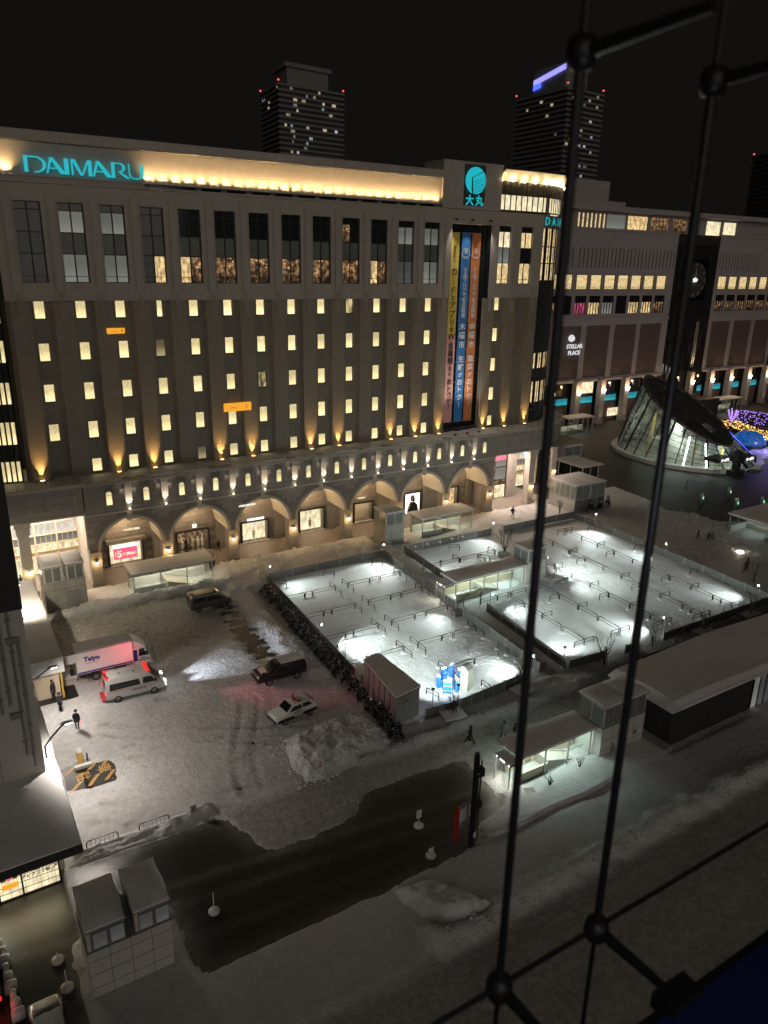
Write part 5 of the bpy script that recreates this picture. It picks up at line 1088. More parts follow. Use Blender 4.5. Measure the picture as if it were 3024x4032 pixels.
me_ = textmesh('S-5', .42, .01, .01); me_.materials.append(M['jrd']); add('lettering', me_, parent=s5, loc=(.55,-.02,2.15), rot=(R(90),0,0))
for (t, ox, oy, cx_) in ((s3, -1.35, .3, 37.0), (s5, -1.15, .0, 22.3)):
    pc = MB().box(ox,-.1,oy,oy+1.7,2.1,2.3); add('porch_roof', pc, M['dark'], t); add('porch_snow', snowcap(MB(), ox, -.1, oy, oy+1.7, 2.3, .12, .02, 4, 4), M['snowroof'], t, smooth=True)
    po = MB().box(ox,ox+.08,oy,oy+.08,0,2.1).box(ox,ox+.08,oy+1.62,oy+1.7,0,2.1); add('porch_post', po, M['steel'], t); add('pane', box(ox+.02,ox+.04,oy+.1,oy+.8,.1,2.0), M['glass'], t)
    for y, w in ((.12,.16),(.85,.55),(1.5,.16)): add('lit_letters', box(ox-.05,ox-.01,oy+y-w/2,oy+y+w/2,2.14,2.27), M['whitel'], t)
    lamp('AREA', 'porch_light', (cx_, (-26.4 if t is s3 else -54.6), 2.0), 60, (1.0,.93,.78), tgt=(cx_, (-26.4 if t is s3 else -54.6), 0), sx=1, sy=1)
st4 = stairway('dim glass stairway with snow roof in the dark plaza behind the bike lots', 88.0, 97.0, -33.4, -27.6, 3.0, 8, True, 4)
stairway('glass stairway lit yellow at the station front, half behind the store corner', 115.4, 123.4, 33.3, 36.5, 3.6, 160, False, 5)
stairway('glass stairway lit warm behind the rotunda roof', 171.3, 183.3, 34.9, 38.5, 3.4, 200, False, 7)
tag(add('kiosk', MB().box(160.5,171.0,33.5,38,0,4.4), M['dark'], None), 'dark square kiosk behind the rotunda roof', 'kiosk')
sh2 = thing('plaza_shelter', 'white framed shelter with speckled snow roof behind the wide lift house', 'shelter', (89.2, 3.0, 0))
add('roof', box(-.8,4.8,-.6,7.0,2.6,2.75), M['white'], sh2); add('roof_snow', snowcap(MB(), -.6, 4.6, -.4, 6.8, 2.75, .15, .1), M['snowroof'], sh2)
for x in (0, 2, 4):
    for y in (0, 3, 6): add('post', box(x-.06,x+.06,y-.06,y+.06,0,2.6), M['white'], sh2)
for i in range(2):
    for j in range(2): add('pane', box(.1+2*i,1.9+2*i,.0,.03,.1,2.5) if j == 0 else box(-.02,.02,.1+3*i,2.9+3*i,.1,2.5), M['gglass'], sh2)
sh3 = thing('plaza_shelter', 'small low shelter with snow roof at the dark plaza edge', 'shelter', (98.8, 17.0, 0)); add('roof_snow', snowcap(MB(), -.3, 4.6, -.2, 2.2, 2.35, .2, .1), M['snowroof'], sh3); add('frame', MB().box(-.2,4.5,0,.06,0,.2).box(-.2,4.5,0,.06,2.15,2.35).box(-.2,-.1,0,2,0,2.35).box(4.4,4.5,0,2,0,2.35).box(2.1,2.2,0,.06,.2,2.15), M['white'], sh3)
for i in range(2): add('pane', box(-.08+2.25*i,2.08+2.25*i,.02,.04,.2,2.15), M['spandrel'], sh3)
# ================================================================ low buildings by the street
db = thing('dark_building', 'low dark clad building with thick snow roof beyond the S-5 stairway', 'building', (36.6, -58.0, 0))
add('wall', MB().box(.1,60,.2,6.4,-.1,3.3), M['dark'], db); rs = MB(); nx = 60
def rz_(x, y): return 3.35+.42*ss_(0,1.2,x)*ss_(0,.8,y)+.12*math.sin(x*.33+y*.5)+.10*math.sin(x*.11)
def ss_(a, b, t): t = min(1, max(0, (t-a)/(b-a))); return t*t*(3-2*t)
ys_ = [0,.25,.7,1.5,2.7,4,5.3,6.3,6.8]
for i in range(nx):
    xa, xb = 60*i/nx, 60*(i+1)/nx
    for y0, y1 in zip(ys_[:-1], ys_[1:]): rs.quad((xa,y0,rz_(xa,y0)),(xb,y0,rz_(xb,y0)),(xb,y1,rz_(xb,y1)),(xa,y1,rz_(xa,y1)))
    rs.quad((xa,0,3.3),(xb,0,3.3),(xb,0,rz_(xb,0)),(xa,0,rz_(xa,0)))
for y0, y1 in zip(ys_[:-1], ys_[1:]): rs.quad((0,y0,3.3),(0,y1,3.3),(0,y1,rz_(0,y1)),(0,y0,rz_(0,y0)))
add('roof_snow', rs, M['snowroof'], db, smooth=True)
for k in range(3): add('wall_panel', box(.05,.1,.4+2*k,2.3+2*k,0,3.2), M['dark'], db)
for k in range(11): add('wall_panel', box(.2+.98*k,1.16+.98*k,.15,.2,0,3.2), M['dark'], db)
for k in range(9):
    add('window', MB().box(11.0+.95*k,11.06+.95*k,.05,.2,.15,3.1), M['frame'], db); add('pane', box(11.06+.95*k,11.95+.95*k,.14,.18,.15,3.1), M['blind2' if k % 3 else 'blind'], db)
add('base_kerb', box(-.9,.1,-.4,6,0,.5), M['conc'], db)
cv_ = thing('glass_canopy', 'dark sloping glass canopy over the escalator behind the snowy roof', 'canopy', (43.3, -51.6, 0)); gb = MB()
for k in range(19): gb.box(1.05*k,1.05*k+.08,.0,2.1,2.2,2.32); add('pane', MB().add([(1.05*k+.1,.05,2.25),(1.05*k+1.02,.05,2.25),(1.05*k+1.02,2.05,2.30),(1.05*k+.1,2.05,2.30)], [(0,1,2,3)]), M['pane'], cv_)
gb.box(-.1,20,-.1,.05,2.1,2.4).box(-.1,20,2.05,2.2,2.1,2.4).box(-.1,20,.05,2.05,0,.05)
for k in range(5): gb.box(5*k-.05,5*k+.05,-.05,.05,0,2.1).box(5*k-.05,5*k+.05,2.1,2.2,0,2.1)
add('frame', gb, M['frame'], cv_); add('lit_strip', MB().box(6.2,7.2,.2,.6,2.34,2.36).box(7.0,8.1,1.0,1.5,2.34,2.36), M['cream'], cv_)
ce = thing('mall_entrance', 'flat snowy canopy over a bright yellow glazed mall entrance by the street', 'mall entrance', (0,0,0))
add('canopy_slab', MB().box(-22,-6.3,-49.6,-28.5,3.05,3.6), M['dark'], ce); add('roof_snow', snowcap(MB(), -22, -6.35, -49.5, -28.6, 3.6, .25, .0, 16, 24), M['snowroof'], ce, smooth=True)
add('side_wall', MB().box(-22,-7.2,-46.8,-29,0,3.05), M['conc'], ce)
ef = MB()
for x in (-7.6,-9.7,-11.0,-13,-15): ef.box(x-.05,x+.05,-47.9,-47.7,0,2.9)
ef.box(-15,-7.6,-47.9,-47.7,0,.08).box(-15,-7.6,-47.9,-47.7,2.8,2.9); [ef.box(-15,-7.6,-47.86,-47.82,.5*k,.5*k+.015) for k in range(1,6)]; [ef.box(-15+.42*k,-14.985+.42*k,-47.86,-47.82,.1,2.8) for k in range(18)]
add('frame', ef, M['frame'], ce)
for a, b in ((-9.65,-7.65),(-10.95,-9.75),(-12.95,-11.05),(-14.95,-13.05)): add('pane', box(a,b,-47.80,-47.76,.08,2.8), M['shopw'] if False else M['cream'], ce)
me_ = textmesh('アピア飲食街', .27, .01, .008); me_.materials.append(M['ink']); add('lettering', me_, parent=ce, loc=(-8.9,-47.92,1.35), rot=(R(90),0,0))
me_ = textmesh('APIA', .14, .01, .005); me_.materials.append(M['ink']); add('lettering', me_, parent=ce, loc=(-8.8,-47.92,1.62), rot=(R(90),0,0))
add('arrow', MB().prism([(-8.05,1.25),(-7.75,1.5),(-7.72,1.46),(-8.0,1.22)], 'y', -47.93, -47.91).prism([(-7.85,1.52),(-7.7,1.52),(-7.7,1.38)], 'y', -47.93, -47.91), M['ink'], ce)
add('menu_board', MB().box(-10.8,-9.9,-47.95,-47.88,.9,1.25), M['orange'], ce); [add('menu_row', box(-10.8+.32*k,-10.55+.32*k,-47.94,-47.88,1.5,1.9), M['pink' if k % 2 else 'ypaint'], ce) for k in range(3)]
bl2 = add('blue_sign', box(-11.9,-11.0,-48.6,-48.5,2.0,2.5), M['cblue'], ce); dl = MB(); [dl.box(-11.85+.2*i,-11.72+.2*i,-48.63,-48.6,2.06+.15*j,2.15+.15*j) for i in range(4) for j in range(3)]; add('led_dots', dl, M['coolb'], bl2)
lamp('AREA', 'entrance_spill', (-10,-47.95,1.6), 120, (1.0,.86,.52), tgt=(-10,-52,.2), sx=5, sy=2.2)
tb = thing('service_block', 'tall dim grey building wall with pipes at the yard edge', 'building', (-7.15, -41.6, 0))
add('wall', box(-30,0,0,6,3.7,45), M['lgrey'], tb); ppz = MB()
for x, z0, z1, r in ((-.55,4.6,14,.09),(-.95,5.6,16,.07),(-1.5,9.5,20,.09),(-2.0,9.0,18,.06)): ppz.tube([(x,-.15,z0),(x,-.15,z1)], r, 6); [ppz.box(x-.14,x+.14,-.2,0,z,z+.08) for z in np.arange(z0+1, z1, 2.2)]
ppz.box(-1.6,-1.0,-.3,0,8.5,8.9).box(-1.2,-.5,-.3,0,13.8,14.2); add('pipes', ppz, M['grey'], tb)
for z in (17.5,19.5,21.3): add('vent_opening', MB().box(-2.6,-1.0,-.06,.0,z,z+.9), M['jrd'], tb)
for x in (-2.6, -5.4): add('panel_joint', box(x-.015,x+.015,-.015,0,3.7,16), M['jrd'], tb)
add('upper_cladding', box(-30,.05,-.12,0,16.0,45), M['dark'], tb)
sd_ = thing('loading_shed', 'long flat shed with snow roof and white fascia where the truck unloads', 'shed', (-6.3, -26.2, 0))
add('roof_slab', box(0,2.75,0,19.5,2.6,3.85), M['white'], sd_); add('roof_snow', snowcap(MB(), .05, 2.7, .05, 19.4, 3.85, .16, -.02, 5, 20), M['snowroof'], sd_, smooth=True); add('parapet', MB().box(2.6,2.75,0,19.5,3.85,4.0).box(0,2.6,0,.14,3.85,4.0), M['white'], sd_)
fp = MB(); [fp.box(.1+.66*k,.74+.66*k,-.03,0,2.65,3.8) for k in range(4)]; add('fascia_panels', fp, M['white'], sd_); add('shed_wall', MB().box(0,2.3,.6,19,0,2.6), M['tan'], sd_); add('yellow_guard', box(2.35,2.5,.1,.25,0,2.6), M['yel'], sd_)
add('vent_cap', MB().lathe([(0,0),(.3,0),(.3,.25),(.15,.4),(0,.42)], 10), M['steel'], sd_, loc=(.5, 9.5, 3.9))
tag(add('loading_dock', MB().box(-3.75,-2.45,-24.2,-20.5,0,.72), M['trim'], None), 'pale loading platform between the shed and the truck tail', 'loading dock'); add('dock_guard', box(-3.8,-3.75,-26.0,-24.2,0,.5), M['yel'], sd_, loc=(6.3,26.2,0))
# lamp arms fixed to the service block
def arm(label, base, head, pw, col=(1.0,.90,.80), aim=(2.2,-.6)):
    t = thing('street_lamp', label, 'street lamp', base); d = Vector(head)-Vector(base)
    pts = [(0,0,0),(0,0,.9),(d.x*.3,d.y*.3,d.z*.85),(d.x*.75,d.y*.75,d.z),(d.x,d.y,d.z)]; add('arm', MB().tube(pts, .055, 6), M['frame'], t)
    add('lamp_head', MB().loft([[(d.x+u, d.y-w, d.z+.06),(d.x+u, d.y+w, d.z+.06),(d.x+u, d.y+w*.8, d.z-.05),(d.x+u, d.y-w*.8, d.z-.05)] for u, w in ((-.35,.06),(-.1,.16),(.35,.14),(.45,.08))]), M['grey'], t)
    add('lamp_glass', box(d.x-.05,d.x+.38,d.y-.12,d.y+.12,d.z-.09,d.z-.055), M['coolb'], t)
    lamp('SPOT', 'street_light', (head[0]+.2, head[1], head[2]-.15), pw*1.0, col, .12, (head[0]+aim[0], head[1]+aim[1], 0), 158, .6)
arm('arched lamp arm on the service block corner lighting the yard near the officers', (-7.0,-41.7,4.9), (-5.4,-40.3,6.3), 2100)
arm('lamp arm behind the service block lighting the lift house corner', (-6.6,-17.5,4.6), (-5.75,-15.6,7.2), 1900, (1.0,.86,.62), (1.0,5.0))
arm('arched lamp arm beside the white shed fascia lighting the truck', (-6.7,-31.0,4.2), (-4.85,-29.6,5.1), 1500)
# ================================================================ fences round the two bicycle lots
def fence(label, pts, hh=.95, step=3.0, pm='fence', rail=True, group=None):
    t = thing('lot_fence', label, 'fence', (pts[0][0], pts[0][1], 0), 0, group); ox, oy = pts[0]
    ph = box(-.05,.05,-.05,.05,-.05,hh+.22).mesh('post', M['fpost'])
    for (a, b) in zip(pts[:-1], pts[1:]):
        L_ = math.hypot(b[0]-a[0], b[1]-a[1]); n = max(1, round(L_/step)); ang = math.atan2(b[1]-a[1], b[0]-a[0])
        pl = MB().box(.06,L_/n-.06,-.02,.02,.10,hh+.04); 
        if rail: pl.box(.05,L_/n-.05,-.035,.035,hh+.04,hh+.12).box(.05,L_/n-.05,-.03,.03,.06,.10)
        pl = pl.mesh('panel', M[pm])
        for i in range(n+1):
            x, y = a[0]+(b[0]-a[0])*i/n-ox, a[1]+(b[1]-a[1])*i/n-oy; add('post', ph, parent=t, loc=(x, y, .12), rot=(0,0,ang))
            if i < n: add('panel', pl, parent=t, loc=(x, y, .12), rot=(0,0,ang))
    return t
fence('grey panel fence between the store walk and the hedge-side bike lot', [(21.6,-11.6),(38.0,-11.7)])
fence('grey panel fence along the passage, hedge-side lot', [(38.0,-11.7),(36.6,-30.2)], 1.0, 2.6)
fence('grey panel fence along the passage from the gate to the street corner', [(36.55,-30.9),(35.6,-44.0)], 1.0, 2.6)
fence('street-side grey fence from the brown container to the planters', [(21.9,-44.9),(25.2,-45.2)], .85, 1.7)
fence('street-side dark slatted gate fence of the hedge-side lot', [(25.3,-45.25),(29.2,-45.0),(33.4,-44.6)], .95, 1.35)
fence('short white corner railing at the passage mouth', [(35.6,-44.0),(36.5,-44.0)], .8, 1.0)
fence('grey fence panels along the store walk, stairway lot', [(41.2,-11.7),(56.0,-11.9)])
fence('grey fence panels before the bare tree along the store walk', [(58.2,-11.9),(72.0,-12.0)], 1.0, 3.2)
fence('passage fence of the stairway lot, store side', [(41.2,-11.7),(40.4,-24.6)], 1.0, 2.6); fence('passage fence of the stairway lot, street side', [(39.6,-31.2),(38.3,-44.9)], 1.0, 2.6)
fence('plaza-side fence of the stairway lot with snow on its rail', [(72.1,-16.8),(71.6,-24),(70.9,-36),(70.2,-45.2)], .95, 2.9)
fence('dark street-side panels at the passage corner of the stairway lot', [(38.4,-45.1),(43.0,-45.4)], .95, 2.3); fence('isolated dark fence panel beside the young tree', [(45.5,-45.7),(47.1,-45.8)], 1.0, 1.6); fence('long dark street-side fence behind the planters', [(51.1,-45.8),(69.6,-45.9)], 1.0, 3.0)
fence('short fence closing the chamfered lot corner', [(72.0,-12.0),(72.1,-16.8)], .9, 2.4)
# ---------------------------------------------------------------- bike rails
def rail_thing(L_):
    t = thing('bike_rail', '', 'bike rail'); r = .16; zt = .82
    pts = [(0,0,0),(0,0,zt-r),(r*.3,0,zt-r*.3),(r,0,zt),(L_-r,0,zt),(L_-r*.3,0,zt-r*.3),(L_,0,zt-r),(L_,0,0)]
    add('hoop', MB().tube(pts, .048, 6), M['black'], t); add('mid_bar', MB().tube([(.03,0,.46),(L_-.03,0,.46)], .026, 5), M['black'], t)
    cone = MB().lathe([(.34,-.06),(.26,.05),(.12,.12),(.0,.14)], 9).mesh('snow_collar', M['snowroof'], True)
    for x in (0, L_): add('snow_collar', cone, parent=t, loc=(x, 0, .0))
    return t
RT = {}
def rail(L_, x, y, rz, label, grp):
    k = round(L_, 1)
    if k not in RT: RT[k] = rail_thing(k); o = RT[k]; o.location = (x, y, .17); o.rotation_euler = (0,0,rz); o['label'] = label; o['group'] = grp; return o
    return dup(RT[k], (x, y, .17), rz, label, grp)
ORD = ['first','second','third','fourth','fifth','sixth','seventh','eighth','ninth','tenth','eleventh','twelfth']
G1 = 'bike rails in the lot beside the hedge'; G2 = 'bike rails in the lot with the stairway'
for r_i, y in enumerate((-18.3, -23.6, -29.05, -34.5, -39.9)):
    s_ = .055*(y+18.3); rn = ORD[r_i]+' row from store, hedge lot'
    if r_i < 4:
        for nm, x, L_ in (('long rail next to the hedge',20.4,2.9),('short middle rail',23.4,.9),('long rail ending at the first cross hoop',24.4,2.9)): rail(L_, x+s_, y, 0, 'black '+nm+', '+rn, G1)
        for dy, nm in ((0,'store side of the hedge half'),(-1.45,'street side of the hedge half')): rail(1.4, 27.3+s_, y+dy, R(90), 'black cross hoop, '+nm+', '+rn, G1)
        for dy, nm in ((0,'store side at the hedge'),(-1.45,'street side at the hedge')): rail(1.4, 20.25+s_, y+dy, R(90), 'black cross hoop, '+nm+', '+rn, G1)
    half = (('long rail of the passage half',29.0,2.9),('short rail of the passage half',32.0,1.3),('long rail meeting the passage fence',33.5,2.8)) if r_i < 4 else (('long rail beside the ticket machine',29.3,2.9),('long rail meeting the passage fence',32.3,2.9))
    for nm, x, L_ in half: rail(L_, x+s_, y, 0, 'black '+nm+', '+rn, G1)
    for x, nm in ((28.95,'middle'),(36.3,'passage fence')):
        for dy, sd2 in ((0,'store'),(-1.45,'street')): rail(1.4, x+s_, y+dy, R(90), 'black cross hoop, %s side of the %s end, %s' % (sd2, nm, rn), G1)
rail(1.4, 24.4, -43.3, R(106), 'black hoop rail beside the blue wrapped boards at the street fence', G1); rail(1.3, 29.2, -44.6, R(90), 'black hoop rail beside the ticket machine at the street fence', G1)
rail(1.4, 28.1, -13.6, R(-40), 'black hoop half buried under the store-side fence middle', G1); rail(1.4, 21.8, -13.4, R(-42), 'black hoop in the corner by the lamp and hedge', G1); rail(1.4, 35.2, -13.4, R(-50), 'black hoop in the bright corner under the passage lamp', G1)
rn = 'cross row behind the glass stairway'
for k, (x, L_) in enumerate(((39.7,2.7),(42.5,3.0),(45.6,2.8),(48.4,3.0))): rail(L_, x, -18.3, 0, 'black long rail, %s of the %s' % (ORD[k], rn), G2)
for x in (45.4, 51.3): rail(1.4, x, -18.3, R(90), 'black cross hoop on the %s, %s' % ('near stub' if x < 46 else 'tree end', rn), G2)
rail(1.4, 48.4, -19.9, R(88), 'black hoop at the fence end of the pair behind the stairway roof', G2); rail(1.4, 48.6, -18.6, R(-65), 'black slanted hoop beside the pair behind the stairway roof', G2); rail(1.4, 47.1, -13.8, R(-32), 'black hoop among the small lamps at the store fence', G2); rail(1.0, 40.2, -13.7, R(-45), 'black hoop by the snowy fence corner of the passage', G2)
for k, (x, L_) in enumerate(((39.9,2.4),(42.4,1.9),(44.5,2.2))): rail(L_, x, -29.7, 0, 'black rail, %s beside the stairway street wall' % ORD[k], G2)
for ci, (x0, ys, ts) in enumerate(((44.4,((-29.8,3.0),(-32.8,3.0),(-35.8,3.1),(-39.2,3.2)),((-32.8,-1.4),(-35.9,1.4),(-42.4,-1.4),(-42.4,1.4))),
        (49.6,((-29.7,3.2),(-33.0,3.0),(-36.2,2.9),(-39.3,3.0)),((-32.9,-1.4),(-36.1,1.4),(-42.5,-1.4),(-42.5,1.4))),
        (55.1,((-23.0,3.0),(-26.1,3.1),(-29.3,3.1),(-32.5,3.0),(-35.6,3.1),(-38.8,2.9),(-41.8,1.7)),((-26.1,1.4),(-29.2,-1.4),(-32.5,1.4),(-35.4,-1.4),(-38.8,1.4),(-43.5,-1.4),(-43.5,1.4))),
        (60.5,((-16.8,2.9),(-19.8,3.1),(-23.1,2.9),(-26.2,3.1),(-29.4,3.0),(-32.5,3.0),(-35.7,2.8),(-38.6,3.1),(-41.9,1.0),(-43.0,1.4)),((-23.2,1.4),(-26.0,-1.4),(-32.5,1.4),(-35.4,-1.4),(-38.8,1.4),(-44.4,-1.4),(-44.4,1.4))),
        (65.7,((-17.0,3.0),(-20.1,3.0),(-23.2,3.1),(-26.4,3.1),(-29.6,3.0),(-32.6,3.0),(-35.8,3.0),(-38.9,3.0),(-42.0,1.0),(-43.1,1.4)),((-16.6,1.4),(-16.6,-1.4),(-23.2,1.4),(-26.2,-1.4),(-35.5,-1.4),(-38.9,1.4),(-44.5,-1.4),(-44.5,1.4))))):
    cn = ORD[ci]+' lengthwise line from the passage, stairway lot'
    for k, (y, L_) in enumerate(ys): rail(L_, x0+.055*(y+18.3)*.9, y, R(-90-2.6), 'black rail, %s from the store in the %s' % (ORD[k], cn), G2)
    for k, (y, d) in enumerate(ts): rail(1.4, x0+.055*(y+18.3)*.9+(0 if d > 0 else -1.4), y, 0, 'black side hoop, %s along the %s' % (ORD[k], cn), G2)
for k, (x, y) in enumerate(((69.4,-17.6),(69.2,-26.3),(68.5,-35.8),(67.6,-45.2))): rail(1.3, x, y, R(-8), 'black hoop standing alone, %s from the store at the plaza-side fence' % ORD[k], G2)
# ---------------------------------------------------------------- floodlights of the lots
def flood(label, x, y, hh, tgt, pw, ang=110, col=(.86,1.0,.95), bulb=True):
    hh += .45
    t = thing('floodlight', label, 'floodlight', (x, y, .1)); add('pole', MB().tube([(0,0,0),(0,0,hh)], .045, 6), M['fpost'], t)
    d = (Vector(tgt)-Vector((x,y,hh))).normalized(); dx, dy = d.x*.16, d.y*.16
    hd_ = add('lamp_head', MB().loft([[(dx*u-w*d.y, dy*u+w*d.x, hh+.02+.13*s),(dx*u+w*d.y, dy*u-w*d.x, hh+.02+.13*s),(dx*u+w*d.y, dy*u-w*d.x, hh+.02-.10*s),(dx*u-w*d.y, dy*u+w*d.x, hh+.02-.10*s)] for u, w, s in ((-.3,.08,.6),(1.0,.17,1))]), M['black'], t)
    if bulb: add('lamp_glass', MB().box(-.075,.075,-.075,.075,-.06,.07), M['coolb'], hd_, loc=(dx*1.1, dy*1.1, hh+.02))
    lamp('SPOT', 'floodlight_beam', (x+dx*3.4, y+dy*3.4, hh+.18), pw*4.6, col, .05, (x+(tgt[0]-x)*3.0, y+(tgt[1]-y)*3.0, .3), ang+2, 1.0); return t
flood('floodlight on a short post at the hedge corner under the store', 21.6,-12.0,1.7,(25.5,-16.5,0),520)
flood('glaring floodlight at the passage corner by the store walk', 37.9,-11.9,1.5,(34.5,-15.5,0),650)
flood('floodlight hidden in the hedge beside the third rail row', 20.2,-28.4,1.6,(24.5,-31.5,0),620)
flood('tall thin floodlight post between the hedge and the brown container', 19.9,-34.3,2.2,(23.5,-37.5,0),560); flood('short floodlight stub beside the tall thin post in the hedge', 19.95,-32.6,1.2,(24,-32.8,0),240)
flood('black floodlight post at the street fence beside the planter stakes', 22.8,-44.6,2.0,(26.0,-40.5,0),520); flood('black lamp post among the stakes at the gate', 25.2,-45.0,1.9,(27.5,-41.8,0),230)
flood('floodlight on the passage fence facing the pale snow', 36.4,-29.6,1.5,(32.8,-30.2,0),300); flood('low floodlight at the white corner railing', 35.3,-43.7,1.3,(32.3,-41.8,0),520)
flood('black twin-headed post beside the stairway porch', 40.0,-21.6,2.1,(44.5,-16.5,0),300); flood('small lamp post at the passage corner of the stairway lot', 38.9,-43.9,1.3,(42.5,-40.5,0),560)
flood('glaring lamp post beside the bare tree at the store walk', 56.0,-12.3,1.6,(51.5,-14.5,0),380); flood('glaring star-like lamp at the chamfered lot corner', 71.9,-16.6,1.7,(67.5,-20,0),560)
flood('lamp at the dark young tree on the street side', 53.0,-44.4,1.3,(49.5,-41.5,0),620); flood('lamp on the plaza-side fence halfway along', 71.2,-30.0,1.5,(66.0,-27,0),420); flood('lamp at the far street corner of the stairway lot', 69.6,-44.4,1.4,(66,-40.5,0),420)
flood('lamp by the gate frame on the stairway lot side', 40.2,-31.0,1.5,(43.5,-34,0),520); flood('lamp behind the stairway lift house lighting the broad snow', 52.1,-27.0,2.2,(58.5,-28.5,0),900,130); flood('lamp on the lift house side facing the rails', 51.9,-29.0,2.0,(55.5,-34.5,0),480)
for k, (x, y) in enumerate(((41.5,-12.0),(42.6,-12.3),(44.6,-12.2),(46.6,-12.3),(48.7,-12.2),(50.6,-12.2))):
    t = thing('snow_capped_post', 'snow-capped slim post, %s from the passage along the store fence' % ORD[k], 'post', (x, y, .12), 0, 'snow-capped posts by the store fence'); add('stem', MB().tube([(0,0,0),(0,0,.85)], .03, 5), M['fpost'], t); add('snow_cap', MB().lathe([(0,.80),(.17,.84),(.15,.93),(.05,1.02),(0,1.03)], 8), M['snowroof'], t, smooth=True)
# ---------------------------------------------------------------- lot furniture
cn_ = thing('shipping_container', 'brown box container with snowy roof between the hedge and street fence', 'container', (18.95,-44.7,0)); add('body', MB().prism([(.1,.1),(2.75,.55),(2.6,6.9),(.9,6.7)], 'z', -.05, 2.85), M['grey'], cn_)
add('roof', MB().prism([(.02,.02),(2.83,.5),(2.66,7.0),(.85,6.8)], 'z', 2.85, 2.95), M['brownp'], cn_)
sr = MB().prism([(.0,.0),(2.85,.48),(2.68,7.02),(.84,6.82)], 'z', 2.95, 3.08); add('roof_snow', sr, M['snowroof'], cn_)
for k in range(1, 6): u = k/6; add('panel_seam', MB().box(-.02,.02,-.03,.03,0,2.84), M['jrd'], cn_, loc=(.1+.8*u-.02, .1+6.6*u, 0), rot=(0,0,R(-7)))
add('vent_box', box(1.0,1.3,.05,.3,1.9,2.2), M['conc'], cn_, loc=(0,.05,0))
cb = thing('utility_cabinet', 'pale green cabinet with snow cap behind the brown container', 'cabinet', (19.75,-37.2,.1)); add('body', MB().box(0,.95,0,.7,0,1.75), M['beige'], cb); add('door', MB().box(.06,.46,-.03,0,.1,1.65).box(.49,.89,-.03,0,.1,1.65), M['beige'], cb); add('snow_cap', snowcap(MB(), 0, .95, 0, .7, 1.75, .16, .05, 3, 3), M['snowroof'], cb, smooth=True)
tk = thing('ticket_machine', 'tall pale green ticket machine with dark screen among blue wrapped boards', 'ticket machine', (27.55,-43.3,.1), R(20)); add('body', MB().box(0,.95,0,.75,0,2.15), M['beige'], tk); add('sloped_top', MB().prism([(0,2.15),(.75,2.15),(.75,2.45),(.35,2.5)], 'x', 0, .95), M['grey'], tk); add('screen', box(.955,.97,.12,.6,1.55,2.05), M['pane'], tk); add('front_strip', box(.96,.975,.05,.10,.2,2.1), M['black'], tk); add('coin_slot', box(.96,.975,.3,.45,1.1,1.35), M['jrd'], tk)
for k, (x, y, rz, wd) in enumerate(((26.85,-40.7,10,.55),(27.95,-40.4,35,.75),(28.0,-41.7,-20,.5),(25.6,-41.6,70,.45),(25.75,-42.7,-35,.8),(26.75,-42.8,60,.7))):
    t = thing('wrapped_board', 'blue tarpaulin wrapped board, '+('slim one nearest the rail row','wide one against the ticket machine side','slim one touching the ticket machine','slim one by the hoop rail','wide one beside the street lamp post','wide one facing the street gate')[k], 'wrapped board', (x, y, .12), R(rz), 'blue wrapped boards round the ticket machine')
    m_ = MB(); m_.loft([[(-wd*.5*s, -.16*s2, z),(wd*.5*s, -.16*s2, z),(wd*.5*s, .16*s2, z),(-wd*.5*s, .16*s2, z)] for z, s, s2 in ((0,1.0,1.3),(.35,.92,1.0),(.7,1.0,1.15),(1.1,.95,.9),(1.38,.85,.6))]); add('tarpaulin', m_, M['tarp'], t)
    add('snow_cap', MB().loft([[(-wd*.46*s,-.13*s,z),(wd*.46*s,-.13*s,z),(wd*.46*s,.13*s,z),(-wd*.46*s,.13*s,z)] for z, s in ((1.36,1),(1.45,1.05),(1.56,.6))]), M['snowroof'], t, smooth=True)
    add('foot_snow', MB().lathe([(.62,-.1),(.5,.08),(.3,.2),(0,.24)], 9), M['snowroof'], t, smooth=True)
    add('rope', MB().box(-wd*.51,wd*.51,-.19,-.17,.5,.53).box(-wd*.51,wd*.51,-.18,-.16,.95,.98), M['white'], t)
def tree(name, label, x, y, hh, seed, spread=1.0, stakes=0, n0=5, m='bark', cat='tree'):
    random.seed(seed); t = thing(name, label, cat, (x, y, .1)); tk_ = MB(); br_ = MB()
    th = hh*.32; tk_.tube([(0,0,0),(.05,.02,th*.6),(.02,.05,th)], [.11,.09,.08], 7)
    def grow(p, d, L_, r, lv):
        q = p+d*L_*.55+Vector((random.uniform(-.1,.1),random.uniform(-.1,.1),.03))*L_; e = p+d*L_+Vector((random.uniform(-.15,.15),random.uniform(-.15,.15),.1))*L_
        br_.tube([p,q,e], [r,r*.75,r*.45], 5 if lv < 2 else 4, cap=False)
        if lv < 3:
            for k in range(3 if lv else 2): nd = (d+Vector((random.uniform(-1,1),random.uniform(-1,1),random.uniform(-.1,.8)))*.62*spread).normalized(); grow(q.lerp(e, random.uniform(.2,1)), nd, L_*random.uniform(.5,.75), r*.5, lv+1)
    for k in range(n0): a = 2*math.pi*k/n0+random.random(); grow(Vector((0,0,th*random.uniform(.6,1))), Vector((math.cos(a)*.5*spread, math.sin(a)*.5*spread, 1)).normalized(), hh*.36, .055, 0)
    add('trunk', tk_, M[m], t); add('crown', br_, M[m], t)
    for k in range(stakes): a = 2*math.pi*k/max(1,stakes); add('stake', MB().tube([(.55*math.cos(a),.55*math.sin(a),0),(.06*math.cos(a),.06*math.sin(a),hh*.72)], .035, 5), M['bark'], t)
    return t
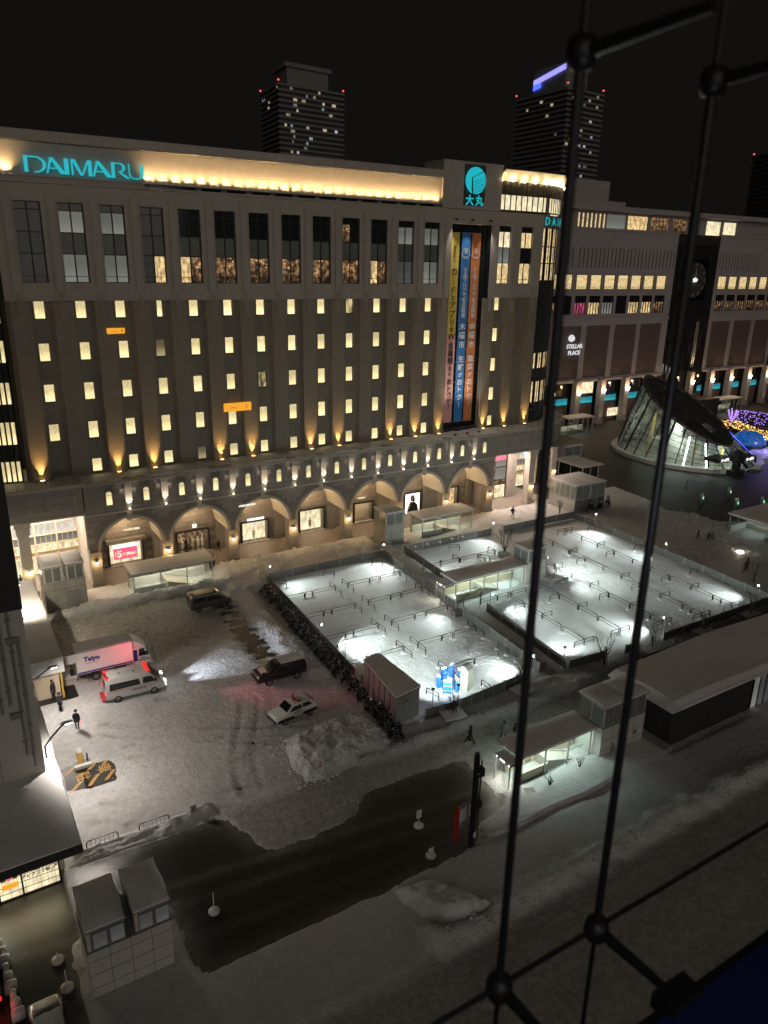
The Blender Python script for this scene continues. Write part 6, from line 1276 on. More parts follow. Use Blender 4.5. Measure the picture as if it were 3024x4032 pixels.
tree('bare_tree', 'leafless dark tree in front of the stairway lift house', 52.0, -19.4, 4.3, 4, 1.0, 0, 7)
tag(add('tree_tub', MB().loft([[(-1*s,-1*s,z),(1*s,-1*s,z),(1*s,1*s,z),(-1*s,1*s,z)] for z, s in ((0,.55),(.75,.62),(.9,.5))]), M['conc'], None, (51.95,-19.5,.05)), 'square dark tub beside the leafless tree trunk', 'planter')
def planter(label, x, y, s, rz, hh=.5):
    t = thing('planter', label, 'planter', (x, y, .05), R(rz)); add('box', MB().loft([[(-s*k,-s*k*.8,z),(s*k,-s*k*.8,z),(s*k,s*k*.8,z),(-s*k,s*k*.8,z)] for z, k in ((0,.95),(hh,1.0))]), M['conc'], t); add('snow', snowcap(MB(), -s*.97, s*.97, -s*.77, s*.77, hh, .22, 0, 5, 5), M['snowroof'], t, smooth=True)
planter('square snow-filled planter with dark stakes by the street gate', 24.0, -46.0, 1.05, -12); planter('snow-filled planter half hidden by the dark rod at the street', 31.8, -45.9, 1.0, 8); planter('snow-filled planter with wigwam of stakes by the dark fence', 56.4, -46.9, 1.2, 6); planter('snow-filled planter with stakes farther along the dark fence', 64.5, -46.9, 1.2, 6)
tree('staked_tree', 'bundle of bare stems and stakes in the planter by the gate', 24.1, -45.9, 2.4, 12, .5, 5, 6); tree('staked_tree', 'bare sapling with wigwam stakes at the passage corner panels', 42.0, -46.2, 3.0, 15, .8, 3, 5); tree('staked_tree', 'bare sapling in the gap between dark fence panels', 49.2, -46.0, 2.9, 18, .8, 2, 4); tree('staked_tree', 'sapling tied to a wigwam of stakes in the planter by the dark fence', 56.4, -46.8, 2.7, 21, .5, 4, 5); tree('staked_tree', 'sapling tied to stakes in the farther planter by the dark fence', 64.5, -46.8, 2.7, 24, .5, 5, 5); tree('staked_tree', 'thin sapling beside the trampled path past the plaza-side fence', 74.0, -41.0, 2.6, 27, .7, 0, 4)
tree('staked_tree', 'small stick plant at the white railing by the passage mouth', 34.0, -43.2, 1.0, 29, 1.0, 0, 5)
# frosted tall grass along the street side
random.seed(4); gm = MB()
for i in range(5200):
    x = random.uniform(42.5, 72); y = random.uniform(-48.0, -46.3)
    if random.random() > .25+.75*vnoise(np.array([x]), np.array([y]), .35, 33)[0]*1.6: continue
    hgt_ = random.uniform(.35,.95); a = random.random()*6.28; lean = random.uniform(.05,.3); w = .025
    gm.add([(x-w*math.sin(a), y+w*math.cos(a), .1),(x+w*math.sin(a), y-w*math.cos(a), .1),(x+lean*math.cos(a), y+lean*math.sin(a), .1+hgt_)], [(0,1,2)])
o = add('frosted_grass', gm, M['twig']); o['kind'] = 'stuff'; o['label'] = 'tall frosted dead grass along the dark street-side fence'; o['category'] = 'grass'
# clipped conifers of the hedge with snow on them
random.seed(9)
def shrub(x, y, hh, label, seed, wide=1.0):
    random.seed(seed); t = thing('conifer_shrub', label, 'shrub', (x, y, .05), 0, 'dark shrubs of the hedge between yard and bike lot'); mb = MB(); sn = MB()
    add('trunk', MB().tube([(0,0,0),(0,0,hh*.7)], [.05,.02], 5), M['bark'], t)
    for i in range(900):
        z = random.random()**.8*hh; rmax = (.62+.2*math.sin(seed+z*5))*(1-z/hh)**.6*(.55+.5*random.random())+.05; a = random.random()*6.283; r = rmax*random.uniform(.75,1.1)*wide
        p = Vector((r*math.cos(a), r*math.sin(a), z)); s = random.uniform(.04,.10); n_ = Vector((math.cos(a+random.uniform(-1,1)), math.sin(a+random.uniform(-1,1)), random.uniform(-.3,.9))); tt = n_.cross(Vector((0,0,1))).normalized()*s
        tgt_ = sn if (random.random() < .14 and z > hh*.4) else mb; tgt_.add([p-tt, p+tt, p+n_*s*1.8], [(0,1,2)])
    sn.lathe([(.16,0),(.18,.06),(.08,.16),(0,.2)], 7, (random.uniform(-.1,.1), random.uniform(-.1,.1), hh*random.uniform(.72,.95)))
    add('foliage', mb, M['conifer'], t); add('snow_clumps', sn, M['snowroof'], t)
N_ = 21
for i in range(N_):
    y = -15.0-i*(31.0/(N_-1)); x = 19.3+.030*(y+15) if y > -36 else 18.35; x = 20.1+.058*(y+15)
    shrub(x+random.uniform(-.15,.15), y, random.uniform(1.15,1.75), 'dark conifer shrub with snow clumps, %s from the store end of the hedge' % (['first','second','third','fourth','fifth','sixth','seventh','eighth','ninth','tenth','eleventh','twelfth','thirteenth','fourteenth','fifteenth','sixteenth','seventeenth','eighteenth','nineteenth','twentieth','last'][i]), 100+i, 1.45 if i < 13 else 1.0)
fence('low panel fence hidden behind the conifer hedge', [(21.5,-11.8),(19.5,-44.4)], .8, 3.2)
tree('snowy_shrub', 'snowy tubbed conifer beside the wide lift house, store side', 71.7, -9.4, 2.2, 41, .5, 0, 7, 'conifer', 'potted tree')
for k, (x, y) in enumerate(((76.5,-11.3),(78.2,-11.6),(80.7,-10.9))):
    t = thing('wrapped_shrub', 'straw-wrapped snowy shrub in a tub, %s along the lift house street face' % ORD[k], 'potted tree', (x, y, .1), 0, 'tubbed shrubs by the wide lift house'); add('tub', MB().lathe([(0,0),(.38,0),(.45,.4),(0,.4)], 9), M['conc'], t)
    mb = MB(); random.seed(k+60)
    for i in range(240):
        z = random.random()*1.7; r = .5*(1-z/1.9)*random.uniform(.7,1.1); a = random.random()*6.28; p = Vector((r*math.cos(a),r*math.sin(a),.4+z)); s = .12; n_ = Vector((math.cos(a),math.sin(a),.6)); tt = n_.cross(Vector((0,0,1))).normalized()*s; mb.add([p-tt,p+tt,p+n_*s*1.6], [(0,1,2)])
    add('foliage', mb, M['conifer'], t); add('snow_tip', MB().lathe([(.22,0),(.16,.25),(.05,.55),(0,.6)], 7, (0,0,1.55)), M['snowroof'], t)
add_ = tag(thing('flower_bed', 'snowy raised bed beside the stairway lift house', 'raised bed', (51.3,-28.9,.05)), None, None); add('curb', MB().box(0,3.0,0,1.6,0,.35), M['conc'], add_); add('snow', snowcap(MB(), 0, 3.0, 0, 1.6, .35, .3, .05, 7, 5), M['snowroof'], add_, smooth=True); tw = MB(); random.seed(3)
for i in range(70): x, y = random.uniform(0,3), random.uniform(0,1.6); tw.tube([(x,y,.4),(x+random.uniform(-.3,.3),y+random.uniform(-.3,.3),.4+random.uniform(.3,.7))], .02, 3, cap=False)
add('dead_stems', tw, M['bark'], add_)
tag(add('info_post', MB().box(-.25,.25,-.12,.12,0,1.3).box(-.32,.32,-.16,.16,1.3,1.36), M['steel'], None, (50.4,-30.0,.1)), 'grey information post at the corner of the lift house', 'information post')
ga = thing('gate_frame', 'black steel gate frame across the passage by the stairway', 'gate', (36.7,-30.6,.1)); add('frame', MB().tube([(0,0,0),(0,0,2.35)], .06, 6).tube([(3.2,1.0,0),(3.2,1.0,2.2)], .06, 6).tube([(0,0,2.35),(3.2,1.0,2.25)], .06, 6).tube([(0,0,2.1),(3.2,1.0,2.0)], .03, 5), M['black'], ga); add('lamp_box', MB().box(.5,2.6,.2,.45,2.38,2.5), M['steel'], ga)
tag(add('planter', MB().box(0,1.05,0,.7,0,.75), M['fence'], None, (35.55,-30.7,.1)), 'small grey box planter at the passage gate', 'planter')
# six lit plaza bollards
def bollard(x, y, label, i):
    t = thing('light_bollard', label, 'bollard', (x, y, 0), 0, 'tall plaza bollards with green lights'); add('body', MB().lathe([(.34,0),(.32,2.2),(.26,2.45),(0,2.5)], 12), M['steel'], t, smooth=True); add('green_light', box(-.1,.1,-.36,-.30,1.55,1.9), glow_green, t); add('slot', box(-.06,.06,-.36,-.31,.3,1.3), M['jrd'], t)
glow_green = glow('green_lamp', (.25,1.0,.35), 1.6)
for k, (x, y, l) in enumerate(((95,-17.7,'round steel bollard with green light, standing alone nearest the bike lots'),(102.2,-17.7,'round steel bollard with green light behind the first one'),(97.6,-22.2,'round steel bollard rising behind the dim snowy stairway roof'),(102,-23.8,'round steel bollard at the picture edge by the dim stairway'))): bollard(x, y, l, k)
tag(add('ground_lamp', MB().lathe([(.0,0),(.5,.0),(.45,.12),(0,.16)], 12), M['bulb'], None, (82.0,-33.7,.15)), 'glowing in-ground lamp in the trampled snow', 'ground lamp'); lamp('POINT', 'ground_lamp_light', (82,-33.7,.8), 25, (1.0,.9,.75), .2)
# street furniture in the yard and road
def railing(label, x0, x1, y, hh=.85):
    t = thing('tube_railing', label, 'railing', (x0, y, .1)); L_ = x1-x0; add('hoop', MB().tube([(0,0,0),(0,0,hh-.15),(.15,0,hh),(L_-.15,0,hh),(L_,0,hh-.15),(L_,0,0)], .035, 6), M['frame'], t); add('lower_bar', MB().tube([(0,0,.3),(L_,0,.3)], .02, 4), M['frame'], t)
    for k in range(1, 7): add('baluster', MB().tube([(L_*k/7,0,.3),(L_*k/7,0,hh)], .01, 4), M['frame'], t)
railing('black tube railing in the snow bank beside the mall canopy', -5.75, -3.75, -46.3); railing('black tube railing in the snow bank farther along the yard edge', -2.4, -.4, -46.4)
def signboard(label, x, y, mn, rz=0): 
    t = thing('sign_stand', label, 'sign', (x, y, .3), R(rz)); add('board', MB().box(-.22,.22,-.02,.02,.15,.85), M['white'], t); add('red_field', box(-.19,.19,-.03,-.02,.18,.42), M['cred'], t); add('feet', MB().box(-.2,-.16,-.1,.1,-.2,.15).box(.16,.2,-.1,.1,-.2,.15), M['steel'], t)
    tx = MB(); [tx.box(-.17,.15-.05*(k % 2),-.03,-.02,.5+.07*k,.53+.07*k) for k in range(4)]; add('print', tx, M['ink'], t)
signboard('small white and red notice board stuck in the long snow bank', 1.25, -46.6, 0); signboard('small white and red notice board in the big ploughed heap', 11.1, -46.6, 0)
def cone_sign(label, x, y, hh, board):
    t = thing('road_marker', label, 'road marker', (x, y, 0)); add('snowy_base', MB().lathe([(.0,.0),(.34,.0),(.36,.12),(.22,.25),(0,.3)], 9), M['snowroof'], t, smooth=True); add('stem', MB().tube([(0,0,.2),(0,0,hh)], .035, 5), M['white'], t)
    if board: add('arrow_board', MB().box(-.2,.2,-.03,.03,hh-.62,hh), M['white'], t)
cone_sign('thin white pole marker on a snowy base in the dark street', -.2, -54.9, 1.5, False); cone_sign('white board marker on a snowy base in the middle of the street', 14.35, -55.1, 1.35, True); cone_sign('short marker on a snow-covered base beside the lift house snow', -8.7, -53.7, .6, False); cone_sign('white post leaning on a snowy base in the lane by the lift house', -8.55, -55.7, 1.3, False)
cone_sign('faint white marker near the snowy street edge', 13.5, -57.8, .7, True)
pk = thing('parking_meter', 'yellow parking barrier post with snow cap at the painted bay', 'barrier post', (-4.4,-36.75,.05)); add('island', MB().box(-.5,.75,-.45,.35,0,.22), M['conc'], pk); add('yellow_post', box(-.18,.16,-.14,.14,.22,1.25), M['yel'], pk); add('white_top', MB().box(-.18,.16,-.14,.14,1.25,1.5), M['white'], pk); add('grey_post', MB().tube([(.5,0,.2),(.5,0,.95)], .06, 7), M['frame'], pk); add('island_snow', snowcap(MB(), -.5, .75, -.45, -.16, .22, .12, 0, 4, 2), M['snowroof'], pk); add('guard', MB().tube([(-.35,-.35,.2),(-.35,-.35,.55),(.65,-.35,.55),(.65,-.35,.2)], .02, 5), M['steel'], pk)
sp = thing('signal_pole', 'thick dark signal column with boxes at the snowy street edge', 'signal pole', (16.3,-58.5,0)); add('column', MB().tube([(0,0,0),(0,0,7.3),(0,0,7.45)], [.24,.20,.12], 10), M['black'], sp); add('signal_box', MB().box(.15,.55,-.2,.2,5.6,6.2).box(.15,.5,-.2,.2,3.2,3.7), M['black'], sp); add('lens', MB().lathe([(0,0),(.1,.02),(0,.06)], 8, (.0,-.24,6.0)), M['dlamp'], sp); add('thin_pipe', MB().tube([(.48,.1,.1),(.48,.1,6.6)], .03, 5).tube([(.36,-.1,.1),(.36,-.1,6.9)], .02, 5), M['frame'], sp); add('sticker', box(-.1,.1,-.27,-.24,1.0,1.4), M['white'], sp)
mb_ = thing('map_board', 'red edged white notice case behind the signal column', 'notice board', (16.6,-57.4,0), R(8)); add('case', MB().box(-.9,.9,-.1,.1,.9,2.7), M['grey'], mb_); add('red_edge', MB().box(-.95,-.78,-.13,.12,.0,2.72), M['cred'], mb_); add('panel', MB().box(-.75,-.1,-.13,-.1,1.5,2.55).box(.15,.75,-.13,-.1,1.6,2.6), M['white'], mb_); add('legs', MB().box(-.8,-.7,-.05,.05,0,.9).box(.7,.8,-.05,.05,0,.9), M['cred'], mb_)
tag(add('manhole_slab', MB().box(0,.9,0,.55,0,.14), M['conc'], None, (22.6,-56.6,.3), (0,0,R(-20))), 'dark concrete slab sticking out of snow at the S-5 stairway corner', 'slab'); tag(add('kerb_stone', MB().box(0,1.5,0,.25,0,.2).box(1.3,2.0,.1,.3,.0,.16), M['conc'], None, (17.1,-58.2,.12), (0,0,R(10))), 'dark kerb pieces at the foot of the signal column', 'kerb stone')
for x, y, s_ in ((24.9,-56.8,30),(28.4,-56.4,33)): tree('snowed_sapling', 'bare twiggy sapling poking from the bright bank, %s' % ('street corner end' if x < 26 else 'lift house end'), x, y, 1.1, s_, .9, 0, 4)
tag(add('snow_ledge', MB().loft([[(x, -58.9-.1*math.sin(x), .25),(x, -58.5-.1*math.sin(x), .25),(x, -58.55-.1*math.sin(x), .62),(x,-58.85-.1*math.sin(x),.55)] for x in np.linspace(18,30,14)]), M['snowpile'], None, smooth=True), 'curling snow cornice above the far kerb before the bright stairway', 'snow ledge')
# guard rail with snowy blocks, parked cars at the picture corner are in the next part
for k in range(9):
    y = -51.2-.62*k; x = -11.35+.05*k; w = .16+.08*(k % 3); t = tag(add('divider_block', MB().loft([[(-w*s,-.22*s,z),(w*s,-.22*s,z),(w*s,.22*s,z),(-w*s,.22*s,z)] for z, s in ((0,1),(.35,1.0),(.5,.85),(.62,.5))]), M['snowroof'], None, (x, y, 0), smooth=True), 'snow-capped lane divider block, %s from the mall entrance' % ORD[k], 'lane divider', 'snow-capped divider blocks in the dark lane')
struct('lane_line', MB().box(-9.02,-8.92,-62,-55.8,-.015,-.008), M['white'])
# ================================================================ vehicles
def wheel_mesh(r, w):
    t = MB().lathe([(r*.62,-w/2),(r*.95,-w/2),(r,-w*.3),(r,w*.3),(r*.95,w/2),(r*.62,w/2)], 18); t.f.pop(); t.m.pop(); t.f.pop(); t.m.pop()
    ri = MB().lathe([(0,w*.42),(r*.15,w*.44),(r*.2,w*.30),(r*.55,w*.30),(r*.64,w*.5),(r*.64,-w*.4),(0,-w*.4)], 18)
    for k in range(5): a = 2*math.pi*k/5; ri.prism([(r*.12*math.cos(a+.6),r*.12*math.sin(a+.6)),(r*.58*math.cos(a+.14),r*.58*math.sin(a+.14)),(r*.58*math.cos(a-.14),r*.58*math.sin(a-.14)),(r*.12*math.cos(a-.6),r*.12*math.sin(a-.6))], 'z', w*.28, w*.42)
    return t.mesh('tyre', M['tyre'], True), ri.mesh('rim', M['rim'])
def wheels(t, xs, hw, r, w):
    ty, ri = wheel_mesh(r, w)
    for x in xs:
        for s in (-1, 1):
            o = add('wheel', ty, parent=t, loc=(x, s*(hw-w/2+.02), r), rot=(R(90) if s < 0 else R(-90), 0, 0)); add('rim', ri, parent=o)
def shell(prof, hw, zb, zt, tumble, mt, n=5):
    """side outline (x,z) swept across the width with rounded shoulders and leaning upper sides"""
    mb = MB(); secs = []
    for k in range(-n, n+1):
        u = k/n; e = abs(u)**5
        secs.append([(x*(1-.012*e), (hw*(1-tumble*max(0, min(1, (z-zb)/(zt-zb)))))*u, z-(.07*e if z > zb else -.02*e)) for x, z in prof])
    return mb.loft(secs)
def sideq(mb, pts, hw, zb, zt, tumble, out=.012):
    for s in (-1, 1):
        f_ = lambda x, z: (x, s*(hw*(1-tumble*max(0, min(1, (z-zb)/(zt-zb))))+out), z)
        mb.add([f_(x, z) for x, z in pts], [tuple(range(len(pts)))])
    return mb
def bevel(o, w=.03):
    m_ = o.modifiers.new('edge', 'BEVEL'); m_.width = w; m_.segments = 2; m_.limit_method = 'ANGLE'; return o
# --- box truck
T = thing('box_truck', 'white box truck with blue Taiyo lettering unloading beside the shed', 'truck', (-2.35,-23.55,.06), R(-1))
add('cargo_box', MB().box(.0,4.95,-1.05,1.05,.95,3.15), M['wcar'], T); add('box_roof', MB().box(-.03,4.98,-1.08,1.08,3.12,3.19), M['grey'], T); add('roof_snow', snowcap(MB(), .05, 4.9, -1.0, 1.0, 3.19, .08, 0, 10, 5), M['snowroof'], T, smooth=True)
add('blue_stripe', MB().box(.02,4.9,-1.062,-1.05,1.0,1.16).box(.02,4.9,1.05,1.062,1.0,1.16), M['cblue'], T); add('corner_trim', MB().box(-.02,.05,-1.07,-1.0,.93,3.15).box(4.9,4.97,-1.07,-1.0,.93,3.15).box(-.02,5,-1.07,-1.05,3.05,3.13), M['lgrey'], T)
for tx, sz, x, z, b in (('Taiyo',.62,1.35,2.35,.03),):
    me_ = textmesh(tx, sz, .01, b); me_.materials.append(M['cblue']); add('lettering', me_, parent=T, loc=(x,-1.062,z), rot=(R(90),0,0))
add('fine_print', MB().box(.7,2.0,-1.056,-1.05,1.98,2.0).box(.75,1.9,-1.056,-1.05,1.88,1.91), M['reds'] if False else M['cred'], T)
add('chassis', MB().box(.1,6.3,-.45,.45,.5,.75).box(.2,3.0,-.9,-.8,.5,.62).box(3.2,4.3,-.95,-.5,.4,.85), M['black'], T)
cabp = [(5.1,.55),(6.62,.55),(6.68,1.0),(6.6,1.35),(6.25,2.25),(6.1,2.36),(5.1,2.36)]
cb_ = add('cab', shell(cabp, .98, 1.2, 2.4, .06, None), M['wcar'], T); bevel(cb_)
add('cab_fairing', MB().prism([(5.1,2.34),(6.1,2.34),(5.2,3.0),(5.1,3.05)], 'y', -.88, .88), M['wcar'], T)
add('side_window', sideq(MB(), [(5.45,1.42),(6.42,1.38),(6.2,2.12),(5.55,2.15)], .98, 1.2, 2.4, .06), M['cglass'], T); add('windscreen', MB().add([(6.62,-.86,1.42),(6.62,.86,1.42),(6.29,.80,2.18),(6.29,-.80,2.18)], [(0,1,2,3)]), M['cglass'], T)
add('door', sideq(MB(), [(5.42,.95),(6.5,.95),(6.48,1.05),(5.42,1.05)], .98, 1.2, 2.4, .06), M['cblue'], T); add('blue_panel', MB().box(5.0,5.36,-1.0,-.90,.95,2.1), M['cblue'], T)
me_ = textmesh('Taiyo', .16, .004, .01); me_.materials.append(M['cblue']); add('lettering', me_, parent=T, loc=(5.85,-1.0,1.22), rot=(R(90),0,0))
add('mirror', MB().tube([(6.5,-.95,1.9),(6.75,-1.15,2.0),(6.75,-1.2,2.35)], .02, 5).box(6.7,6.76,-1.3,-1.1,1.75,2.15).tube([(6.4,.9,2.3),(6.75,1.15,2.55)], .02, 5).lathe([(0,-.1),(.12,0),(0,.1)], 8, (6.8,1.15,2.6)), M['black'], T)
add('headlight', MB().box(6.66,6.70,-.85,-.5,.7,.95).box(6.66,6.70,.5,.85,.7,.95), M['dlamp'], T); add('bumper', box(6.5,6.74,-.98,.98,.4,.68), M['white'], T)
add('open_door', MB().box(-.95,-.02,-1.08,-1.03,2.25,3.1), M['wcar'], T); add('door_handle', box(-.9,-.84,-1.1,-1.08,2.3,3.0), M['black'], T); add('tail_lift', MB().box(-1.35,-.02,-1.0,1.0,.72,.80), M['lgrey'], T)
wheels(T, (1.55,), 1.0, .38, .42); wheels(T, (5.75,), .98, .38, .26)
# --- high-roof ambulance
A = thing('ambulance', 'white ambulance with glowing red roof beacons and headlamps on', 'ambulance', (-.85,-28.4,.06), R(-2))
ap = [(0,.42),(5.0,.40),(5.12,.62),(5.10,.98),(4.85,1.22),(4.25,1.62),(3.82,2.18),(3.55,2.42),(.35,2.46),(.06,2.2),(0,1.3)]
bd_ = add('body', shell(ap, .94, 1.15, 2.46, .12, None), M['wcar'], A, smooth=True); bevel(bd_, .02)
add('side_window', sideq(MB(), [(.30,1.28),(2.95,1.30),(2.80,1.86),(.36,1.90)], .94, 1.15, 2.46, .12), M['cglass'], A); add('cab_window', sideq(MB(), [(3.12,1.30),(4.28,1.28),(3.86,1.86),(3.18,1.88)], .94, 1.15, 2.46, .12), M['cglass'], A)
add('windscreen', MB().add([(4.72,-.80,1.32),(4.72,.80,1.32),(3.98,.70,2.12),(3.98,-.70,2.12)], [(0,1,2,3)]), M['cglass'], A); add('rear_window', MB().add([(-.02,-.72,1.35),(-.02,.72,1.35),(.04,.68,2.05),(.04,-.68,2.05)], [(0,1,2,3)]), M['cglass'], A)
add('red_stripe', sideq(MB(), [(.05,1.16),(5.0,1.08),(5.0,1.11),(.05,1.20)], .94, 1.15, 2.46, .12, .015), M['cred'], A)
me_ = textmesh('札幌市消防局', .21, .004, .004); me_.materials.append(M['cblue']); add('lettering', me_, parent=A, loc=(2.75,-.965,.92), rot=(R(90),0,0))
add('front_beacon', MB().loft([[(3.95-u*.5, w, 2.22+u*.30),(3.62-u*.3, w, 2.44+u*.06),(3.45, w, 2.5+u*.1),(3.75, w, 2.5+u*.1)] for w, u in ((-.75,0),(-.5,.3),(0,.5),(.5,.3),(.75,0))]), M['redl'], A)
add('rear_beacon', MB().box(.10,.38,-.74,-.40,2.32,2.50).box(.10,.38,.40,.74,2.32,2.50), M['redl'], A); add('beacon_housing', MB().box(.0,.14,-.40,.40,2.34,2.5).box(.06,.42,-.8,.8,2.30,2.34), M['cred'], A)
add('roof_vent', MB().box(1.2,1.4,-.3,-.1,2.44,2.50).box(2.4,2.6,-.5,-.3,2.44,2.49).box(2.7,2.8,.1,.2,2.44,2.5), M['grey'], A)
hl = MB().box(5.02,5.12,-.86,-.55,.86,1.08).box(5.02,5.12,.55,.86,.86,1.08); add('headlight', hl, M['hlamp'], A); add('fog_lamp', MB().box(5.08,5.14,-.8,-.66,.52,.62).box(5.08,5.14,.66,.8,.52,.62), M['hlamp'], A)
add('tail_light', MB().box(-.03,.05,-.92,-.80,1.0,1.3).box(-.03,.05,.80,.92,1.0,1.3), M['reds'], A); add('rear_step', MB().box(-.32,0,-.8,.8,.35,.42), M['cred'], A); add('bumper', box(5.0,5.16,-.88,.88,.40,.58), M['white'], A); add('grille', box(5.09,5.13,-.5,.5,.7,.95), M['black'], A)
add('mirror', MB().box(4.15,4.3,-1.18,-.98,1.35,1.62).box(4.15,4.3,.98,1.18,1.35,1.62).tube([(4.5,.3,1.5),(4.75,.55,1.75)], .02, 4), M['black'], A)
wheels(A, (.95,4.05), .93, .34, .22)
for s in (-.7, .7): lamp('SPOT', 'headlamp_beam', (4.42, -28.4+s, .98), 2600, (.80,.88,1.0), .06, (15.5, -26.6+s*1.5, .25), 42, .7)
lamp('SPOT', 'beacon_beam', (3.0,-27.6,2.85), 420, (1.0,.12,.18), .12, (1.2,-24.6,2.2), 84, .9); lamp('SPOT', 'beacon_beam', (3.4,-28.6,2.85), 3000, (1.0,.22,.30), .12, (16.5,-37.6,.2), 34, 1.0)
# --- minivan
V = thing('minivan', 'dark silver high minivan parked against the snow bank by the stairway', 'van', (10.95,-14.75,.08), R(-1))
vp = [(0,.38),(4.55,.36),(4.66,.7),(4.6,1.0),(4.1,1.2),(3.3,1.86),(3.0,1.98),(.25,1.98),(.05,1.75),(0,1.0)]
bevel(add('body', shell(vp, .88, 1.05, 2.0, .10, None), M['scar'], V, smooth=True), .02); add('side_window', sideq(MB(), [(.25,1.16),(1.75,1.16),(1.75,1.7),(.3,1.72)], .88, 1.05, 2.0, .10).add([], []), M['cglass'], V); add('front_window', sideq(MB(), [(1.85,1.16),(3.75,1.14),(3.2,1.68),(1.85,1.70)], .88, 1.05, 2.0, .10), M['cglass'], V)
add('windscreen', MB().add([(4.0,-.74,1.26),(4.0,.74,1.26),(3.38,.66,1.84),(3.38,-.66,1.84)], [(0,1,2,3)]), M['cglass'], V); add('roof_panel', MB().box(.3,3.0,-.7,.7,1.985,2.0), M['bcar'], V); add('headlight', MB().box(4.52,4.64,-.8,-.5,.8,.98).box(4.52,4.64,.5,.8,.8,.98), M['dlamp'], V); add('tail_light', MB().box(-.02,.05,-.86,-.74,.9,1.5).box(-.02,.05,.74,.86,.9,1.5), M['rlens'], V); add('mirror', MB().box(3.4,3.55,-1.02,-.86,1.1,1.3).box(3.4,3.55,.86,1.02,1.1,1.3), M['scar'], V); wheels(V, (.85,3.75), .87, .32, .2)
# --- black off-roader with snow on its roof
U = thing('off_road_car', 'black off-road car with snow-dusted roof and bonnet facing the ambulance', 'car', (16.25,-32.65,.07), R(180-2))
up_ = [(0,.50),(4.65,.48),(4.75,.8),(4.68,1.08),(4.45,1.16),(3.45,1.24),(2.78,1.82),(2.6,1.86),(.15,1.84),(.02,1.6),(0,1.0)]
bevel(add('body', shell(up_, .92, 1.15, 1.86, .12, None), M['bcar'], U, smooth=True), .025)
add('side_window', sideq(MB(), [(.25,1.28),(1.45,1.28),(1.45,1.68),(.32,1.70)], .92, 1.15, 1.86, .12), M['cglass'], U); add('front_window', sideq(MB(), [(1.55,1.28),(3.1,1.27),(2.68,1.68),(1.55,1.69)], .92, 1.15, 1.86, .12), M['cglass'], U); add('windscreen', MB().add([(3.40,-.74,1.30),(3.40,.74,1.30),(2.86,.66,1.78),(2.86,-.66,1.78)], [(0,1,2,3)]), M['cglass'], U)
add('roof_snow', snowcap(MB(), .18, 2.45, -.72, .72, 1.86, .05, 0, 10, 6), M['snowroof'], U, smooth=True); add('bonnet_snow', MB().add([(3.62,-.62,1.245),(4.32,-.55,1.19),(4.30,.5,1.19),(4.0,.30,1.22),(3.75,.62,1.24),(3.7,.1,1.245)], [(0,1,2,3,4,5)]), M['snowroof'], U)
add('side_step', MB().box(1.2,3.2,-1.0,-.90,.42,.50).box(1.2,3.2,.90,1.0,.42,.50), M['steel'], U); add('headlight', MB().box(4.62,4.72,-.8,-.5,.92,1.08).box(4.62,4.72,.5,.8,.92,1.08), M['dlamp'], U); add('tail_light', MB().box(-.03,.03,-.88,-.76,.9,1.3).box(-.03,.03,.76,.88,.9,1.3), M['rlens'], U); add('mirror', MB().box(3.0,3.15,-1.08,-.9,1.22,1.42).box(3.0,3.15,.9,1.08,1.22,1.42), M['bcar'], U); add('bumper', MB().box(4.6,4.82,-.9,.9,.5,.72), M['bcar'], U); wheels(U, (.95,3.72), .93, .38, .25)
# --- police car
Pc = thing('police_car', 'white over black police car with red roof light bar and POLICE lettering', 'police car', (14.35,-38.55,.07), R(180+7))
pp_ = [(0,.34),(3.95,.32),(4.02,.62),(3.92,.86),(3.02,1.0),(2.38,1.50),(2.1,1.56),(.62,1.53),(.16,1.2),(.02,.98)]
bevel(add('body', shell(pp_, .80, .85, 1.46, .16, None), M['wcar'], Pc, smooth=True), .02); add('black_flank', sideq(MB(), [(.05,.34),(3.9,.32),(3.96,.62),(.04,.66)], .80, .85, 1.46, .16, .008), M['bcar'], Pc); add('side_window', sideq(MB(), [(.50,1.06),(1.45,1.04),(1.45,1.40),(.80,1.40)], .80, .85, 1.46, .16), M['cglass'], Pc); add('front_window', sideq(MB(), [(1.55,1.04),(2.78,1.02),(2.34,1.39),(1.55,1.41)], .80, .85, 1.46, .16), M['cglass'], Pc)
add('windscreen', MB().add([(2.97,-.66,1.06),(2.97,.66,1.06),(2.43,.56,1.49),(2.43,-.56,1.49)], [(0,1,2,3)]), M['cglass'], Pc); add('rear_window', MB().add([(.17,-.6,1.24),(.17,.6,1.24),(.58,.54,1.52),(.58,-.54,1.52)], [(0,1,2,3)]), M['cglass'], Pc)
add('light_bar', MB().prism([(1.50,-.55),(1.75,-.2),(1.75,.2),(1.50,.55),(1.68,.55),(1.95,.2),(1.95,-.2),(1.68,-.55)], 'z', 1.55, 1.67), M['rlens'], Pc); me_ = textmesh('POLICE', .26, .004, .012); me_.materials.append(M['wht']); add('lettering', me_, parent=Pc, loc=(1.9,.815,.52), rot=(R(90),0,R(180)))
me_ = textmesh('北海道 警察', .18, .004, .006); me_.materials.append(M['ink']); add('lettering', me_, parent=Pc, loc=(1.9,.80,.82), rot=(R(90),0,R(180)))
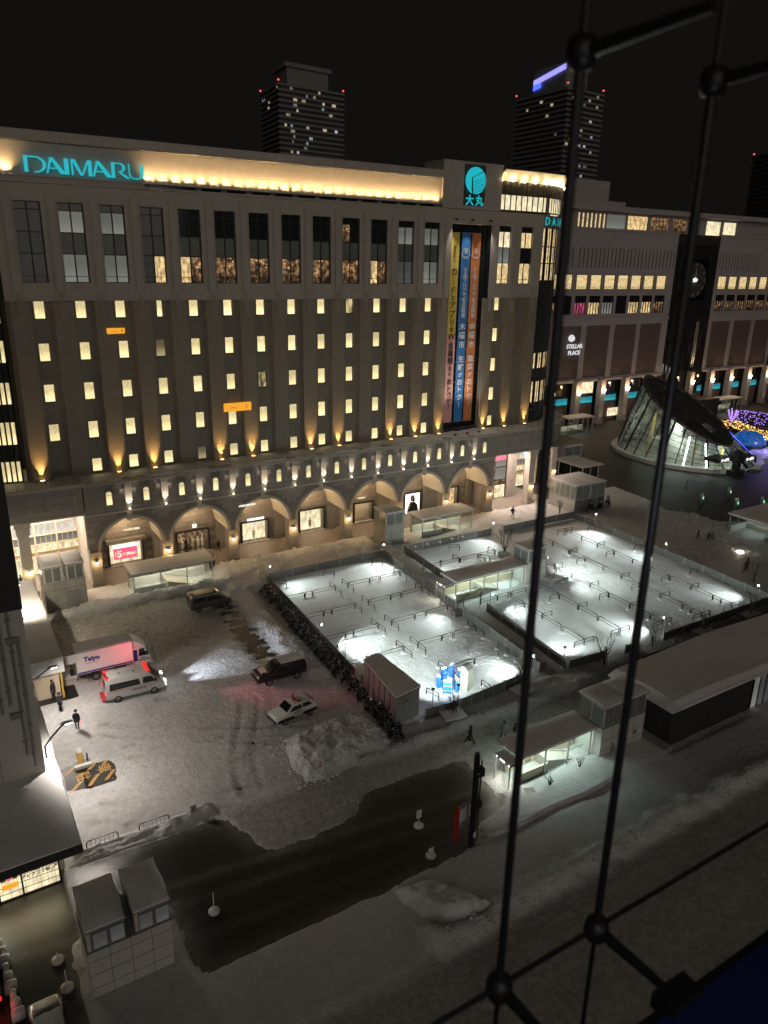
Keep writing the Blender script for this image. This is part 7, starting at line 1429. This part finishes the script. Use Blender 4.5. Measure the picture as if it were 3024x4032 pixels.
add('headlight', MB().box(3.86,3.98,-.72,-.45,.62,.76).box(3.86,3.98,.45,.72,.62,.76), M['dlamp'], Pc); add('tail_light', MB().box(-.02,.05,-.74,-.6,.7,.95).box(-.02,.05,.6,.74,.7,.95), M['rlens'], Pc); add('mirror', MB().box(2.6,2.74,-.95,-.8,.95,1.08).box(2.6,2.74,.8,.95,.95,1.08), M['wcar'], Pc); add('bumper', MB().box(3.9,4.05,-.72,.72,.3,.55), M['bcar'], Pc); wheels(Pc, (.75,3.2), .81, .30, .19)
# --- cars waiting at the picture corner
Q1 = thing('snowed_car', 'car with thick snow on its roof waiting in the dark lane', 'car', (-9.72,-60.4,0), R(90)); bevel(add('body', shell(pp_, .82, .85, 1.46, .14, None), M['bcar'], Q1, smooth=True), .02); add('roof_snow', snowcap(MB(), .6, 2.35, -.6, .6, 1.55, .16, .05, 6, 5), M['snowroof'], Q1, smooth=True); add('bonnet_snow', MB().loft([[(x,-w,z),(x,w,z),(x,w*.9,z+.1),(x,-w*.9,z+.1)] for x, w, z in ((2.95,.66,.97),(3.4,.66,.87),(3.8,.58,.79),(3.93,.4,.72))]), M['snowroof'], Q1, smooth=True); add('windscreen', MB().add([(2.99,-.66,1.06),(2.99,.66,1.06),(2.45,.56,1.49),(2.45,-.56,1.49)], [(0,1,2,3)]), M['cglass'], Q1); wheels(Q1, (.75,3.2), .82, .3, .19)
Q2 = thing('braking_car', 'dark car with a glowing red tail lamp at the picture corner', 'car', (-12.35,-55.3,0), R(90)); bevel(add('body', shell(pp_, .82, .85, 1.46, .14, None), M['bcar'], Q2, smooth=True), .02); add('tail_light', MB().box(-.05,.02,-.78,-.5,.7,.92).box(-.05,.02,.5,.78,.7,.92), M['redl'], Q2); add('rear_window', MB().add([(.17,-.6,1.24),(.17,.6,1.24),(.58,.54,1.52),(.58,-.54,1.52)], [(0,1,2,3)]), M['cglass'], Q2); wheels(Q2, (.75,3.2), .82, .3, .19); lamp('POINT', 'brake_glow', (-11.9,-56.0,.8), 10, (1.0,.04,.03), .1)
# ================================================================ people: one continuous body grown from a posed skeleton
def person(label, x, y, rz, pose='stand', coat='dcoat', trou='trou', hat=None, hh=1.72, longc=False, bag=False, baton=False, z=.08, grp=None):
    t = thing('person', label, 'person', (x, y, z), R(rz), grp); s = hh/1.75
    st, arm_ = {'stand':(0,0), 'walk':(.26,.20), 'stride':(.40,.32), 'point':(.34,.3)}[pose]
    V_ = {'pel':(0,0,.93),'bel':(0,.01,1.08),'che':(0,0,1.30),'nec':(0,0,1.48),'hd1':(.01,0,1.56),'hd2':(.035,0,1.655),'hd3':(.01,0,1.745)}
    for sd_, k in ((1,'l'),(-1,'r')):
        f = st*sd_; V_['hip'+k] = (f*.08, .095*sd_, .90); V_['kne'+k] = (f*.55+.03, .10*sd_, .50); V_['ank'+k] = (f-.02-(.05 if f < 0 else 0), .10*sd_, .09+(.05 if f < -.1 else 0)); V_['toe'+k] = (f+.17, .11*sd_, .045)
        g = -arm_*sd_; V_['sho'+k] = (0, .19*sd_, 1.42); V_['elb'+k] = (g*.5-.03, .25*sd_, 1.15); V_['wri'+k] = (g+.05, .24*sd_, .92); V_['fin'+k] = (g+.08, .235*sd_, .82)
    if pose == 'point': V_['elbr'] = (.18,-.27,1.34); V_['wrir'] = (.44,-.28,1.36); V_['finr'] = (.55,-.28,1.37)
    E_ = [('pel','bel'),('bel','che'),('che','nec'),('nec','hd1'),('hd1','hd2'),('hd2','hd3')]
    for k in 'lr': E_ += [('pel','hip'+k),('hip'+k,'kne'+k),('kne'+k,'ank'+k),('ank'+k,'toe'+k),('che','sho'+k),('sho'+k,'elb'+k),('elb'+k,'wri'+k),('wri'+k,'fin'+k)]
    rr = {'pel':(.15,.12),'bel':(.15,.12),'che':(.17,.125),'nec':(.062,.062),'hd1':(.075,.085),'hd2':(.08,.10),'hd3':(.05,.06),'hip':(.10,.10),'kne':(.068,.068),'ank':(.048,.055),'toe':(.042,.035),'sho':(.075,.075),'elb':(.058,.058),'wri':(.045,.045),'fin':(.032,.042)}
    names = list(V_); me = bpy.data.meshes.new('person'); me.from_pydata([tuple(c*s for c in V_[n]) for n in names], [(names.index(a), names.index(b)) for a, b in E_], [])
    o = bpy.data.objects.new('body', me); COL.objects.link(o); o.modifiers.new('skin', 'SKIN'); sv = me.skin_vertices[0].data
    for i, n in enumerate(names): q = rr.get(n) or rr[n[:3]]; sv[i].radius = (q[0]*s, q[1]*s)
    sv[0].use_root = True; sb_ = o.modifiers.new('sub', 'SUBSURF'); sb_.levels = 1; sb_.render_levels = 1
    dg = bpy.context.evaluated_depsgraph_get(); m2 = bpy.data.meshes.new_from_object(o.evaluated_get(dg)); bpy.data.objects.remove(o); m2.name = 'body'; m2.materials.clear()
    for mm in ('skin', coat, trou, 'boots'): m2.materials.append(M[mm])
    for p in m2.polygons:
        c = p.center/s; p.use_smooth = True
        if c.z > 1.50: p.material_index = 0
        elif c.z < .13: p.material_index = 3
        elif (abs(c.y) > .2 or (pose == 'point' and c.x > .46)) and (c.z < .90 or (c.z > 1.3 and c.x > .46)): p.material_index = 0
        elif c.z > .86: p.material_index = 1
        else: p.material_index = 2
    add('body', m2, parent=t)
    sk = MB(); zb_ = (.42 if longc else .74)*s; N2 = 14
    def ring_(rx, ry, z_, ox=0): return [(ox+rx*math.cos(2*math.pi*i/N2), ry*math.sin(2*math.pi*i/N2), z_) for i in range(N2)]
    sk.loft([ring_((.20 if longc else .155)*s,.24*s,zb_),ring_(.15*s,.205*s,.95*s),ring_(.155*s,.205*s,1.2*s),ring_(.14*s,.215*s,1.40*s),ring_(.08*s,.10*s,1.50*s)]); add('coat', sk, M[coat], t, smooth=True)
    hm = MB()
    if hat == 'cap': hm.lathe([(.115*s,1.67*s),(.12*s,1.70*s),(.145*s,1.755*s),(.13*s,1.785*s),(0,1.80*s)], 12, (.015,0,0)); hm.prism([(.09*s,-.09*s),(.19*s,-.06*s),(.19*s,.06*s),(.09*s,.09*s)], 'z', 1.665*s, 1.685*s)
    elif hat == 'hood': hm.lathe([(.12*s,1.48*s),(.145*s,1.58*s),(.14*s,1.72*s),(.09*s,1.80*s),(0,1.82*s)], 12, (-.03,0,0))
    else: hm.lathe([(.088*s,1.60*s),(.112*s,1.68*s),(.105*s,1.76*s),(.06*s,1.81*s),(0,1.82*s)], 12, (-.025,0,0))
    add('hat' if hat else 'hair', hm, M[coat if hat == 'hood' else ('ncoat' if hat == 'cap' else 'hair')], t, smooth=True)
    fm = MB().box(.115*s,.122*s,-.05*s,-.02*s,1.665*s,1.68*s).box(.115*s,.122*s,.02*s,.05*s,1.665*s,1.68*s).box(.10*s,.118*s,-.03*s,.03*s,1.585*s,1.595*s); add('face_features', fm, M['hair'], t); add('nose', MB().prism([(.115*s,-.013*s),(.14*s,0),(.115*s,.013*s)], 'z', 1.615*s, 1.65*s), M['skin'], t)
    for k, sd_ in (('l',1),('r',-1)):
        w0 = Vector(V_['fin'+k])*s; d = (w0-Vector(V_['wri'+k])*s).normalized(); hb = MB()
        for q in range(4): b0 = w0+Vector((.026*(q-1.5)*(0 if pose == 'point' and k == 'r' else 1), .026*(q-1.5)*(1 if pose == 'point' and k == 'r' else 0), 0)); hb.tube([b0, b0+d*.035, b0+d*(.062+.006*(q in (1,2)))+Vector((0,-.012*sd_,0))], [.009,.009,.007], 5)
        hb.tube([w0-d*.03+Vector((.03,0,0)), w0+Vector((.055,0,-.005)), w0+d*.03+Vector((.06,0,0))], [.010,.010,.008], 5); add('fingers', hb, M['skin'], t)
    if bag: tag(add('backpack', MB().loft([[(-.13-d_*.9,-.15*k_,z_),(-.13-d_*.9,.15*k_,z_),(-.12,.16*k_,z_),(-.12,-.16*k_,z_)] for z_, d_, k_ in ((.98,.14,.8),(1.1,.2,1),(1.32,.18,1),(1.45,.06,.8))]), M['dcoat'], None, (x, y, z), (0,0,R(rz)), smooth=True), 'dark backpack worn by the '+label.split(',')[0].replace('person ', 'person '), 'backpack')
    if baton: tag(add('light_baton', MB().tube([(.1,-.24,.84),(.02,-.30,.45)], .022, 6), M['reds'], None, (x, y, z), (0,0,R(rz))), 'red traffic baton held low by the capped officer', 'baton')
    return t
person('person in dark uniform and peaked cap standing alone on the yard holding a baton', -3.75,-31.8, 60, 'stand','ncoat','ncoat','cap',1.82,False,False,True)
person('person in dark uniform and beret standing at the shed corner', -4.5,-28.4, 20, 'stand','ncoat','ncoat','cap',1.8)
person('person in padded dark jacket standing before the tan shed wall', -4.65,-25.9, -40, 'stand','dcoat','ncoat',None,1.8)
person('person in black bending to the open tail of the truck', -2.75,-24.0, 0, 'walk','dcoat','trou',None,1.65,z=.1)
person('person walking with arm stretched towards the bright entrance glass', -4.1,.7, 10, 'point','dcoat','trou',None,1.7,z=0); person('person in pale coat walking inside the bright store entrance', -4.75,1.2, 200, 'walk','lightcoat','trou',None,1.65,z=0); person('person half cut off by the service block edge at the entrance', -5.4,1.8, 0, 'stride','dcoat','trou',None,1.6,z=0)
person('person with dark backpack walking under the second store arch', 19.9,1.0, 90, 'walk','dcoat','trou',None,1.7,bag=True,z=0)
person('person in black behind the snowy end of the first stairway', 16.9,-4.6, 200, 'stand','dcoat','trou','hood',1.7); person('person partly hidden beside another by the first stairway end', 17.4,-4.2, 30, 'stand','bcoat','trou',None,1.7)
person('person with backpack and bag crossing the pink lit snow', 64.1,-7.1, 0, 'stride','dcoat','trou',None,1.72,bag=True,z=.12)
person('person in long dark coat walking along the dim path', 23.1,-49.5, 120, 'stride','dcoat','trou','hood',1.68,True); person('person in grey padded coat walking towards the S-5 stairway', 25.8,-50.4, 150, 'walk','gcoat','trou',None,1.72); person('person in black bent behind the stairway roof by the dark rod', 26.6,-50.9, 160, 'walk','dcoat','trou','hood',1.55)
person('person in black standing alone on the trampled plaza snow', 80.6,-27.9, 130, 'walk','dcoat','trou','hood',1.7); person('person in black walking before a light-carrying companion', 81.2,-29.2, 150, 'stride','dcoat','trou',None,1.78); person('person in grey padded coat beside the dim stairway snow', 82.1,-29.2, 150, 'walk','gcoat','trou','hood',1.7)
person('person in dark coat walking arm in arm past the thin sapling', 76.3,-38.3, 140, 'walk','dcoat','trou',None,1.72); person('person in brown coat close behind on the trampled path', 77.2,-37.9, 140, 'walk','bcoat','trou','hood',1.66)
person('person tiny at the far plaza near the low shelter', 107.4,22.4, 90, 'walk','dcoat','trou',None,1.7,z=0); person('person following close to another near the low shelter', 107.9,22.9, 90, 'walk','bcoat','trou',None,1.65,z=0); person('person in dark clothes walking before the rotunda entrance', 101.0,-10.3, 120, 'walk','gcoat','trou','hood',1.75,z=0)
# ================================================================ tension rods outside this window, and the window ledge
def node(x, z): return (CAM.x+x, CAM.y+1.32, CAM.z+z)
for k, (x, r_, lb) in enumerate(((1.285,.0128,'thick dark vertical tension rod with blurred end joints, crossing the store corner'),(1.725,.0132,'thick dark vertical tension rod with blurred end joints, crossing the station building'))):
    t = thing('tension_rod', lb, 'rod', node(x, 0)); add('rod', MB().tube([(0,0,-2.2),(0,0,.43)], r_, 12), M['black'], t); add('lower_rod', MB().tube([(0,0,-2.2),(0,0,-4.0)], r_*.62, 10), M['black'], t); add('upper_rod', MB().tube([(0,0,.43),(0,0,1.8)], r_*.7, 10), M['black'], t)
    for z in (-2.2, .43):
        s_ = .82 if z < 0 else .62
        add('joint', MB().lathe([(0,-.055*s_),(.042*s_,-.05*s_),(.055*s_,-.015*s_),(.055*s_,.015*s_),(.042*s_,.05*s_),(0,.055*s_)], 14), M['black'], t, loc=(0,0,z), smooth=True)
        add('strut', MB().tube([(0,0,z),(.02,-.30,z+(.02 if z > 0 else 0))], [.026*s_,.018*s_], 10), M['black'], t)
    add('bracket', MB().box(-.05,.10,-.36,-.28,-2.23,-2.17), M['black'], t)
tag(add('cross_rod', MB().tube([(-1.8,0,0),(3.0,0,0)], .0095, 8), M['black'], None, node(1.285, -2.2+.0)), 'thin dark sloping rod joining the two blurred lower joints', 'rod')
ldg = thing('window_ledge', 'dark blue blurred ledge at the bottom corner of the window', 'window ledge', (CAM.x, CAM.y+.98, CAM.z-2.2)); add('ledge_board', MB().box(.2,4.5,-1.0,0,-.08,0), M['sill'], ldg); add('ledge_nosing', MB().box(.2,4.5,0,.03,-.10,-.01), M['black'], ldg)
lg_ = lamp('POINT', 'ledge_fill', (CAM.x+.9, CAM.y+.2, CAM.z-.9), 9, (.75,.8,1.0), .15)  # unseen point light added to brighten the blue ledge
for o_ in bpy.data.objects:
    if o_.type == 'EMPTY' and not o_.get('category') and o_.parent is None: print('untagged', o_.name)
